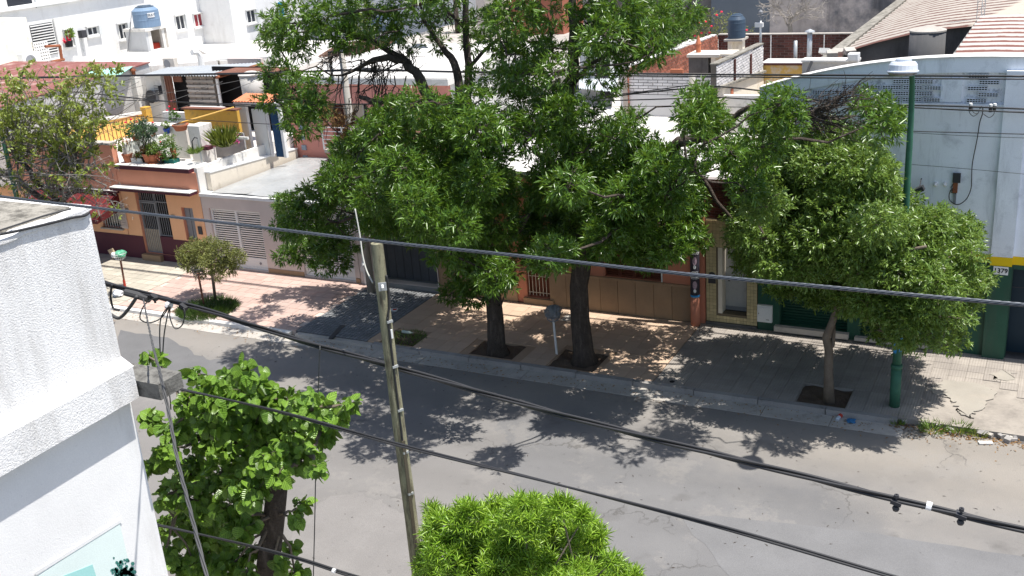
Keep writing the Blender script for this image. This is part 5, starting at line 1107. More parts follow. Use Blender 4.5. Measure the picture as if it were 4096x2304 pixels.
B(-24, sc1[0], YC+.01, YC+.42, sc1[2]-.22, sc1[2]).build('street_cornice', M('dark_mossy_concrete', (.17, .165, .15), var=.3, bump=.6, bscale=30, dist=.02, stain=((.04, .038, .035), 6, .45, .65, .8)), NW)
mp = [P(*q, X=NX+.012) for q in ((0, 1500), (300, 1310), (338, 1500))]
B(NX+.002, NX+.012, 2.0, mp[1][1], 2.0, mp[1][2]).build('mural_panel', MINT, NW)
def mural(name, pts, mat, e):
    q = [P(x*.4791, 754.7+y*.4791, X=NX+.014) for x, y in pts]; MB().prism([(NX+.0125, p[1], p[2]) for p in q], (e, 0, 0)).build(name, mat, NW)
mural('mural_building', [(250, 1480), (330, 1449), (485, 1388), (540, 1560), (300, 1700)], TEAL, .003)
mural('mural_roof_line', [(180, 1430), (630, 1152), (640, 1165), (190, 1445)], W_WALL, .005)
mb = MB()
for i in range(150):
    x, y = random.gauss(655, 38), random.gauss(1450, 48); s = random.uniform(5, 13)
    if x > 720-(1449-y)*.12 or x-560 < abs(y-1450)*.25: continue
    mb.poly([np.array((NX+.0165, *P((x+s*math.cos(t))*.4791, 754.7+(y+s*math.sin(t))*.4791, X=NX+.016)[1:])) for t in np.linspace(0, 5.2, 6)])
props(mb.build('mural_tree', MURALG, NW), kind='stuff')
def rope(name, label, pts, r, mat, cat='cable', group=None, seg=6, parent=None):
    """smooth curve through the points"""
    pts = [np.array(p, float) for p in pts]; out = []
    for i in range(len(pts)-1):
        p0 = pts[max(i-1, 0)]; p1 = pts[i]; p2 = pts[i+1]; p3 = pts[min(i+2, len(pts)-1)]
        for t in np.linspace(0, 1, 7)[:-1]: out.append(.5*((2*p1)+(-p0+p2)*t+(2*p0-5*p1+4*p2-p3)*t*t+(-p0+3*p1-3*p2+p3)*t**3))
    out.append(pts[-1]); o = MB().tube(out, r, seg).build(name, mat, parent, smooth=True)
    if parent is None: props(o, label, cat, group)
    return o
def on_roof(x, y):
    p = P(*r2(x, y), Z=ZT+.09)
    return P(*r2(x, y), X=NX+.04) if p[0] > NX-.02 else p
rope('roof_cable', 'thick black cable lying along the edge of the mossy white roof', [on_roof(*q) for q in ((-10, 700), (150, 668), (400, 610), (600, 560), (700, 543))]+[np.array([NX+.03, YC-.03, ZT-.02])], .016, CABLE)
rope('roof_cable', 'thinner black cable crossing the mossy white roof top', [on_roof(*q) for q in ((-10, 668), (200, 600), (380, 540), (590, 486))], .011, CABLE)

# ------------------------------------------------------------------ poles and lamps
PY_ = 12.0
WPX = P(950, 620, Y=PY_)[0]; wt_ = P(950, 612, Y=PY_)[2]
WPO = thing('wooden_pole', 'weathered round wooden utility pole standing by the near kerb', 'utility pole', (WPX, PY_, .13))
mb = MB(); n = 24; pts = []; rs = []
for i in range(n+1):
    t = i/n; pts.append((WPX+.012*math.sin(t*5), PY_+.01*math.sin(t*7), .1+(wt_-.1)*t)); rs.append(.112-.025*t+.002*math.sin(i*1.7))
mb.tube(pts, rs, 18); mb.build('pole_shaft', WOODP, WPO, smooth=False)
fd = norm(np.array([-WPX, -PY_, 0])); sdv = np.array([-fd[1], fd[0], 0])
def on_pole(z, r=.118, side=0.0):
    r = r-.118+.0885+.025*(wt_-z)/wt_; return np.array([WPX, PY_, z])+fd*r*math.cos(side)+sdv*r*math.sin(side)
zp = P(962, 722, Y=PY_-.09)[2]; an = math.atan2(fd[1], fd[0])+math.pi/2
MB().obox(on_pole(zp, .122), (.12, .02, .125), an).build('metal_plate', GALV, WPO)
hk = on_pole(zp, .135); MB().tube([hk+np.array([0, 0, -.04]), hk+fd*.03, hk+np.array([0, 0, .03])], .018, 7).build('plate_hook', METALW, WPO)
rope('pole_cable', None, [on_pole(zp+.15, .122, .9), on_pole(zp-.1, .125, .95), on_pole(zp-.3, .13, .7), on_pole(zp-.5, .122, .25), on_pole(zp-.9, .122, .2), on_pole(2.5, .126, .2), on_pole(.2, .13, .2)], .017, CABLE, parent=WPO)
MB().obox(on_pole(2.5, .123, .28), (.05, .03, 4.6), an+.28).build('cable_batten', M('dark_weathered_wood', (.10, .085, .06), bump=.3), WPO)
for i in range(5):
    z = zp-.55-i*.72; c = on_pole(z, .128, .45); MB().obox(c, (.09, .03, .035), an+.45).build('clip', GALV, WPO)
MB().obox(on_pole(zp-.75, .125, .55), (.03, .015, .14), an+.5).build('small_tag', METALW, WPO)
def conc_pole(label, x, y, h, r0, r1_):
    t = thing('concrete_pole', label, 'utility pole', (x, y, .13), 'concrete utility poles on the far pavement')
    MB().tube([(x, y, .1), (x, y, h*.5), (x, y, h)], [r0, (r0+r1_)/2, r1_], 16).build('pole_shaft', M('pole_concrete', (.36, .34, .31), var=.12, bump=.3, stain=((.22, .2, .18), 2.5, .55, .7, .5)), t, smooth=True); return t
CX, CY = -9.24, 28.2
CP = conc_pole('round concrete pole carrying two portrait posters in front of the salmon house', CX, CY, 7.45, .135, .085)
MB().tube([(CX, CY, .1), (CX, CY, 1.02)], [.141, .138], 16).build('painted_foot', SALMON, CP, smooth=True)
MB().tube([(CX, CY, 2.55), (CX, CY, 4.0)], [.127, .118], 16).build('painted_middle', SALMON, CP, smooth=True)
fa = math.atan2(-CY, -CX)
def cpatch(name, r, a0, a1, z0, z1, mat, parent, shape=None):
    n = 8; mb = MB(); A = [fa+a0+(a1-a0)*i/n for i in range(n+1)]
    for i in range(n): mb.poly([(CX+r*math.cos(A[i]), CY+r*math.sin(A[i]), z0), (CX+r*math.cos(A[i+1]), CY+r*math.sin(A[i+1]), z0), (CX+r*math.cos(A[i+1]), CY+r*math.sin(A[i+1]), z1), (CX+r*math.cos(A[i]), CY+r*math.sin(A[i]), z1)])
    return mb.build(name, mat, parent)
def cblob(name, r, ac, zc, ra, rz_, mat, parent, n=14):
    c = [(CX+r*math.cos(fa+ac+ra*math.cos(t)), CY+r*math.sin(fa+ac+ra*math.cos(t)), zc+rz_*math.sin(t)) for t in np.linspace(0, 2*math.pi, n, endpoint=False)]
    return MB().poly(c).build(name, mat, parent)
for (z0, z1, bl, lb) in ((1.78, 2.52, False, 'upper one of the two portrait posters wrapped round the concrete pole'), (1.05, 1.77, True, 'lower portrait poster with blue bottom strip wrapped round the concrete pole')):
    t = thing('poster', lb, 'poster', (CX, CY, z0), 'posters on the concrete pole'); h = z1-z0
    cpatch('paper', .1365, -1.45, 1.45, z0, z1, POSTER, t)
    cpatch('title_strip', .1375, -1.2, 1.2, z1-h*.16, z1-h*.13, WHITET, t); cpatch('title_strip', .1375, -.95, 1.1, z1-h*.21, z1-h*.19, WHITET, t)
    text('PARA', .075, (CX+.142*math.cos(fa+.1), CY+.142*math.sin(fa+.1), z1-h*.07), (rad(90), 0, fa+.1+rad(90)), WHITET, t)
    cblob('hair', .139, .02, z0+h*.63, .62, h*.17, HAIRP, t); cblob('face', .1415, -.04, z0+h*.53, .48, h*.17, SKINP, t); cblob('jacket', .1385, .1, z0+h*.2, .95, h*.13, BLACKT, t); cblob('collar', .1425, -.05, z0+h*.28, .3, h*.08, WHITET, t)
    if bl: cpatch('blue_strip', .138, -1.35, 1.3, z0, z0+h*.08, BLUEP, t)
    else: text('IDENTE', .07, (CX+.145*math.cos(fa), CY+.145*math.sin(fa), z0+h*.06), (rad(90), 0, fa+rad(90)), WHITET, t, sx=.8)
mb = MB()
for z in (6.9, 6.55): mb.box(CX-.2, CX+.22, CY-.14, CY-.08, z, z+.05)
mb.build('crossarm', METALD, CP)
for dx in (-.16, .18): MB().tube([(CX+dx, CY-.15, 6.5), (CX+dx, CY-.15, 6.38)], .035, 8).build('insulator', METALD, CP)
a = P(884, 330, Y=27.8); CP2 = conc_pole('concrete pole with insulator rack half hidden by the big tree limbs', a[0], 27.8, 8.6, .14, .10)
mb = MB(); mb.box(a[0]-.3, a[0]+.34, 27.6, 27.68, 8.15, 8.21); mb.build('crossarm', METALD, CP2)
for i in range(4): MB().tube([(a[0]-.32, 27.6, 8.05-i*.2), (a[0]-.32, 27.6, 7.95-i*.2)], .06, 8).build('insulator', METALW, CP2)
B(a[0]-.36, a[0]-.3, 27.57, 27.63, 7.2, 8.2).build('insulator_rack', METALD, CP2); B(a[0]+.02, a[0]+.35, 27.45, 27.68, 8.22, 8.6).build('terminal_box', GALV, CP2)
def street_lamp(label, x, y):
    t = thing('street_lamp', label, 'street lamp', (x, y, .13), 'green street lamps'); z1 = 7.75
    MB().tube([(x, y, .1), (x, y, 1.15)], [.125, .125], 16).build('pole_base', POSTG, t, smooth=True)
    MB().tube([(x, y, 1.14), (x, y, 1.2), (x, y, 1.26)], [.125, .14, .12], 16).build('collar', POSTG, t, smooth=True)
    hd = P(2272, 168, Y=lb_[1]-3.3)-np.array([lb_[0], lb_[1], 0]); hx, hy, hz = x+hd[0], y+hd[1], hd[2]-.1
    arc = [(x, y, 1.25), (x, y, 4.5), (x, y, 7.0), (x, y-.03, 7.5), (x+hd[0]*.05, y-.2, 7.95), (x+hd[0]*.2, y-.65, 8.3), (x+hd[0]*.6, y-2.0, (8.45+hz)/2), (x+hd[0]*.92, y-3.0, hz+.03)]
    MB().tube(arc, [.105, .08, .066, .062, .058, .055, .05, .045], 14).build('pole_shaft', POSTG, t, smooth=True)
    R = Matrix.Rotation(math.atan2(hd[1], hd[0]), 3, 'Z') @ Matrix.Rotation(rad(-6), 3, 'Y')
    def head(name, prof, mat, sx=1.05, sy=.88):
        mb = MB(); mb.lathe((0, 0, 0), prof, 24); mb.v = [tuple(R @ Vector((v[0]*sx, v[1]*sy, v[2]))+Vector((hx, hy, hz))) for v in mb.v]; return mb.build(name, mat, t, smooth=False)
    head('lamp_housing', [(.325, .0), (.33, .025), (.30, .04), (.29, .14), (.25, .19), (.15, .205)], LAMPW); head('lamp_cap', [(.15, .206), (.155, .245), (.13, .255)], LAMPW, 1.15, .95); head('lamp_bowl', [(.32, -.005), (.28, -.045), (.19, -.07), (.05, -.08)], LENSM)
    return t
lb_ = P(2250, 1022, Z=.13); SL = street_lamp('green street lamp rising through the finer-leaved tree by the warehouse', lb_[0], lb_[1])
for s, zz0, zz1 in ((-1, 1.55, 2.35), (.25, 1.6, 2.35)):
    mb = MB(); fa2 = math.atan2(-lb_[1], -lb_[0])
    for i in range(4):
        A, A2 = fa2+s+i*.2, fa2+s+i*.2+.2; mb.poly([(lb_[0]+.112*math.cos(q), lb_[1]+.112*math.sin(q), z) for q, z in ((A, zz0), (A2, zz0+.05), (A2, zz1), (A, zz1-.04))])
    mb.build('blue_sticker', BLUEP, SL)
a = P(36, 470, Y=24.9); SL2 = copy_tree(SL, None, (a[0]-lb_[0], 24.9-lb_[1], 0)); SL2['label'] = 'green lamp post behind the sparse tree at the left edge'
for c in list(SL2.children):
    if c.name.startswith('blue_sticker'): bpy.data.objects.remove(c)

# ------------------------------------------------------------------ rubbish baskets
def basket(label, base, h, post_mat, rim_mat, tilt=(0, 0), r=.22, bags=()):
    x, y = base[0], base[1]; t = thing('rubbish_basket', label, 'rubbish basket', (x, y, .13), 'raised rubbish baskets on posts')
    tx, ty = x+tilt[0], y+tilt[1]; zt_ = .13+h
    MB().tube([(x, y, .1), (tx, ty, zt_)], .035, 8).build('post', post_mat, t)
    mb = MB(); n = 18
    for zz_, rr in ((0, r*.75), (.09, r*.9), (.18, r)):
        c = [(tx+rr*math.cos(2*math.pi*i/n), ty+rr*math.sin(2*math.pi*i/n), zt_+zz_) for i in range(n+1)]; mb.tube(c, .011, 4)
    for i in range(n): q = 2*math.pi*i/n; mb.tube([(tx+r*.75*math.cos(q), ty+r*.75*math.sin(q), zt_), (tx+r*math.cos(q), ty+r*math.sin(q), zt_+.18)], .008, 4)
    for i in range(4): q = math.pi/4+i*math.pi/2; mb.tube([(tx, ty, zt_-.12), (tx+r*.75*math.cos(q), ty+r*.75*math.sin(q), zt_)], .01, 4)
    mb.build('basket_cage', rim_mat, t); return t, np.array([tx, ty, zt_])
def bag(label, c, r, h, mat, sq=.1):
    mb = MB(); n, m = 16, 9
    for j in range(m+1):
        ph = math.pi*j/m; rr = math.sin(ph)**.7 if 0 < j < m else 0.02
        for i in range(n):
            q = 2*math.pi*i/n; k = 1+sq*math.sin(3*q+j)+sq*.7*math.sin(7*q-j*2)*math.sin(ph); mb.v.append((c[0]+r*rr*k*math.cos(q), c[1]+r*rr*k*math.sin(q), c[2]+h*(.5-.5*math.cos(ph))*(1+sq*.4*math.sin(2*q))))
    for j in range(m):
        for i in range(n): mb.f.append((j*n+i, j*n+(i+1) % n, (j+1)*n+(i+1) % n, (j+1)*n+i))
    return props(mb.build('rubbish_bag', mat), label, 'rubbish bag')
bs, tp0 = basket('rubbish basket on a brown and red post on the beige pavement', P(315, 723, Z=.13), 1.12, WOODR, METALW, (.03, .02), .24)
a = P(315, 723, Z=.13); MB().tube([(a[0], a[1], .12), (a[0]+.006, a[1], .42)], .045, 8).build('red_foot', RED_P, bs)
bag('bright green rubbish bag heaped in the left rubbish basket', tp0+np.array([.06, 0, .02]), .2, .27, BAGG); bag('small white bag beside the green one in the left basket', tp0+np.array([-.14, -.1, .03]), .12, .2, BAGW)
cbd = MB().obox(tp0+np.array([-.28, -.04, .16]), (.05, .22, .34), Matrix.Rotation(-.5, 3, 'Y')).build('cardboard_piece', CARD); props(cbd, 'folded brown cardboard stuck in the left rubbish basket', 'cardboard')
bs2, tp2 = basket('rubbish basket on a slanting white post between the two big trees', P(1400.8, 891, Z=.13), 1.06, METALW, METALG, (-.05, .02), .22)
bag('crumpled grey rubbish bag filling the basket between the big trees', tp2+np.array([0, 0, .03]), .23, .38, BAGS, .14)
bs3, tp3 = basket('rubbish basket on a dark post hidden in the small clipped tree', P(513, 768, Z=.13), 1.15, WOODR, METALD, (0, 0), .2)
bs4, tp4 = basket('rubbish basket on a short post in front of the grey gate house', P(937, 712, Z=.13), .35, METALG, METALG, (0, 0), .22)
bag('swollen white rubbish bag partly hidden behind the wooden pole', tp4+np.array([-.05, 0, .0]), .30, .55, BAGW, .12)
a = P(300, 745, Z=.13); bag('white paper bag lying near the left edge of the far pavement', np.array([a[0], a[1], .13]), .2, .25, BAGW, .2)

# ------------------------------------------------------------------ plants on the terrace, litter, weeds
def tuft(name, label, c, r, n, h, mat, cat='weed', spread=.5, w=.02, kind=None, grp=None):
    t = thing(name, label, cat, tuple(c), grp, kind); an = rng.random(n)*2*math.pi; q = rng.random(n)**.5*r
    pos = np.stack([c[0]+q*np.cos(an), c[1]+q*np.sin(an), np.full(n, c[2])], 1); d = np.stack([np.cos(an)*spread, np.sin(an)*spread, np.ones(n)], 1)+rng.normal(size=(n, 3))*.3
    nr = rng.normal(size=(n, 3)); nr[:, 2] += .3
    scatter('blades', LEAF_V, LEAF_F, pos, d, nr, h*rng.uniform(.5, 1.2, n), mat, t, wid=w); return t
def bush(parent, c, r, n, ll, mat, name='foliage', flat=.9, lw=.5):
    p, d = clump_twigs(c, r, n, .3, flat); a, b_, nr, L = twig_leaves(p, d, 5, r*.25, ll, .15); scatter(name, LEAF_V, LEAF_F, a, b_, nr, L, mat, parent, wid=L*lw)
def pot(label, c, r, h, mat, shape='round', nm='flower_pot'):
    t = thing(nm, label, 'potted plant', tuple(c))
    if shape == 'round': MB().lathe(c, [(r*.7, 0), (r*.98, h*.8), (r*1.08, h*.8), (r*1.08, h), (r*.95, h), (r*.93, h*.9)], 16).build('pot', mat, t)
    else: B(c[0]-r, c[0]+r, c[1]-r*.4, c[1]+r*.4, c[2], c[2]+h).build('pot', mat, t)
    MB().lathe((c[0], c[1], c[2]+h*.88), [(r*.8 if shape == 'round' else r*.38, 0), (r*.7 if shape == 'round' else r*.3, .02)], 10).build('soil', DIRT, t); return t
TZ = 3.887
def tp(x, y, Yo=28.9): p = P(*z2(x, y), Z=TZ); return np.array([p[0], min(max(p[1], Y0+.05), Y0+.8), TZ])
c = tp(55, 985); t = pot('terracotta pot with a withered shrub at the left terrace corner', c, .19, .34, CLAY); mb = MB()
for i in range(14): e = c+np.array([random.gauss(0, .2), random.gauss(0, .15), random.uniform(.6, .95)]); mb.tube(wiggle(c+np.array([0, 0, .3]), e, 4), .008, 4)
mb.build('stems', TWIG, t); bush(t, c+np.array([0, 0, .78]), .22, 40, .06, L_DRY)
c = tp(215, 985); t = pot('long white planter box with small dry sprouts', c, .26, .17, W_WALL, 'box', 'planter_box'); bush(t, c+np.array([0, 0, .24]), .14, 40, .08, L_DRY); bush(t, c+np.array([.12, 0, .3]), .1, 30, .08, L_FRESH)
c = tp(312, 985); t = pot('small black pot holding the tall dark shrub', c, .11, .2, BLACKT); mb = MB(); [mb.tube(wiggle(c+np.array([0, 0, .2]), c+np.array([random.gauss(.15, .25), random.gauss(0, .2), random.uniform(.9, 1.5)]), 5), .012, 5) for i in range(9)]; mb.build('stems', BARK_L, t)
bush(t, c+np.array([.25, 0, 1.2]), .42, 260, .085, M('x', (.1, .1, .1)) if False else leaf_mat('grey_green_leaf', (.03, .06, .035), (.075, .12, .06), (.12, .2, .08)), flat=1.1)
c = tp(385, 990); t = pot('terracotta pot with browning foliage, next to the tall dark shrub', c, .2, .36, CLAY); bush(t, c+np.array([-.02, 0, .5]), .18, 70, .08, L_DRY)
c = tp(472, 990); t = pot('terracotta pot on a saucer with bright green grassy plant', c, .22, .33, CLAY); MB().lathe(c, [(.26, 0), (.28, .03)], 16).build('saucer', CLAY, t); bush(t, c+np.array([0, 0, .52]), .24, 170, .11, L_FRESH, lw=.3)
c = tp(582, 1005); t = pot('small dark pot with reddish succulent', c, .12, .2, BLACKT); bush(t, c+np.array([0, 0, .3]), .15, 60, .07, M('reddish_leaf', (.45, .16, .1), bump=0, piece=.3))
c = tp(690, 985); t = pot('long teal planter box with leafy roses', c, .42, .14, M('teal_plastic', (.015, .12, .11), bump=0), 'box', 'planter_box'); bush(t, c+np.array([.1, 0, .42]), .38, 200, .08, L_BACK); bush(t, c+np.array([.1, .05, .8]), .3, 90, .08, L_FRESH)
MB().lathe(c+np.array([-.1, -.1, .75]), [(.02, 0), (.05, .03), (.01, .07)], 8).build('flower', FLOWER, t)
c = tp(1000, 900); t = pot('slim pot with a round orange lid against the parapet end', c, .1, .5, CLAY)
def wallpot(label, q, r, h, mat, Y=None, X=None, plant=None):
    p = P(*z2(*q), X=X) if X is not None else P(*z2(*q), Y=Y); return pot(label, p, r, h, mat), p
t, c = wallpot('blue flower pot on the sloping terrace wall', (670, 530), .13, .2, M('blue_glaze', (.02, .07, .32), rough=.3, bump=0), X=-31.6); bush(t, c+np.array([0, 0, .35]), .13, 40, .08, L_FRESH)
t, c = wallpot('small dark pot next to the blue flower pot', (735, 512), .1, .18, BLACKT, X=-31.6)
t, c = wallpot('wide terracotta bowl of red geraniums on the white masonry block', (890, 480), .30, .24, CLAY, Y=30.6); bush(t, c+np.array([-.25, 0, .55]), .2, 70, .08, L_BACK)
for dx, dz in ((-.35, .9), (-.1, .8), (-.2, 1.1), (-.5, .75)): MB().lathe(c+np.array([dx, -.05, dz]), [(.02, 0), (.045, .02), (.04, .045), (.01, .06)], 8).build('flower', FLOWER, t)
t, c = wallpot('red geranium bush on the left part of the terrace wall', (180, 640), .16, .16, CLAY, X=-31.6); bush(t, c+np.array([.0, .1, .35]), .42, 170, .1, L_BACK, flat=.6)
for dy, dz in ((-.4, .75), (.15, .65), (-.1, .8)): MB().lathe(c+np.array([.05, dy, dz]), [(.02, 0), (.05, .02), (.045, .05), (.01, .07)], 8).build('flower', FLOWER, t)
t, c = wallpot('lone red geranium above the tall dark shrub', (450, 575), .1, .12, CLAY, X=-31.6); bush(t, c+np.array([0, 0, .25]), .15, 50, .08, L_BACK); MB().lathe(c+np.array([.05, .05, .5]), [(.02, 0), (.05, .02), (.045, .05), (.01, .07)], 8).build('flower', FLOWER, t)
c = P(*z2(1590, 740), Z=3.6); c[1] = 30.6; c = P(*z2(1590, 740), Y=30.2); tuft('fern_plant', 'large yellow-green fern leaning over the terrace parapet', c, .2, 520, .8, L_YEL, 'fern', .55, .022)
c = P(*z2(1110, 850), Y=29.0); tuft('herb_pot_plant', 'small grassy herb clump beside the vent pipe', c, .16, 120, .32, L_FRESH, 'potted plant', .6, .03)
def cloth(label, q0, q1, Y):
    a, b_ = P(*z2(*q0), Y=Y), P(*z2(*q1), Y=Y); mb = MB(); n = 8
    V = [[(a[0]+(b_[0]-a[0])*i/n, Y+.06*math.sin(i*1.7+j)+.04*math.sin(j*2.1), a[2]+(b_[2]-a[2])*j/n+.04*math.sin(i*1.3)) for i in range(n+1)] for j in range(n+1)]
    for j in range(n):
        for i in range(n): mb.poly([V[j][i], V[j][i+1], V[j+1][i+1], V[j+1][i]])
    o = mb.build('hanging_cloth', PINKC, smooth=True); m_ = o.modifiers.new('thickness', 'SOLIDIFY'); m_.thickness = .01; props(o, label, 'cloth', 'pink cloths on the terrace')
cloth('pink and white cloth hanging left of the fern', (1340, 580), (1490, 740), 30.6); cloth('pink flowered cloth hanging right of the fern', (1620, 510), (1800, 680), 31.2)
dk = fb(z2, 1290, 500, 1900, 760, 31.4); o = B(dk[0], dk[1], 31.42, 31.5, 3.5, dk[3]).build('terrace_back_wall', M('shaded_plaster', (.30, .29, .29), bump=.2)); props(o, 'plaster wall with painted shade under the pergola behind the pink cloths', 'wall')  # plaster darkened in colour to stand for the shade below the slats
bx_ = fb(z2, 1205, 740, 1315, 800, 30.2); o = B(bx_[0], bx_[1], 30.2, 30.5, bx_[2], bx_[3]).build('maroon_box', MAROON); props(o, 'maroon box at the foot of the white masonry block', 'box')
# plant on the far window sill
bush(fp, np.array([X1+.3, wb[1]-.35, wb[2]+.75]), .27, 30, .16, L_FRESH); MB().lathe((X1+.35, wb[1]-.6, wb[2]+.003), [(.2, 0), (.25, .35)], 10).build('pot', BLACKT, fp); bush(fp, np.array([X1+.3, wb[1]-.7, wb[2]+.4]), .17, 18, .12, FLOWER, 'flowers')
# weeds and litter
for lb, q, r, n, h in (('weed tuft at the broken kerb end in the tree shadow', (449, 1195), .14, 60, .2), ('biggest weed tuft in the broken kerb', (790, 1260), .24, 130, .24), ('bright weed tuft right of the biggest one', (1055, 1270), .2, 120, .26), ('small weed tuft at the tip of the cement patch', (1115, 1145), .12, 60, .12), ('thin dry weed tuft farthest right along the kerb', (1245, 1315), .13, 60, .16)):
    p = P(*zz(*q), Z=.02); tuft('weed_tuft', lb, p, r, n, h, L_FRESH if 'dry' not in lb else L_YEL, 'weed', .9, .022, grp='weed tufts along the broken kerb')
rk = thing('kerb_rubble', 'broken white kerb concrete between the weed tufts', 'rubble', P(*zz(1300, 1320), Z=0))
for i in range(26):
    u = random.random(); p = P(*zz(420+u*1250, 1140+u*200+random.gauss(0, 22)), Z=.05); s = random.uniform(.06, .24) if u > .5 else random.uniform(.05, .2)
    MB().obox((p[0], p[1], .045), (s, s*.7, random.uniform(.05, .13)), Matrix.Rotation(random.uniform(0, 3), 3, 'Z') @ Matrix.Rotation(random.gauss(0, .15), 3, 'X')).build('rubble_piece', random.choice([CONC, KERB]), rk)
n = 260; u = rng.random(n); pts = np.array([P(*zz(380+uu*1300, 1200+uu*190+rng.normal()*26), Z=.012) for uu in u])
lt = thing('leaf_litter', 'dry leaves and twigs gathered along the broken kerb', 'litter', pts[0], kind='stuff'); d = rng.normal(size=(n, 3)); d[:, 2] *= .15; nr = rng.normal(size=(n, 3))*.3; nr[:, 2] += 1; scatter('leaves', LEAF_V, LEAF_F, pts, d, nr, rng.uniform(.05, .14, n), L_DRY, lt, wid=.03)
n = 700; pts = np.stack([rng.uniform(-30, 0, n), 24-np.abs(rng.normal(0, .35, n))-.02, np.full(n, .014)], 1)
lt = thing('gutter_litter', 'dry leaves scattered along the far gutter', 'litter', pts[0], kind='stuff'); d = rng.normal(size=(n, 3)); d[:, 2] *= .15; nr = rng.normal(size=(n, 3))*.3; nr[:, 2] += 1; scatter('leaves', LEAF_V, LEAF_F, pts, d, nr, rng.uniform(.04, .11, n), L_DRY, lt, wid=.028)
n = 420; pts = np.stack([rng.uniform(-24, 1, n), rng.uniform(12, 24, n), np.full(n, .006)], 1)
lt = thing('road_litter', 'tiny twigs and leaf bits scattered over the road', 'litter', pts[0], kind='stuff'); d = rng.normal(size=(n, 3)); d[:, 2] *= .05; nr = rng.normal(size=(n, 3))*.2; nr[:, 2] += 1; scatter('bits', LEAF_V, LEAF_F, pts, d, nr, rng.uniform(.04, .12, n), BARK, lt, wid=.02)
p = P(2113, 1047, Z=.05); bo = thing('plastic_bottle', 'clear plastic bottle with red label against the far kerb', 'bottle', p); ax = norm(np.array([.25, 1, .12])); q = p-ax*.17
mb = MB(); mb.tube([q, q+ax*.02, q+ax*.22, q+ax*.28, q+ax*.33], [.03, .05, .05, .025, .016], 10); mb.build('bottle_body', M('clear_plastic', (.45, .5, .55), rough=.1, spec=.6, bump=0), bo); MB().tube([q+ax*.12, q+ax*.22], .053, 10).build('red_label', RED_P, bo); MB().tube([q+ax*.33, q+ax*.36], .018, 8).build('cap', RED_P, bo)
p = P(2142, 1060, Z=.03); b_ = bag('crumpled blue plastic wrapper lying in the far gutter', np.array([p[0], p[1], .008]), .1, .08, M('blue_plastic', (.04, .16, .33), rough=.3, bump=.5, bscale=20, dist=.03), .25); b_.name = 'plastic_wrapper'; b_['category'] = 'wrapper'
p = P(*zz(1310, 1378), Z=.03); o = MB().obox((p[0], p[1], .03), (.3, .12, .03), .35).build('white_board', W_OLD); props(o, 'small white board lying in the road beside the broken kerb', 'board')
p = P(1205, 717+59, Z=.15); p = P(*r4(1190, 1122) if False else (629+1190*.3038, 440+1122*.3038), Z=.14); o = MB().obox((p[0], p[1], .16), (.26, .18, .03), .3).build('drink_carton', W_WALL); props(o, 'flattened white and red carton on the grey pavement', 'carton'); MB().obox((p[0]+.04, p[1], .177), (.12, .12, .004), .3).build('red_print', RED_P, o)
p = P(629+1305*.3038, 440+1315*.3038, Z=.13); bo = thing('lying_bottle', 'greenish plastic bottle lying in the grassy pit by the wooden pole', 'bottle', p); MB().tube([p+np.array([-.18, 0, .05]), p+np.array([.08, 0, .05]), p+np.array([.16, 0, .05]), p+np.array([.2, 0, .05])], [.05, .05, .02, .018], 9).build('bottle_body', M('greenish_plastic', (.4, .45, .38), rough=.15, spec=.6, bump=0), bo)
tuft('pit_grass', 'patchy grass in the pavement pit behind the wooden pole', (-17.15, 24.7, .1), .62, 420, .13, L_FRESH, 'grass', .8, .018, 'stuff')
tuft('tree_grass', 'dark grass mound under the small clipped tree', (-25.0, 24.75, .1), .95, 2600, .26, GRASSM, 'grass', .8, .016, 'stuff')
sl_ = P(1258+575*.3038, 566+770*.3038, Z=.145); o = B(sl_[0]-.2, sl_[0]+.2, sl_[1]-.25, sl_[1]+.25, .142, .15).build('utility_cover', CONC); props(o, 'pale square utility cover on the orange pavement beside the tree', 'utility cover')
dr_ = [P(1100/1.59+ (x*.3106)/1.59, (1050+y*.3106)/1.59, Z=.12) for x, y in ((690, 985), (845, 815), (905, 820), (750, 985))]
o = MB().prism([(p[0], p[1], .12) for p in dr_], (0, 0, .035)).build('drain_ramp', METALD); props(o, 'dark metal drain ramp crossing the lowered kerb', 'drain cover')
p = P(1258+1425*.3038, 566+1310*.3038, Z=.1); o = MB().lathe((p[0], p[1], .02), [(.07, 0), (.07, .13), (.05, .135)], 10).build('kerb_drain', DARKIN); props(o, 'dark round drain hole at the kerb joint', 'drain')
# ------------------------------------------------------------------ trees
PXM = 95.0
def inpoly(x, y, poly):
    c = False
    for i in range(len(poly)):
        (x1, y1), (x2, y2) = poly[i-1], poly[i]
        if (y1 > y) != (y2 > y) and x < (x2-x1)*(y-y1)/(y2-y1)+x1: c = not c
    return c
def pixv(p):
    d = np.array(p)-EYE; w = d @ FWD; return (2048+FPX*(d @ RGT)/w)/1.59006, (1152-FPX*(d @ UPV)/w)/1.59006
def shade_clumps(shadow, clumps, zr, n, r):
    """crown masses on the street side whose shadow falls where the photograph shows it on the road"""
    out = []; poly = [tuple(P(*q, Z=0)[:2]) for q in shadow]; xs = [q[0] for q in poly]; ys = [q[1] for q in poly]; tries = 0
    while len(out) < n and tries < 6000:
        tries += 1; gx, gy = rng.uniform(min(xs), max(xs)), rng.uniform(min(ys), max(ys))
        if not inpoly(gx, gy, poly): continue
        z = rng.uniform(*zr); p = np.array([gx+SDIR[0]/SDIR[2]*z, gy+SDIR[1]/SDIR[2]*z, z]); vx, vy = pixv(p)
        if abs(vx-1322) < 55 and vy < 540: continue
        if any((c[0]-vx)**2+(c[1]-vy)**2 < (c[2]*.75)**2 for c in clumps) and all(np.linalg.norm(p-q[0]) > r*.6 for q in out): out.append((p, r))
    return [(*p, r) for p, r in out]
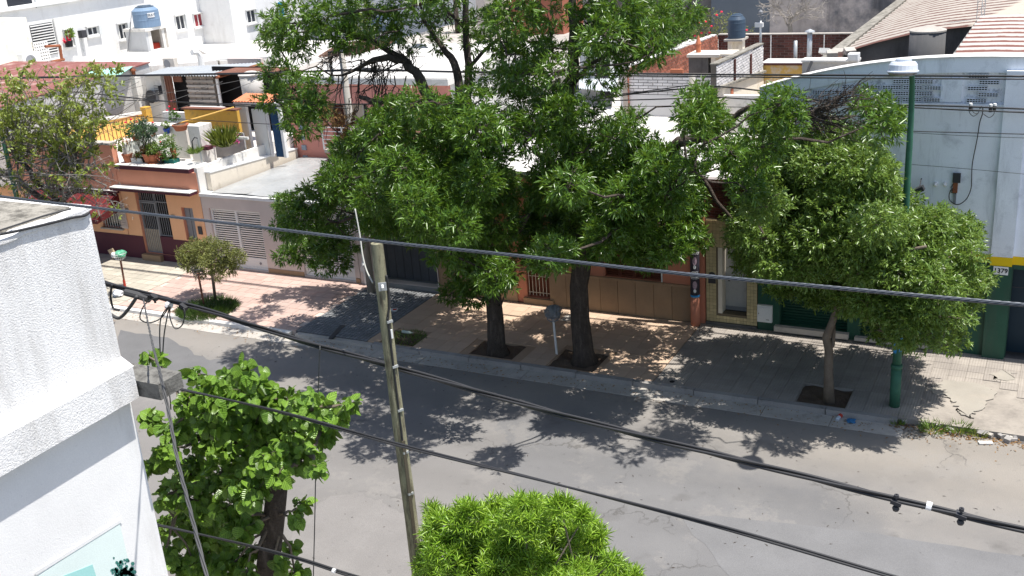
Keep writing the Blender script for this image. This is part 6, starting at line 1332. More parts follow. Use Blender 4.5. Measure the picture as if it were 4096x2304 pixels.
def tree(name, label, base, trunk, trunk_r, limbs, clumps, Yc, leaf, ll, lw, k=8, tl=.28, dens=560, bark=BARK, droop=.25, dead=(), yspread=1.6, shell=.5, cat='tree', flat=.85, sub=4, extra=(), trunkname='trunk', front=0):
    t = thing(name, label, cat, tuple(base))
    MB().tube(trunk, trunk_r, 12).build(trunkname, bark, t, smooth=True)
    C = []
    for c in clumps:
        vx, vy, rp = c[:3]; Y = Yc+(c[3] if len(c) > 3 else (rng.uniform(-yspread, yspread) if not front else (rng.uniform(-front, .6)*min(1, max(.25, (700-vy)/260)) if vy > 230 else rng.uniform(-3.4, 1.0)))); C.append((P(vx, vy, Y=Y), rp/PXM))
        if front and 250 < vy < 620 and abs(vx-1322) > 55 and rng.random() < .55: C.append((P(vx+rng.uniform(-20, 20), vy+rng.uniform(-30, 20), Y=Yc+rng.uniform(1.0, 3.0)), rp/PXM*1.1))
    for c in extra: C.append((np.array(c[:3], float), c[3]))
    nodes = [np.array(p, float) for p in trunk[-2:]]
    for pts, rs in limbs:
        n = len(pts); sp = []
        for i in range(n-1):
            for q in (0, .5): sp.append(np.array(pts[i])*(1-q)+np.array(pts[i+1])*q+rng.normal(size=3)*rs[i]*.25*(q > 0))
        sp.append(np.array(pts[-1])); rr = list(np.interp(np.linspace(0, 1, len(sp)), np.linspace(0, 1, n), rs))
        MB().tube(sp, rr, 9).build('limb', bark, t, smooth=True); nodes += sp[1:]
    mb = MB(); TP = []; TD = []
    for c, r in C:
        N = np.array(nodes); dd = np.linalg.norm(N-c, axis=1)+np.maximum(0, N[:, 2]-c[2])*.8; a = N[np.argmin(dd)]
        L = np.linalg.norm(c-a); r0 = min(.045, .012+.011*L)
        if L < 3.6: mb.tube(wiggle(a, c, 6, .09), list(np.linspace(r0, r0*.4, 6)), 6); nodes.append(c)
        for _ in range(sub):
            e = c+rsphere(1)[0]*r*.85; mb.tube(wiggle(c+rng.normal(size=3)*r*.1, e, 4, .2), list(np.linspace(r0*.45, .006, 4)), 4)
        n = int(dens*r*r/.72*(.68 if front and 6.6 < c[2] < 11 else 1)); p, d = clump_twigs(c, r, n, shell, flat); TP.append(p); TD.append(d)
    for a, b_ in dead:
        a, b_ = np.array(a), np.array(b_); w = wiggle(a, b_, 6, .13); mb.tube(w, list(np.linspace(.02, .006, 6)), 5)
        for _ in range(4):
            i = random.randint(1, 4); e = w[i]+(b_-a)*.25+rng.normal(size=3)*.22; mb.tube(wiggle(w[i], e, 4, .2), list(np.linspace(.011, .004, 4)), 4)
    props(mb.build('branches', bark, t), kind='stuff')
    if TP:
        p, d, nr, L = twig_leaves(np.concatenate(TP), np.concatenate(TD), k, tl, ll, droop)
        scatter('crown', LEAF_V, LEAF_F, p, d, nr, L, leaf, t, wid=L*lw)
    return t
def PY(pts, Y): return [P(*q[:2], Y=Y+(q[2] if len(q) > 2 else 0)) for q in pts]
Y1 = 24.85
b1 = P(1252, 885, Z=.13)
tk1 = [(b1[0], b1[1], .05), (b1[0]-.02, b1[1], .35)]+PY([(1246, 800), (1240, 740), (1225, 650), (1195, 520), (1160, 400), (1120, 310)], b1[1])
limbs1 = [(PY([(1120, 310), (1066, 225, .1), (1045, 179, .2), (1015, 152, .2), (975, 143, .1), (940, 150), (900, 172, -.3), (860, 190, -.5)], b1[1]), [.17, .15, .13, .10, .085, .07, .05, .035]),
          (PY([(1030, 160, .2), (1000, 140, .3), (965, 120, .3), (950, 110, .2), (914, 98, 0), (880, 85, -.2), (830, 70, -.4)], b1[1]), [.10, .09, .08, .075, .06, .05, .03]),
          (PY([(1120, 310), (1085, 270, -.5), (1033, 247, -.8), (985, 254, -1), (935, 256, -1.1), (905, 244, -1.2)], b1[1]), [.13, .11, .10, .09, .08, .05]),
          (PY([(1160, 400), (1155, 300, .6), (1153, 200, .9), (1142, 158, 1), (1121, 131, 1.1), (1095, 95, 1.2), (1060, 40, 1.3)], b1[1]), [.14, .13, .12, .11, .09, .07, .05]),
          (PY([(1160, 350, .3), (1175, 250, 1.2), (1179, 182, 1.5), (1176, 140, 1.6), (1172, 61, 1.6), (1172, 10, 1.6), (1175, -60, 1.6)], b1[1]), [.13, .12, .11, .10, .09, .08, .06]),
          (PY([(1174, 75, 1.6), (1140, 40, 1.5), (1100, 0, 1.3), (1070, -50, 1.2)], b1[1]), [.07, .06, .05, .04]),
          (PY([(1180, 170, 1.5), (1215, 130, 1.3), (1270, 85, 1.2), (1300, 40, 1)], b1[1]), [.06, .05, .04, .03]),
          (PY([(1225, 650), (1290, 600, -.8), (1330, 540, -1.2)], b1[1]), [.09, .07, .05]), (PY([(1195, 520), (1080, 480, -.8), (960, 520, -1.2), (850, 560, -1.3)], b1[1]), [.12, .09, .06, .04]),
          (PY([(1250, 780), (1262, 765, -.3), (1272, 735, -.4)], b1[1]), [.03, .022, .012])]
cl1 = [(755, 60, 72), (700, 95, 52), (830, 40, 62), (690, 60, 40), (740, 130, 38), (700, 180, 44), (735, 222, 58), (690, 250, 40), (780, 262, 44), (745, 292, 38), (800, 215, 32),
       (900, 20, 48), (960, 55, 50), (1010, 20, 45), (1085, 60, 28), (1060, 10, 34), (1120, -10, 40), (1210, 55, 46, 1.6), (1215, 195, 40, 1), (1190, 110, 34, 1.8), (1100, 110, 28, 1), (1010, 70, 36), (930, 100, 24),
       (1000, 300, 58), (1060, 262, 48), (1130, 300, 62), (1190, 262, 48), (1210, 330, 60), (950, 340, 60), (900, 390, 62), (1010, 390, 78), (1110, 390, 82), (1210, 410, 72), (860, 450, 58), (940, 460, 75), (1040, 480, 85), (1140, 490, 80), (1230, 490, 70),
       (790, 500, 52), (730, 515, 36), (860, 530, 66), (960, 545, 58), (760, 560, 60), (720, 575, 36), (830, 600, 58), (770, 630, 56), (720, 640, 30), (850, 655, 36), (805, 672, 26), (885, 620, 24),
       (1080, 560, 70), (1170, 570, 78), (1250, 560, 62), (1130, 630, 40), (1190, 645, 58), (1250, 650, 45), (1180, 700, 50), (1140, 735, 34), (1230, 700, 50), (1280, 690, 30), (1190, 745, 34), (1240, 610, 50),
       (1040, 115, 22, .3), (985, 95, 24, .2), (870, 100, 26)]
dead1 = [((P(872+dx, 190, Y=24.6)), P(850+dx*1.1+random.uniform(-20, 20), 300+random.uniform(-40, 60), Y=24.4+random.uniform(-.5, .5))) for dx in (-40, -20, 0, 15, 30, 60, 90, 100, 120, 150)]+[(P(940, 150, Y=24.8), P(935+random.uniform(-40, 30), 245, Y=24.5)) for _ in range(5)]+[(P(870, 100, Y=24.6), P(830+random.uniform(-50, 30), 170, Y=24.4)) for _ in range(10)]+[(P(960+random.uniform(-60, 70), 150, Y=24.7), P(900+random.uniform(-90, 120), 215+random.uniform(-50, 80), Y=24.4+random.uniform(-.6, .6))) for _ in range(16)]+[(P(1050, 190, Y=24.9), P(985+random.uniform(-40, 60), 110+random.uniform(-50, 40), Y=24.8)) for _ in range(8)]+[(P(1100+random.uniform(-60, 60), 60, Y=25.5), P(1100+random.uniform(-90, 90), 0, Y=25.5)) for _ in range(12)]
ex1 = [(b1[0]-1.5, b1[1]+.5, 12.4, 1.1), (b1[0]+.4, b1[1]+.3, 12.8, 1.2), (b1[0]-1, b1[1]-1.6, 12.3, 1.0)]
SH_A = [(830, 1165), (800, 1100), (870, 1010), (1000, 960), (1250, 955), (1500, 960), (1620, 1020), (1570, 1065), (1400, 1080), (1290, 1105), (1260, 1150), (1150, 1210), (1060, 1190), (1010, 1130)]
SH_B = [(580, 890), (700, 870), (860, 880), (900, 930), (820, 950), (680, 940)]
ex1 += shade_clumps(SH_A, cl1, (3.6, 7.6), 17, .5)+shade_clumps(SH_B, cl1, (5, 9.5), 7, .5)
T1 = tree('ash_tree', 'tall dark-trunked street tree nearest the wooden pole, with bare hanging twigs', 'x' and b1, tk1, [.36, .26, .235, .22, .21, .2, .19, .16], limbs1, cl1, Y1, L_ASH, .175, .22, k=9, tl=.13, droop=.18, dens=350, shell=.35, flat=.75, dead=dead1, extra=ex1, front=5.2)
T1['category'] = 'tree'
p, d = clump_twigs(P(880, 310, Y=24.2), .35, 60, .2); p2, d2 = clump_twigs(P(830, 290, Y=24.2), .3, 30, .2); p3, d3 = clump_twigs(P(880, 350, Y=24.2), .22, 30, .2)
a, b_, nr, L = twig_leaves(np.concatenate([p, p2, p3]), np.concatenate([d, d2, d3]), 6, .15, .12, .7); scatter('dead_leaves', LEAF_V, LEAF_F, a, b_, nr, L, L_DRY, T1, wid=L*.4)
b2 = P(1470, 908, Z=.13)
tk2 = [(b2[0], b2[1], .05), (b2[0]-.01, b2[1], .4)]+PY([(1459, 800), (1456, 720), (1462, 680), (1470, 600), (1462, 500), (1440, 400), (1432, 300)], b2[1])
limbs2 = [(PY([(1432, 300), (1430, 225, .4), (1443, 164, .6), (1443, 100, .7), (1443, 61, .8), (1440, 0, .9), (1436, -60, 1)], b2[1]), [.18, .165, .15, .13, .12, .10, .08]),
          (PY([(1442, 150, .6), (1464, 106, .5), (1489, 76, .4), (1505, 30, .3)], b2[1]), [.09, .075, .06, .04]), (PY([(1443, 60, .8), (1470, 20, .8), (1500, -20, .8)], b2[1]), [.07, .055, .04]),
          (PY([(1440, 215, .4), (1480, 165, .2), (1540, 130, 0), (1590, 100, -.1)], b2[1]), [.06, .05, .04, .025]),
          (PY([(1464, 640), (1500, 662, -.5), (1520, 650, -.8), (1580, 560, -1.2)], b2[1]), [.1, .09, .08, .05]),
          (PY([(1470, 590), (1560, 500, .2), (1640, 420, .2), (1677, 388, .1), (1708, 357, 0), (1768, 345, -.1), (1805, 325, -.2), (1835, 307, -.3), (1860, 283, -.3), (1902, 266, -.4), (1960, 275, -.5), (2060, 300, -.6)], b2[1]), [.17, .16, .15, .15, .145, .12, .10, .085, .07, .055, .035, .015]),
          (PY([(1768, 345, -.1), (1844, 358, .1), (1900, 352, .2), (1950, 330, .2)], b2[1]), [.08, .06, .04, .02]), (PY([(1690, 375, .1), (1760, 440, .4), (1801, 505, .6), (1864, 576, .8)], b2[1]), [.07, .06, .05, .03]),
          (PY([(1460, 480), (1390, 420, -.8), (1340, 380, -1)], b2[1]), [.09, .07, .05])]
cl2 = [(1290, 40, 58), (1255, 100, 42), (1335, 110, 60), (1290, 150, 50), (1270, 215, 42), (1310, 190, 44), (1250, 40, 40), (1340, 205, 60), (1390, 120, 40), (1375, 30, 44), (1400, 180, 38), (1500, 150, 36), (1470, 60, 36), (1600, 100, 44), (1640, 130, 34), (1520, 90, 46), (1390, 235, 48), (1305, 265, 44), (1375, 300, 62), (1290, 330, 48), (1340, 345, 50), (1430, 330, 50), (1420, 265, 40),
       (1500, 45, 55), (1560, 95, 62), (1560, 20, 55), (1630, 45, 60), (1700, 40, 50), (1650, 95, 45), (1590, 150, 40), (1530, 140, 38), (1480, 110, 30), (1500, 190, 24), (1548, 205, 26), (1535, 240, 18), (1480, 270, 34), (1500, 310, 26), (1735, 20, 30),
       (1365, 425, 36), (1420, 400, 58), (1480, 380, 52), (1540, 350, 40), (1580, 330, 34), (1610, 370, 48), (1540, 400, 60), (1460, 450, 72), (1380, 480, 58), (1560, 450, 72), (1640, 430, 58), (1490, 520, 74), (1590, 520, 72), (1680, 490, 58), (1720, 520, 48), (1740, 500, 34), (1660, 560, 58), (1720, 570, 40), (1560, 580, 62), (1440, 560, 62), (1370, 550, 52), (1320, 560, 48), (1620, 600, 44), (1400, 610, 46), (1340, 600, 44), (1680, 600, 28), (1510, 600, 40), (1350, 640, 26), (1600, 630, 24),
       (1760, 262, 38), (1745, 300, 38), (1775, 310, 34), (1760, 230, 20), (1755, 395, 38), (1745, 430, 26), (1770, 360, 22), (1962, 262, 42), (1940, 290, 36), (1985, 300, 36), (1950, 250, 28), (1890, 330, 32), (1915, 370, 40), (1870, 400, 42), (1900, 420, 38), (1850, 440, 32), (1840, 380, 26), (1880, 480, 28), (1940, 400, 34), (1960, 350, 28),
       (2185, 290, 42), (2220, 325, 36), (2230, 290, 22)]
dead2 = [(P(1950, 300, Y=24.5), P(2060+random.uniform(-20, 110), 270+random.uniform(-35, 75), Y=24.4+random.uniform(-.4, .4))) for _ in range(22)]+[(P(2030+random.uniform(-30, 30), 300, Y=24.3), P(2150+random.uniform(-60, 60), 240+random.uniform(-40, 90), Y=24.2)) for _ in range(22)]
ex2 = [(b2[0], b2[1]+.8, 12.6, 1.2), (b2[0]+1.6, b2[1]-.4, 12.2, 1.1), (b2[0]+.5, b2[1]-2.2, 12.4, 1.1)]
cl2 += [(1560, 625, 40, -2), (1640, 622, 38, -1), (1700, 612, 38, -.5), (1480, 632, 32, -1.5), (1420, 640, 30, -1), (1600, 640, 30, 1), (1740, 590, 30, 0), (1380, 640, 34, .5), (1330, 640, 36, .8)]
ex2 += shade_clumps(SH_A, cl2, (3.6, 7.6), 17, .5)
T2 = tree('ash_tree', 'big street tree with the thick pale-ringed trunk and a long limb reaching right', b2, tk2, [.40, .29, .26, .25, .26, .24, .22, .2, .18], limbs2, cl2, b2[1]+.1, L_ASH, .175, .22, k=9, tl=.13, droop=.18, dens=360, shell=.35, flat=.75, dead=dead2, extra=ex2, front=4.6)
T2['category'] = 'tree'
b3 = P(2086, 1008, Z=.13); Y3 = b3[1]
tk3 = [(b3[0], b3[1], .05)]+PY([(2084, 940), (2085, 880), (2078, 850), (2090, 820), (2108, 770), (2112, 730), (2108, 690), (2100, 600), (2095, 500), (2100, 420)], Y3)
limbs3 = [(PY([(2085, 880), (2096, 850, .1), (2098, 820, .2)], Y3), [.06, .05, .04]), (PY([(2108, 750), (2080, 730, .4), (2065, 710, .8), (2000, 640, 1.2)], Y3), [.05, .045, .04, .025]), (PY([(2110, 730), (2140, 700, -.5), (2230, 640, -1), (2330, 620, -1.2)], Y3), [.06, .055, .05, .03]), (PY([(2110, 740), (2180, 760, .3), (2290, 770, .4), (2370, 800, .3)], Y3), [.05, .04, .03, .015])]
cl3 = [(2080, 345, 46), (2130, 365, 50), (2030, 375, 44), (2180, 395, 46), (2000, 420, 50), (2070, 415, 60), (2140, 430, 62), (2205, 440, 46), (1960, 465, 48), (2030, 480, 66), (2110, 490, 70), (2190, 500, 62), (2245, 500, 40), (1930, 510, 46), (1990, 540, 62), (2070, 560, 72), (2150, 560, 70), (2230, 560, 58), (2280, 530, 40), (1890, 560, 40), (1920, 600, 46), (1870, 590, 28), (1990, 620, 58), (2070, 630, 66), (2160, 630, 66), (2240, 625, 58), (2310, 590, 52), (2350, 555, 34), (2370, 610, 48), (2420, 600, 32), (2320, 650, 56), (2400, 660, 44), (2440, 640, 28), (1910, 650, 34), (1950, 670, 42), (2020, 680, 42), (2250, 690, 50), (2340, 700, 50), (2420, 700, 42), (2460, 710, 28), (2180, 690, 44), (2300, 745, 48), (2380, 745, 48), (2430, 760, 30), (2240, 740, 34), (2340, 790, 36), (2390, 800, 34), (2425, 800, 20), (2400, 862, 26), (2375, 868, 16), (2150, 730, 24), (2290, 800, 24), (2230, 790, 26), (2210, 830, 26), (2260, 850, 30), (2290, 660, 60), (2350, 640, 54), (2310, 710, 56), (2260, 680, 50), (2360, 720, 50), (2330, 760, 44), (2290, 820, 34), (2200, 770, 36), (2120, 690, 44), (2160, 600, 60, -1.2), (2060, 600, 60, -1.2), (2100, 520, 60, -1.0), (2230, 570, 52, -1.1), (2060, 690, 48, .8), (2110, 665, 50, .6), (2150, 700, 46, .9), (2050, 725, 34, 1.0), (2185, 735, 42, .8), (1990, 690, 40, .9), (2240, 790, 40, .8), (2310, 810, 36, .6), (2010, 650, 50, 1.0), (2140, 760, 30, 1.2)]
SH_C = [(1690, 1085), (1720, 1000), (1800, 940), (2000, 950), (2200, 1000), (2230, 1120), (2100, 1100), (1900, 1135), (1760, 1125)]
SH_D = [(1690, 910), (1760, 850), (2000, 850), (2060, 895), (2300, 930), (2370, 975), (2300, 1045), (2100, 1015), (1900, 965), (1750, 960)]
ex3 = shade_clumps(SH_C, cl3, (2.2, 6.0), 24, .5)+shade_clumps(SH_D, cl3, (2.3, 5.6), 40, .52)
T3 = tree('street_tree', 'dense finer-leaved street tree in front of the warehouse shutters', b3, tk3, [.15, .11, .105, .10, .09, .075, .07, .06, .05, .04, .03], limbs3, cl3, Y3, L_ASH2, .115, .32, extra=ex3, k=8, tl=.16, dens=760, shell=.3, flat=.78, bark=BARK_L, yspread=1.35)
# sparse tree at the left: many thin upright shoots
bl = P(105, 650, Y=25.0); bl[2] = .1
LT = thing('pollarded_tree', 'sparse pollarded tree with thin upright shoots at the left edge', 'tree', tuple(bl))
kn = [P(205, 437, Y=25.0), P(40, 395, Y=25.2), P(120, 480, Y=24.6), P(-60, 420, Y=25)]
MB().tube([(bl[0], bl[1], .05), P(150, 600, Y=25), P(165, 530, Y=25)], [.2, .16, .15], 10).build('trunk', BARK, LT, smooth=True)
for kk in kn: MB().tube(wiggle(P(165, 530, Y=25), kk, 5, .2), [.13, .11, .1, .09, .1], 8).build('limb', BARK, LT, smooth=True)
mb = MB(); TP = []; TD = []; DP = []; DD = []
for i in range(130):
    kk = kn[[0, 0, 1, 1, 2, 3][i % 6]]; an = random.uniform(0, 2*math.pi); up = random.random()
    tgt = P(random.uniform(-10, 300), random.uniform(165, 330), Y=25+random.uniform(-1.5, 1.5)) if up < .62 else P(random.uniform(20, 320), random.uniform(380, 530), Y=24.6+random.uniform(-1.3, .8))
    w = wiggle(kk, tgt, 6, .16); mb.tube(w, list(np.linspace(.028, .008, 6)), 4)
    for j in range(2, 6):
        for _ in range(2 if up < .62 else 1):
            if random.random() < (.62 if up < .62 else .35): TP.append(w[j]+rng.normal(size=3)*.09); TD.append(rng.normal(size=3)+np.array([0, 0, .3]))
        if up > .6:
            for _ in range(3): e = w[j]+rng.normal(size=3)*.22-np.array([0, 0, .1]); mb.tube([w[j], e], [.006, .003], 3); DP.append(e); DD.append(rng.normal(size=3)-np.array([0, 0, .8]))
props(mb.build('shoots', TWIG, LT), kind='stuff')
TP = np.array(TP); TD = np.array(TD); rep = 4; p = np.repeat(TP, rep, 0)+rng.normal(size=(len(TP)*rep, 3))*.09; d = np.repeat(TD, rep, 0)+rng.normal(size=(len(TP)*rep, 3))*.6
a, b_, nr, L = twig_leaves(p, d, 5, .12, .15, .2); scatter('crown', LEAF_V, LEAF_F, a, b_, nr, L, L_YEL, LT, wid=L*.5)
a, b_, nr, L = twig_leaves(np.repeat(np.array(DP), 2, 0), np.repeat(np.array(DD), 2, 0), 4, .1, .06, .6); scatter('dry_seeds', LEAF_V, LEAF_F, a, b_, nr, L, M('seed_grey', (.3, .28, .24), bump=0, piece=.3), LT, wid=.012)
# small clipped tree
b4 = P(542, 757, Z=.13)
T4 = tree('clipped_tree', 'small olive-green clipped tree on the pink pavement', b4, [(b4[0], b4[1], .1), P(534, 690, Y=b4[1]), P(530, 660, Y=b4[1])], [.055, .05, .045], [], [(470, 640, 32), (510, 632, 36), (555, 630, 34), (590, 650, 30), (490, 665, 30), (535, 660, 38), (575, 670, 28), (505, 690, 18), (550, 690, 22), (470, 660, 24), (600, 640, 18), (530, 612, 24), (485, 615, 20)], b4[1], L_SMALL, .06, .5, k=6, tl=.12, dens=1800, bark=BARK_L, yspread=.5, shell=.3)
# garden trees behind
gb = P(1690, 110, Y=56); T5 = tree('garden_tree', 'bright green garden tree behind the red brick party wall', (gb[0], 56, 3.6), [(gb[0], 56, 3.5), (gb[0], 56, 6.5)], [.2, .12], [], [(1700, 60, 70), (1640, 100, 60), (1745, 50, 45), (1600, 60, 60), (1690, 120, 40), (1660, 20, 60), (1735, 90, 30)], 55, L_BACK, .16, .4, k=7, tl=.4, dens=260, yspread=2)
gb = P(1780, 80, Y=54); T6 = tree('flowering_shrub', 'loose flowering shrub with small red blossoms behind the dark blue tank', (gb[0], 54, 3.6), [(gb[0], 54, 3.5), (gb[0], 54, 5)], [.08, .04], [], [(1780, 75, 36), (1810, 60, 30), (1750, 90, 30), (1820, 90, 26), (1880, 80, 16), (1790, 40, 26), (1840, 50, 20)], 54, L_SMALL, .10, .5, k=5, tl=.3, dens=330, bark=TWIG, yspread=1, shell=.2, sub=9)
fl_ = [P(x, y, Y=53) for x, y in ((1803, 40), (1815, 32), (1775, 57), (1790, 68), (1765, 85), (1785, 84), (1748, 92), (1878, 78), (1757, 60))]
for q in fl_: MB().lathe(q, [(.02, 0), (.07, .03), (.06, .07), (.02, .09)], 8).build('blossom', FLOWER, T6)
gb = P(905, 60, Y=46); T7 = tree('yellow_bush', 'yellow-green bush glimpsed between the upper limbs', (gb[0], 46, 4.3), [(gb[0], 46, 4.3), (gb[0], 46, 5)], [.1, .06], [], [(905, 55, 34), (925, 80, 30), (895, 85, 26), (915, 25, 34)], 46, L_YEL, .12, .45, k=6, tl=.3, dens=420, yspread=.6)
gb = P(1150, 60, Y=60); T8 = tree('far_green_tree', 'darker green tree far behind between the two big crowns', (gb[0], 60, 3.6), [(gb[0], 60, 3.5), (gb[0], 60, 7)], [.2, .1], [], [(1130, 40, 40), (1180, 70, 50), (1220, 100, 36), (1150, 100, 36), (1080, 20, 40)], 60, L_BACK, .18, .4, k=7, tl=.4, dens=240, yspread=1)
# bare tree in front of the blank wall
gb = P(1990, 85, Y=57); BT = thing('bare_tree', 'leafless pale tree in front of the blank grey wall', 'tree', (gb[0], 57, 3.5)); mb = MB()
MB().tube([(gb[0], 57, 3.4), P(1988, 70, Y=57), P(1985, 40, Y=57)], [.16, .12, .08], 8).build('trunk', TWIG, BT)
def grow(p, d, L, r, lv):
    q = p+d*L; mb.tube(wiggle(p, q, 4, .15), list(np.linspace(r, r*.65, 4)), 5)
    if lv == 0: return
    for _ in range(3 if lv > 1 else 4):
        nd = norm(d+rng.normal(size=3)*.55+np.array([0, 0, .05])); grow(p+(q-p)*random.uniform(.5, 1), nd, L*random.uniform(.6, .85), r*.6, lv-1)
for _ in range(7): grow(P(1987, random.uniform(45, 75), Y=57), norm(np.array([rng.normal()*.9, rng.normal()*.5, .8])), .95, .05, 3)
mb.build('branches', M('pale_bare_twig', (.30, .275, .25), bump=0), BT)
# mulberry tree: big leaves in front
YM = 11.5
bm = P(670, 1449, Y=YM); MT = thing('mulberry_tree', 'broad-leaved mulberry tree in the near foreground beside the white wall', 'tree', (bm[0], YM, .1))
tr_ = [(bm[0]+.0, YM, .05), P(672, 1440, Y=YM), P(690, 1300, Y=YM), P(700, 1180, Y=YM), P(690, 1120, Y=YM)]
MB().tube(tr_, [.23, .2, .175, .175, .14], 14).build('trunk', BARK, MT, smooth=True)
cm = [(520, 985, 52), (580, 970, 56), (640, 985, 60), (610, 940, 34), (480, 1010, 44), (560, 1050, 70), (650, 1050, 74), (720, 1020, 60), (780, 1030, 60), (840, 1040, 40), (880, 1020, 22), (740, 1090, 66), (810, 1080, 46), (690, 1110, 56), (600, 1120, 70), (510, 1100, 62), (440, 1080, 40), (390, 1060, 30), (370, 1050, 22), (420, 1140, 40), (380, 1170, 24), (480, 1180, 56), (560, 1190, 62), (640, 1190, 44), (760, 1150, 44), (800, 1180, 24), (430, 1240, 48), (500, 1260, 62), (580, 1270, 58), (420, 1320, 44), (480, 1340, 56), (560, 1350, 60), (410, 1400, 44), (490, 1420, 60), (570, 1430, 56), (640, 1300, 36), (620, 1390, 32), (745, 1300, 24), (760, 1270, 20), (730, 1380, 22), (740, 1440, 30), (700, 1420, 26), (490, 940, 24), (370, 895, 16), (395, 905, 14), (660, 1000, 40), (600, 1010, 50), (540, 1020, 40), (680, 1150, 40, -.8), (700, 1190, 30, -.9), (640, 1240, 44, -.8), (610, 1330, 40, -.7), (650, 1180, 40, -.6), (600, 1220, 44), (540, 1300, 50, .5), (460, 1290, 44, .5), (520, 1400, 50, .5), (620, 1440, 30, -.6), (720, 1130, 40, -.5), (560, 1110, 50, .5), (660, 1060, 56, .5)]
mb = MB(); TP = []; TD = []; nodes = [np.array(q) for q in tr_[2:]]
for q_ in cm:
    vx, vy, rp = q_[:3]; c = P(vx, vy, Y=YM+(q_[3] if len(q_) > 3 else rng.uniform(-.85, .75))); r = rp/183; a = min(nodes, key=lambda q: np.linalg.norm(q-c)+max(0, q[2]-c[2])*.5); w = wiggle(a, c, 5, .14); mb.tube(w, list(np.linspace(.035, .012, 5)), 6); nodes.append(c) if len(nodes) < 30 else None
    n = int(165*r*r/.115)+8; p, d = clump_twigs(c, r, n, .35, .9); TP.append(p); TD.append(d)
    for _ in range(3): mb.tube(wiggle(c, c+rsphere(1)[0]*r, 3), [.01, .007, .004], 4)
props(mb.build('branches', BARK_L, MT), kind='stuff')
TP = np.concatenate(TP); TD = np.concatenate(TD)
hv = []; hf = []; hu = []
prof = [(0, .0), (.30, .02), (.50, .22), (.47, .5), (.30, .76), (.0, 1.0)]
mid = [(0, t) for t in (0.06, .10, .25, .5, .76, 1.0)]
for i, (x, y) in enumerate(prof): hv.append((x, y-.0, .10*x*2-.12*y*y+.03*math.sin(y*9))); hu.append((x, y))
for (x, y) in mid[:-1]: hv.append((0, y, -.12*y*y)); hu.append((0, y))
for i, (x, y) in enumerate(prof): hv.append((-x, y-.0, .10*x*2-.12*y*y+.03*math.sin(y*9+2))); hu.append((-x, y))
for i in range(5):
    a, b_, c, d = i, i+1, 6+i, 6+i+1
    if i < 4: hf += [(a, b_, c), (b_, d, c)]
    else: hf += [(a, b_, c)]
    a2, b2_ = 11+i, 11+i+1
    if i < 4: hf += [(a2, c, b2_), (b2_, c, d)]
    else: hf += [(a2, c, b2_)]
n = len(TP); dirs = TD*.6+rng.normal(size=(n, 3))*.35; dirs[:, 2] -= .8; nr = rng.normal(size=(n, 3))*.6+np.array([.1, -.3, .7]); sz = np.clip(rng.normal(.138, .034, n), .06, .215)
key = np.argsort(np.linalg.norm(TP-EYE, axis=1)-sz*6); big = key[:300]; rest = key[300:]
me = bpy.data.meshes.new('leaf'); me.from_pydata(hv, [], hf); me.materials.append(L_MUL); u = me.uv_layers.new(name='UVMap')
for lp in me.loops: u.data[lp.index].uv = hu[lp.vertex_index]
me.update()
for i in big:
    d = norm(dirs[i]); x = norm(np.cross(d, nr[i])); z = np.cross(x, d); o = bpy.data.objects.new('leaf', me); COL.objects.link(o); o.parent = MT; ORG[o] = ORG[MT]
    q = Matrix(((x[0], d[0], z[0]), (x[1], d[1], z[1]), (x[2], d[2], z[2]))); o.rotation_mode = 'QUATERNION'; o.rotation_quaternion = q.to_quaternion(); o.scale = (sz[i],)*3; o.location = TP[i]-ORG[MT]
scatter('crown', hv, hf, TP[rest], dirs[rest], nr[rest], sz[rest], L_MUL, MT, kind='stuff', uv=hu)
# oleander-like tree at the bottom edge: rosettes of narrow leaves
YO = 11.3; bo_ = P(1300, 1449, Y=YO); OT = thing('oleander_tree', 'bright green narrow-leaved bushy tree at the bottom edge of the road', 'tree', (bo_[0], YO, .1))
MB().tube([(bo_[0], YO, .05), (bo_[0], YO, 1.2)], [.12, .1], 10).build('trunk', BARK_L, OT)
co = [(1120, 1330, 62), (1180, 1310, 60), (1250, 1300, 60), (1240, 1270, 26), (1320, 1300, 62), (1300, 1272, 30), (1390, 1290, 52), (1410, 1275, 34), (1440, 1310, 48), (1460, 1350, 50), (1090, 1300, 26), (1130, 1400, 76), (1220, 1390, 84), (1320, 1390, 84), (1420, 1400, 74), (1490, 1400, 40), (1500, 1370, 24), (1120, 1470, 80), (1230, 1480, 90), (1340, 1480, 90), (1450, 1480, 80), (1520, 1450, 44), (1570, 1440, 34), (1590, 1460, 34), (1085, 1360, 36), (1075, 1420, 40), (1340, 1330, 60), (1270, 1350, 70), (1180, 1360, 60), (1300, 1400, 60), (1260, 1430, 60), (1350, 1430, 60), (1180, 1280, 22), (1345, 1262, 20), (1470, 1300, 26), (1510, 1340, 20), (1085, 1280, 20), (1540, 1410, 22), (1300, 1560, 120), (1150, 1560, 90), (1450, 1560, 90)]
TP = []; TD = []; mb = MB()
for vx, vy, rp in co:
    c = P(vx, vy, Y=YO+rng.uniform(-.7, .7)); r = rp/190; a = np.array([bo_[0], YO, 1.1]); mb.tube(wiggle(a, c, 5, .12), list(np.linspace(.03, .01, 5)), 5)
    p, d = clump_twigs(c, r, int(70*r*r/.105)+4, .45, .85); d[:, 2] += .75; TP.append(p); TD.append(d)
props(mb.build('branches', BARK_L, OT), kind='stuff'); TP = np.concatenate(TP); TD = norm(np.concatenate(TD)); n = len(TP); k = 16
an = (np.arange(k)*2.4)[None]+rng.random((n, 1))*6; x = norm(np.cross(TD, rng.normal(size=(n, 3)))); y = np.cross(TD, x); tilt = np.linspace(.35, 1.5, k)[None]
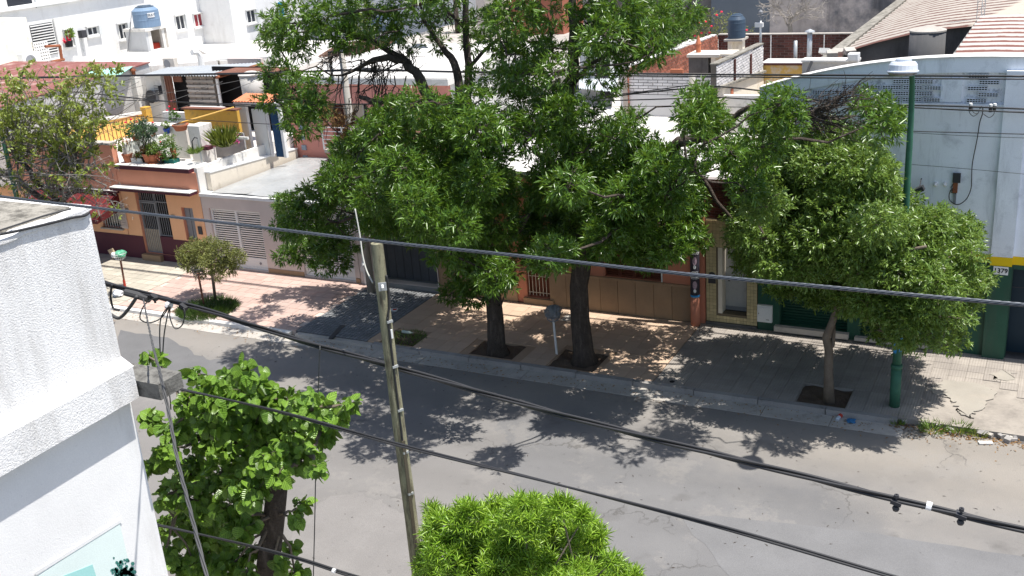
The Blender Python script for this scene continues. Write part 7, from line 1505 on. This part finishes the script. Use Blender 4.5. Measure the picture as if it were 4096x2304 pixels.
d = TD[:, None]*np.cos(tilt)[..., None]+(x[:, None]*np.cos(an)[..., None]+y[:, None]*np.sin(an)[..., None])*np.sin(tilt)[..., None]; pos = TP[:, None]-TD[:, None]*(np.linspace(0, .075, k)[None, :, None])
nr = TD[:, None]+rng.normal(size=(n, k, 3))*.25; L = .15*rng.uniform(.7, 1.2, (n, k))
scatter('crown', [(0, 0, 0), (-.5, .45, .02), (0, 1, -.16), (.5, .45, .02)], LEAF_F, pos.reshape(-1, 3), d.reshape(-1, 3), nr.reshape(-1, 3), L.ravel(), L_OLE, OT, wid=.017)
# ------------------------------------------------------------------ overhead cables
def span(pts, sag=0.0, n=24):
    pts = [np.array(p, float) for p in pts]; out = []
    for i in range(len(pts)-1):
        for t in np.linspace(0, 1, n)[:-1]:
            p = pts[i]*(1-t)+pts[i+1]*t; p = p-np.array([0, 0, sag*4*t*(1-t)]); out.append(p)
    out.append(pts[-1]); return out
def strands(parent, path, k, R, r, mat, turns=1.2, name='strand', seg=7):
    path = np.array(path); L = np.concatenate([[0], np.cumsum(np.linalg.norm(np.diff(path, axis=0), axis=1))])
    for j in range(k):
        pts = []
        for i, p in enumerate(path):
            t = path[min(i+1, len(path)-1)]-path[max(i-1, 0)]; t = t/np.linalg.norm(t); a = norm(np.cross(t, np.array([0, 0, 1.0]))); b_ = np.cross(a, t); q = L[i]*turns+2*math.pi*j/k
            pts.append(p+R*(math.cos(q)*a+math.sin(q)*b_))
        MB().tube(pts, r, seg).build(name, mat, parent, smooth=True)
def smooth(pts, m=10):
    pts = [np.array(p, float) for p in pts]; out = []
    for i in range(len(pts)-1):
        p0 = pts[max(i-1, 0)]; p1 = pts[i]; p2 = pts[i+1]; p3 = pts[min(i+2, len(pts)-1)]
        for t in np.linspace(0, 1, m+1)[:-1]: out.append(.5*((2*p1)+(-p0+p2)*t+(2*p0-5*p1+4*p2-p3)*t*t+(-p0+3*p1-3*p2+p3)*t**3))
    out.append(pts[-1]); return out
YA = 12.2
pa_ = [P(*q, Y=YA) for q in ((225, 690), (265, 712), (500, 775), (750, 855), (1000, 925), (1300, 1012), (1600, 1092), (1880, 1162), (2250, 1255), (2576, 1333), (2800, 1385))]
path = smooth(pa_, 16)
BA = thing('cable_bundle', 'thick bundle of black cables crossing the road from the white wall to lower right', 'cable', pa_[0]); strands(BA, path, 3, .027, .021, CABLE, 1.5)
for q in ((2255, 1262), (2418, 1296)):
    c = P(*q, Y=YA); cl = thing('cable_clamp', 'bolted black clamp on the thick cable bundle, %s of the white tape' % ('left' if q[0] < 2300 else 'right'), 'clamp', c, 'clamps on the thick cable bundle')
    MB().tube([c+np.array([0, -.02, -.11]), c+np.array([0, -.02, .11])], .014, 7).build('bolt', METALD, cl); MB().obox(c, (.13, .12, .05), Matrix.Rotation(.25, 3, 'Y')).build('clamp_plate', METALD, cl); MB().lathe(c+np.array([0, -.02, -.115]), [(.035, 0), (.045, .03), (.035, .06)], 8).build('nut', METALD, cl); MB().lathe(c+np.array([0, -.02, .07]), [(.03, 0), (.03, .04)], 8).build('nut', METALD, cl)
c0, c1 = P(2330, 1271, Y=YA), P(2344, 1275, Y=YA); o = MB().tube([c0, c1], .056, 10).build('white_tape', WHITET); props(o, 'white tape wrapped round the thick cable bundle', 'tape')
j0 = [P(*q, Y=YA-.02) for q in ((318, 735), (345, 742), (375, 752))]; o = MB().tube(smooth(j0, 5), .07, 10).build('splice_sleeve', CABLE_G); props(o, 'grey splice sleeve where the drop cable leaves the bundle', 'sleeve')
for i, q in enumerate(((388, 748), (462, 772))):
    c = P(*q, Y=YA-.06); cl = thing('tap_connector', 'black tap connector on the bundle, %s one near the white wall' % ('first' if i == 0 else 'second'), 'connector', c, 'tap connectors on the cable bundle'); MB().obox(c, (.13, .09, .07), Matrix.Rotation(.5, 3, 'Y')).build('connector_body', CABLE, cl); MB().tube([c, c+np.array([0, 0, -.1])], .02, 6).build('connector_bolt', CABLE, cl)
c = P(425, 768, Y=YA-.02); o = MB().tube([c+np.array([-.03, 0, .01]), c+np.array([.03, 0, -.01])], .075, 10).build('white_tie', WHITET); props(o, 'white tie holding the looped grey wires to the bundle', 'tie')
for i, (lb, pts) in enumerate((('large loop of grey wire hanging from the bundle near the wall', [(395, 748), (365, 765), (352, 800), (375, 812), (405, 800), (425, 772)]), ('long drooping grey wire loop below the white tie', [(425, 770), (405, 800), (402, 860), (408, 930), (425, 985), (430, 1030)]), ('narrow grey wire loop right of the drooping one', [(428, 770), (428, 800), (440, 826), (458, 818), (465, 790), (462, 775)]), ('short grey wire joining the drooping loop', [(427, 770), (420, 800), (412, 850), (408, 925)]))):
    rope('wire_loop', lb, [P(*q, Y=YA-.12-.02*i) for q in pts], .011, CABLE_G, 'wire', 'looped grey wires under the bundle')
rope('bracket_cable', 'bent black cable tail beside the white wall corner', [P(*q, Y=YA-.1) for q in ((345, 745), (325, 775), (300, 800), (275, 790), (262, 800))], .03, CABLE_G)
rope('bracket_cable', 'upper black cable hook beside the white wall corner', [P(*q, Y=YA-.05) for q in ((282, 716), (278, 745), (285, 775), (300, 780))], .02, CABLE)
dr = smooth([P(360, 750, Y=YA), P(380, 850, Y=9.0), P(400, 930, Y=6.6), P(425, 1040, Y=6.1), P(445, 1150, Y=5.7), P(475, 1270, Y=5.3), P(500, 1370, Y=5.0), P(525, 1470, Y=4.8)], 14)
DC = thing('twisted_drop_cable', 'twisted grey drop cable hanging steeply in front of the mulberry tree', 'cable', dr[0]); strands(DC, dr, 3, .0095, .0078, CABLE_G, 9.0)
st_ = smooth([P(*q, Y=6.3) for q in ((-60, 482), (0, 494), (300, 530), (600, 565), (950, 607), (1300, 643), (1700, 687), (2100, 724), (2576, 767), (2800, 785))], 40)
SC = thing('steel_cable', 'twisted steel cable running just above the wooden pole top', 'cable', st_[0]); strands(SC, st_, 5, .0078, .0058, STEELC, 24, seg=5)
for i, (lb, pts, Yq, r) in enumerate((('twin black cable crossing the oleander and mulberry trees', [(440, 976), (700, 1035), (1000, 1118), (1400, 1218), (1800, 1322), (2240, 1449), (2400, 1492)], 10.2, .0145), ('black cable at the bottom left in front of the mulberry trunk', [(385, 1318), (600, 1366), (750, 1405), (880, 1447), (1000, 1480)], 10.0, .0155))):
    t = thing('twin_cable', lb, 'cable', P(*pts[0], Y=Yq)); strands(t, smooth([P(*q, Y=Yq) for q in pts], 20), 2, r, r, CABLE, .6)
c = P(840, 1436, Y=9.97); o = MB().tube([c+np.array([-.02, 0, .004]), c+np.array([.02, 0, -.004])], .034, 8).build('white_tie', WHITET); props(o, 'white tie on the bottom left black cable', 'tie')
rope('hanging_wire', 'thin dark wire hanging straight down left of the wooden pole', [P(805, 870, Y=12.1), P(800, 1000, Y=12.05), P(795, 1150, Y=12.0), P(792, 1300, Y=11.95), P(788, 1460, Y=11.9)], .009, CABLE_G, 'wire')
rope('pole_rope', 'pale rope dropping to the wooden pole from the branches above', [P(893, 525, Y=12.4), P(905, 590, Y=12.3), P(912, 640, Y=12.2), P(922, 680, Y=12.1), P(938, 712, Y=12.0)], .011, M('pale_rope', (.42, .42, .38), bump=0), 'rope')
GRP = 'overhead lines along the far pavement'
def line(lb, pts, Y, r, mat=CABLE, m=12):
    rope('overhead_line', lb, [P(*q, Y=Y) for q in pts], r, mat, 'overhead line', GRP, 5)
line('thick upper overhead line passing in front of the red roof', [(-30, 196), (200, 192), (450, 187), (700, 182), (900, 175), (1150, 180), (1400, 183), (1760, 187), (2100, 189), (2600, 192)], 27.5, .026)
line('second upper overhead line just below the thickest one', [(-30, 200), (200, 194), (650, 185), (900, 178), (1150, 182), (1400, 188), (1760, 192), (2100, 196), (2600, 199)], 27.45, .018)
line('overhead line sloping down to the concrete pole through the terrace', [(120, 225), (250, 237), (400, 253), (560, 264), (700, 268), (880, 262), (1100, 262)], 27.4, .022)
line('second line through the terrace below the roof shed', [(100, 240), (260, 250), (420, 255), (600, 262), (880, 272)], 27.35, .016)
line('long thin line over the terrace pots', [(200, 283), (330, 292), (520, 303), (700, 313), (900, 316), (1250, 316)], 27.3, .012)
line('line rising to the concrete pole top from the left', [(1490, 244), (1600, 232), (1700, 219), (1762, 209)], 28.0, .013)
line('thick line below the concrete pole top', [(1490, 252), (1600, 235), (1755, 220), (1800, 217), (1920, 229), (2050, 250), (2200, 262), (2400, 267), (2600, 275)], 28.0, .022)
line('lower double line in front of the white roofs', [(1490, 254), (1700, 248), (1762, 243), (1900, 250), (2100, 258), (2250, 268), (2420, 276), (2600, 284)], 27.95, .018)
line('thin line at the foot of the white block wall', [(1490, 270), (1660, 267), (1760, 268), (1900, 270)], 27.9, .01)
line('black line crossing the blue wall at mid height', [(2255, 329), (2400, 333), (2600, 338)], 28.1, .012)
line('thin line just under the mid-height black line', [(2255, 331), (2400, 340), (2600, 348)], 28.1, .006)
line('thin sloping line low across the blue wall', [(2240, 410), (2400, 422), (2600, 440)], 28.1, .006)
line('lower line joining the wall drop cable on the blue wall', [(2240, 265), (2380, 275), (2500, 280), (2600, 282)], 28.15, .014)
o = rope('line_splice_box', 'fat black splice sleeve on the upper overhead line', [P(898, 174, Y=27.5), P(925, 176, Y=27.5), P(952, 177, Y=27.5)], .075, CABLE, 'splice', seg=10)
n_ = 0
for x0, y0, x1, y1 in ((20, 330, 345, 190), (60, 350, 350, 205), (0, 300, 360, 215), (80, 345, 420, 225), (0, 262, 330, 205), (40, 400, 380, 290), (0, 285, 400, 232), (150, 370, 640, 205), (315, 290, 560, 205), (300, 250, 640, 195), (20, 240, 360, 195)):
    n_ += 1; lb = ['steep thin wire from the bare tree up to the rusty chimney', 'thin wire a little right of the steepest one, ending by the rusty chimney', 'thin wire from the left picture edge to the white corner pillar', 'thin wire from the bare tree crossing to the stained shed wall', 'uppermost thin wire from the left picture edge over the red roof', 'thin wire over the yellow wall to the shed fan unit', 'thin wire from the left picture edge to the shed doorway', 'longest thin wire, rising from the yellow railing to the dark shed opening', 'thin wire rising from the terrace wall to the shed planks', 'thin wire running just under the corrugated shed roof', 'short thin wire along the red roof edge'][n_-1]; a, b_ = P(x0, y0, Y=27.6), P(x1, y1, Y=31); o = MB().tube(span([a, b_], .05, 14), .007, 4).build('house_wire', CABLE_G); props(o, lb, 'wire', 'thin service wires fanning over the left roofs')
wallw = [P((3600+x*.414)/1.59006, (300+y*.414)/1.59006, Y=28.3) for x, y in ((770, 330), (785, 303), (800, 320), (795, 380), (770, 460), (745, 620), (700, 850), (692, 1000), (685, 1100), (640, 1200), (560, 1252), (490, 1220), (473, 1170), (490, 1110))]
rope('wall_drop_cable', 'black cable dropping in a big loop down the pale blue wall', wallw, .013, CABLE)
for i, pts in enumerate(([(680, 310), (670, 360), (710, 398), (755, 370)], [(915, 320), (905, 380), (860, 410), (805, 375)], [(705, 310), (705, 355), (745, 375), (765, 350)])):
    rope('jumper_wire', ['left drooping jumper wire under the insulators on the blue wall', 'right drooping jumper wire under the insulators on the blue wall', 'small inner jumper wire under the insulators on the blue wall'][i], [P((3600+x*.414)/1.59006, (300+y*.414)/1.59006, Y=28.1) for x, y in pts], .008, CABLE, 'wire', 'jumper wires by the blue wall')
for i, (x, y) in enumerate(((682, 300), (876, 310), (915, 305))):
    c = P((3600+x*.414)/1.59006, (300+y*.414)/1.59006, Y=28.08); t = thing('line_insulator', ['left pin insulator on the line before the blue wall', 'middle pin insulator on the line before the blue wall', 'right pin insulator on the line before the blue wall'][i], 'insulator', c, 'pin insulators on the line'); MB().tube([c+np.array([0, 0, -.12]), c+np.array([0, 0, .02])], .04, 8).build('dark_body', METALD, t); MB().lathe(c+np.array([0, 0, .02]), [(.045, 0), (.04, .05), (.01, .06)], 8).build('glass_cap', METALW, t)
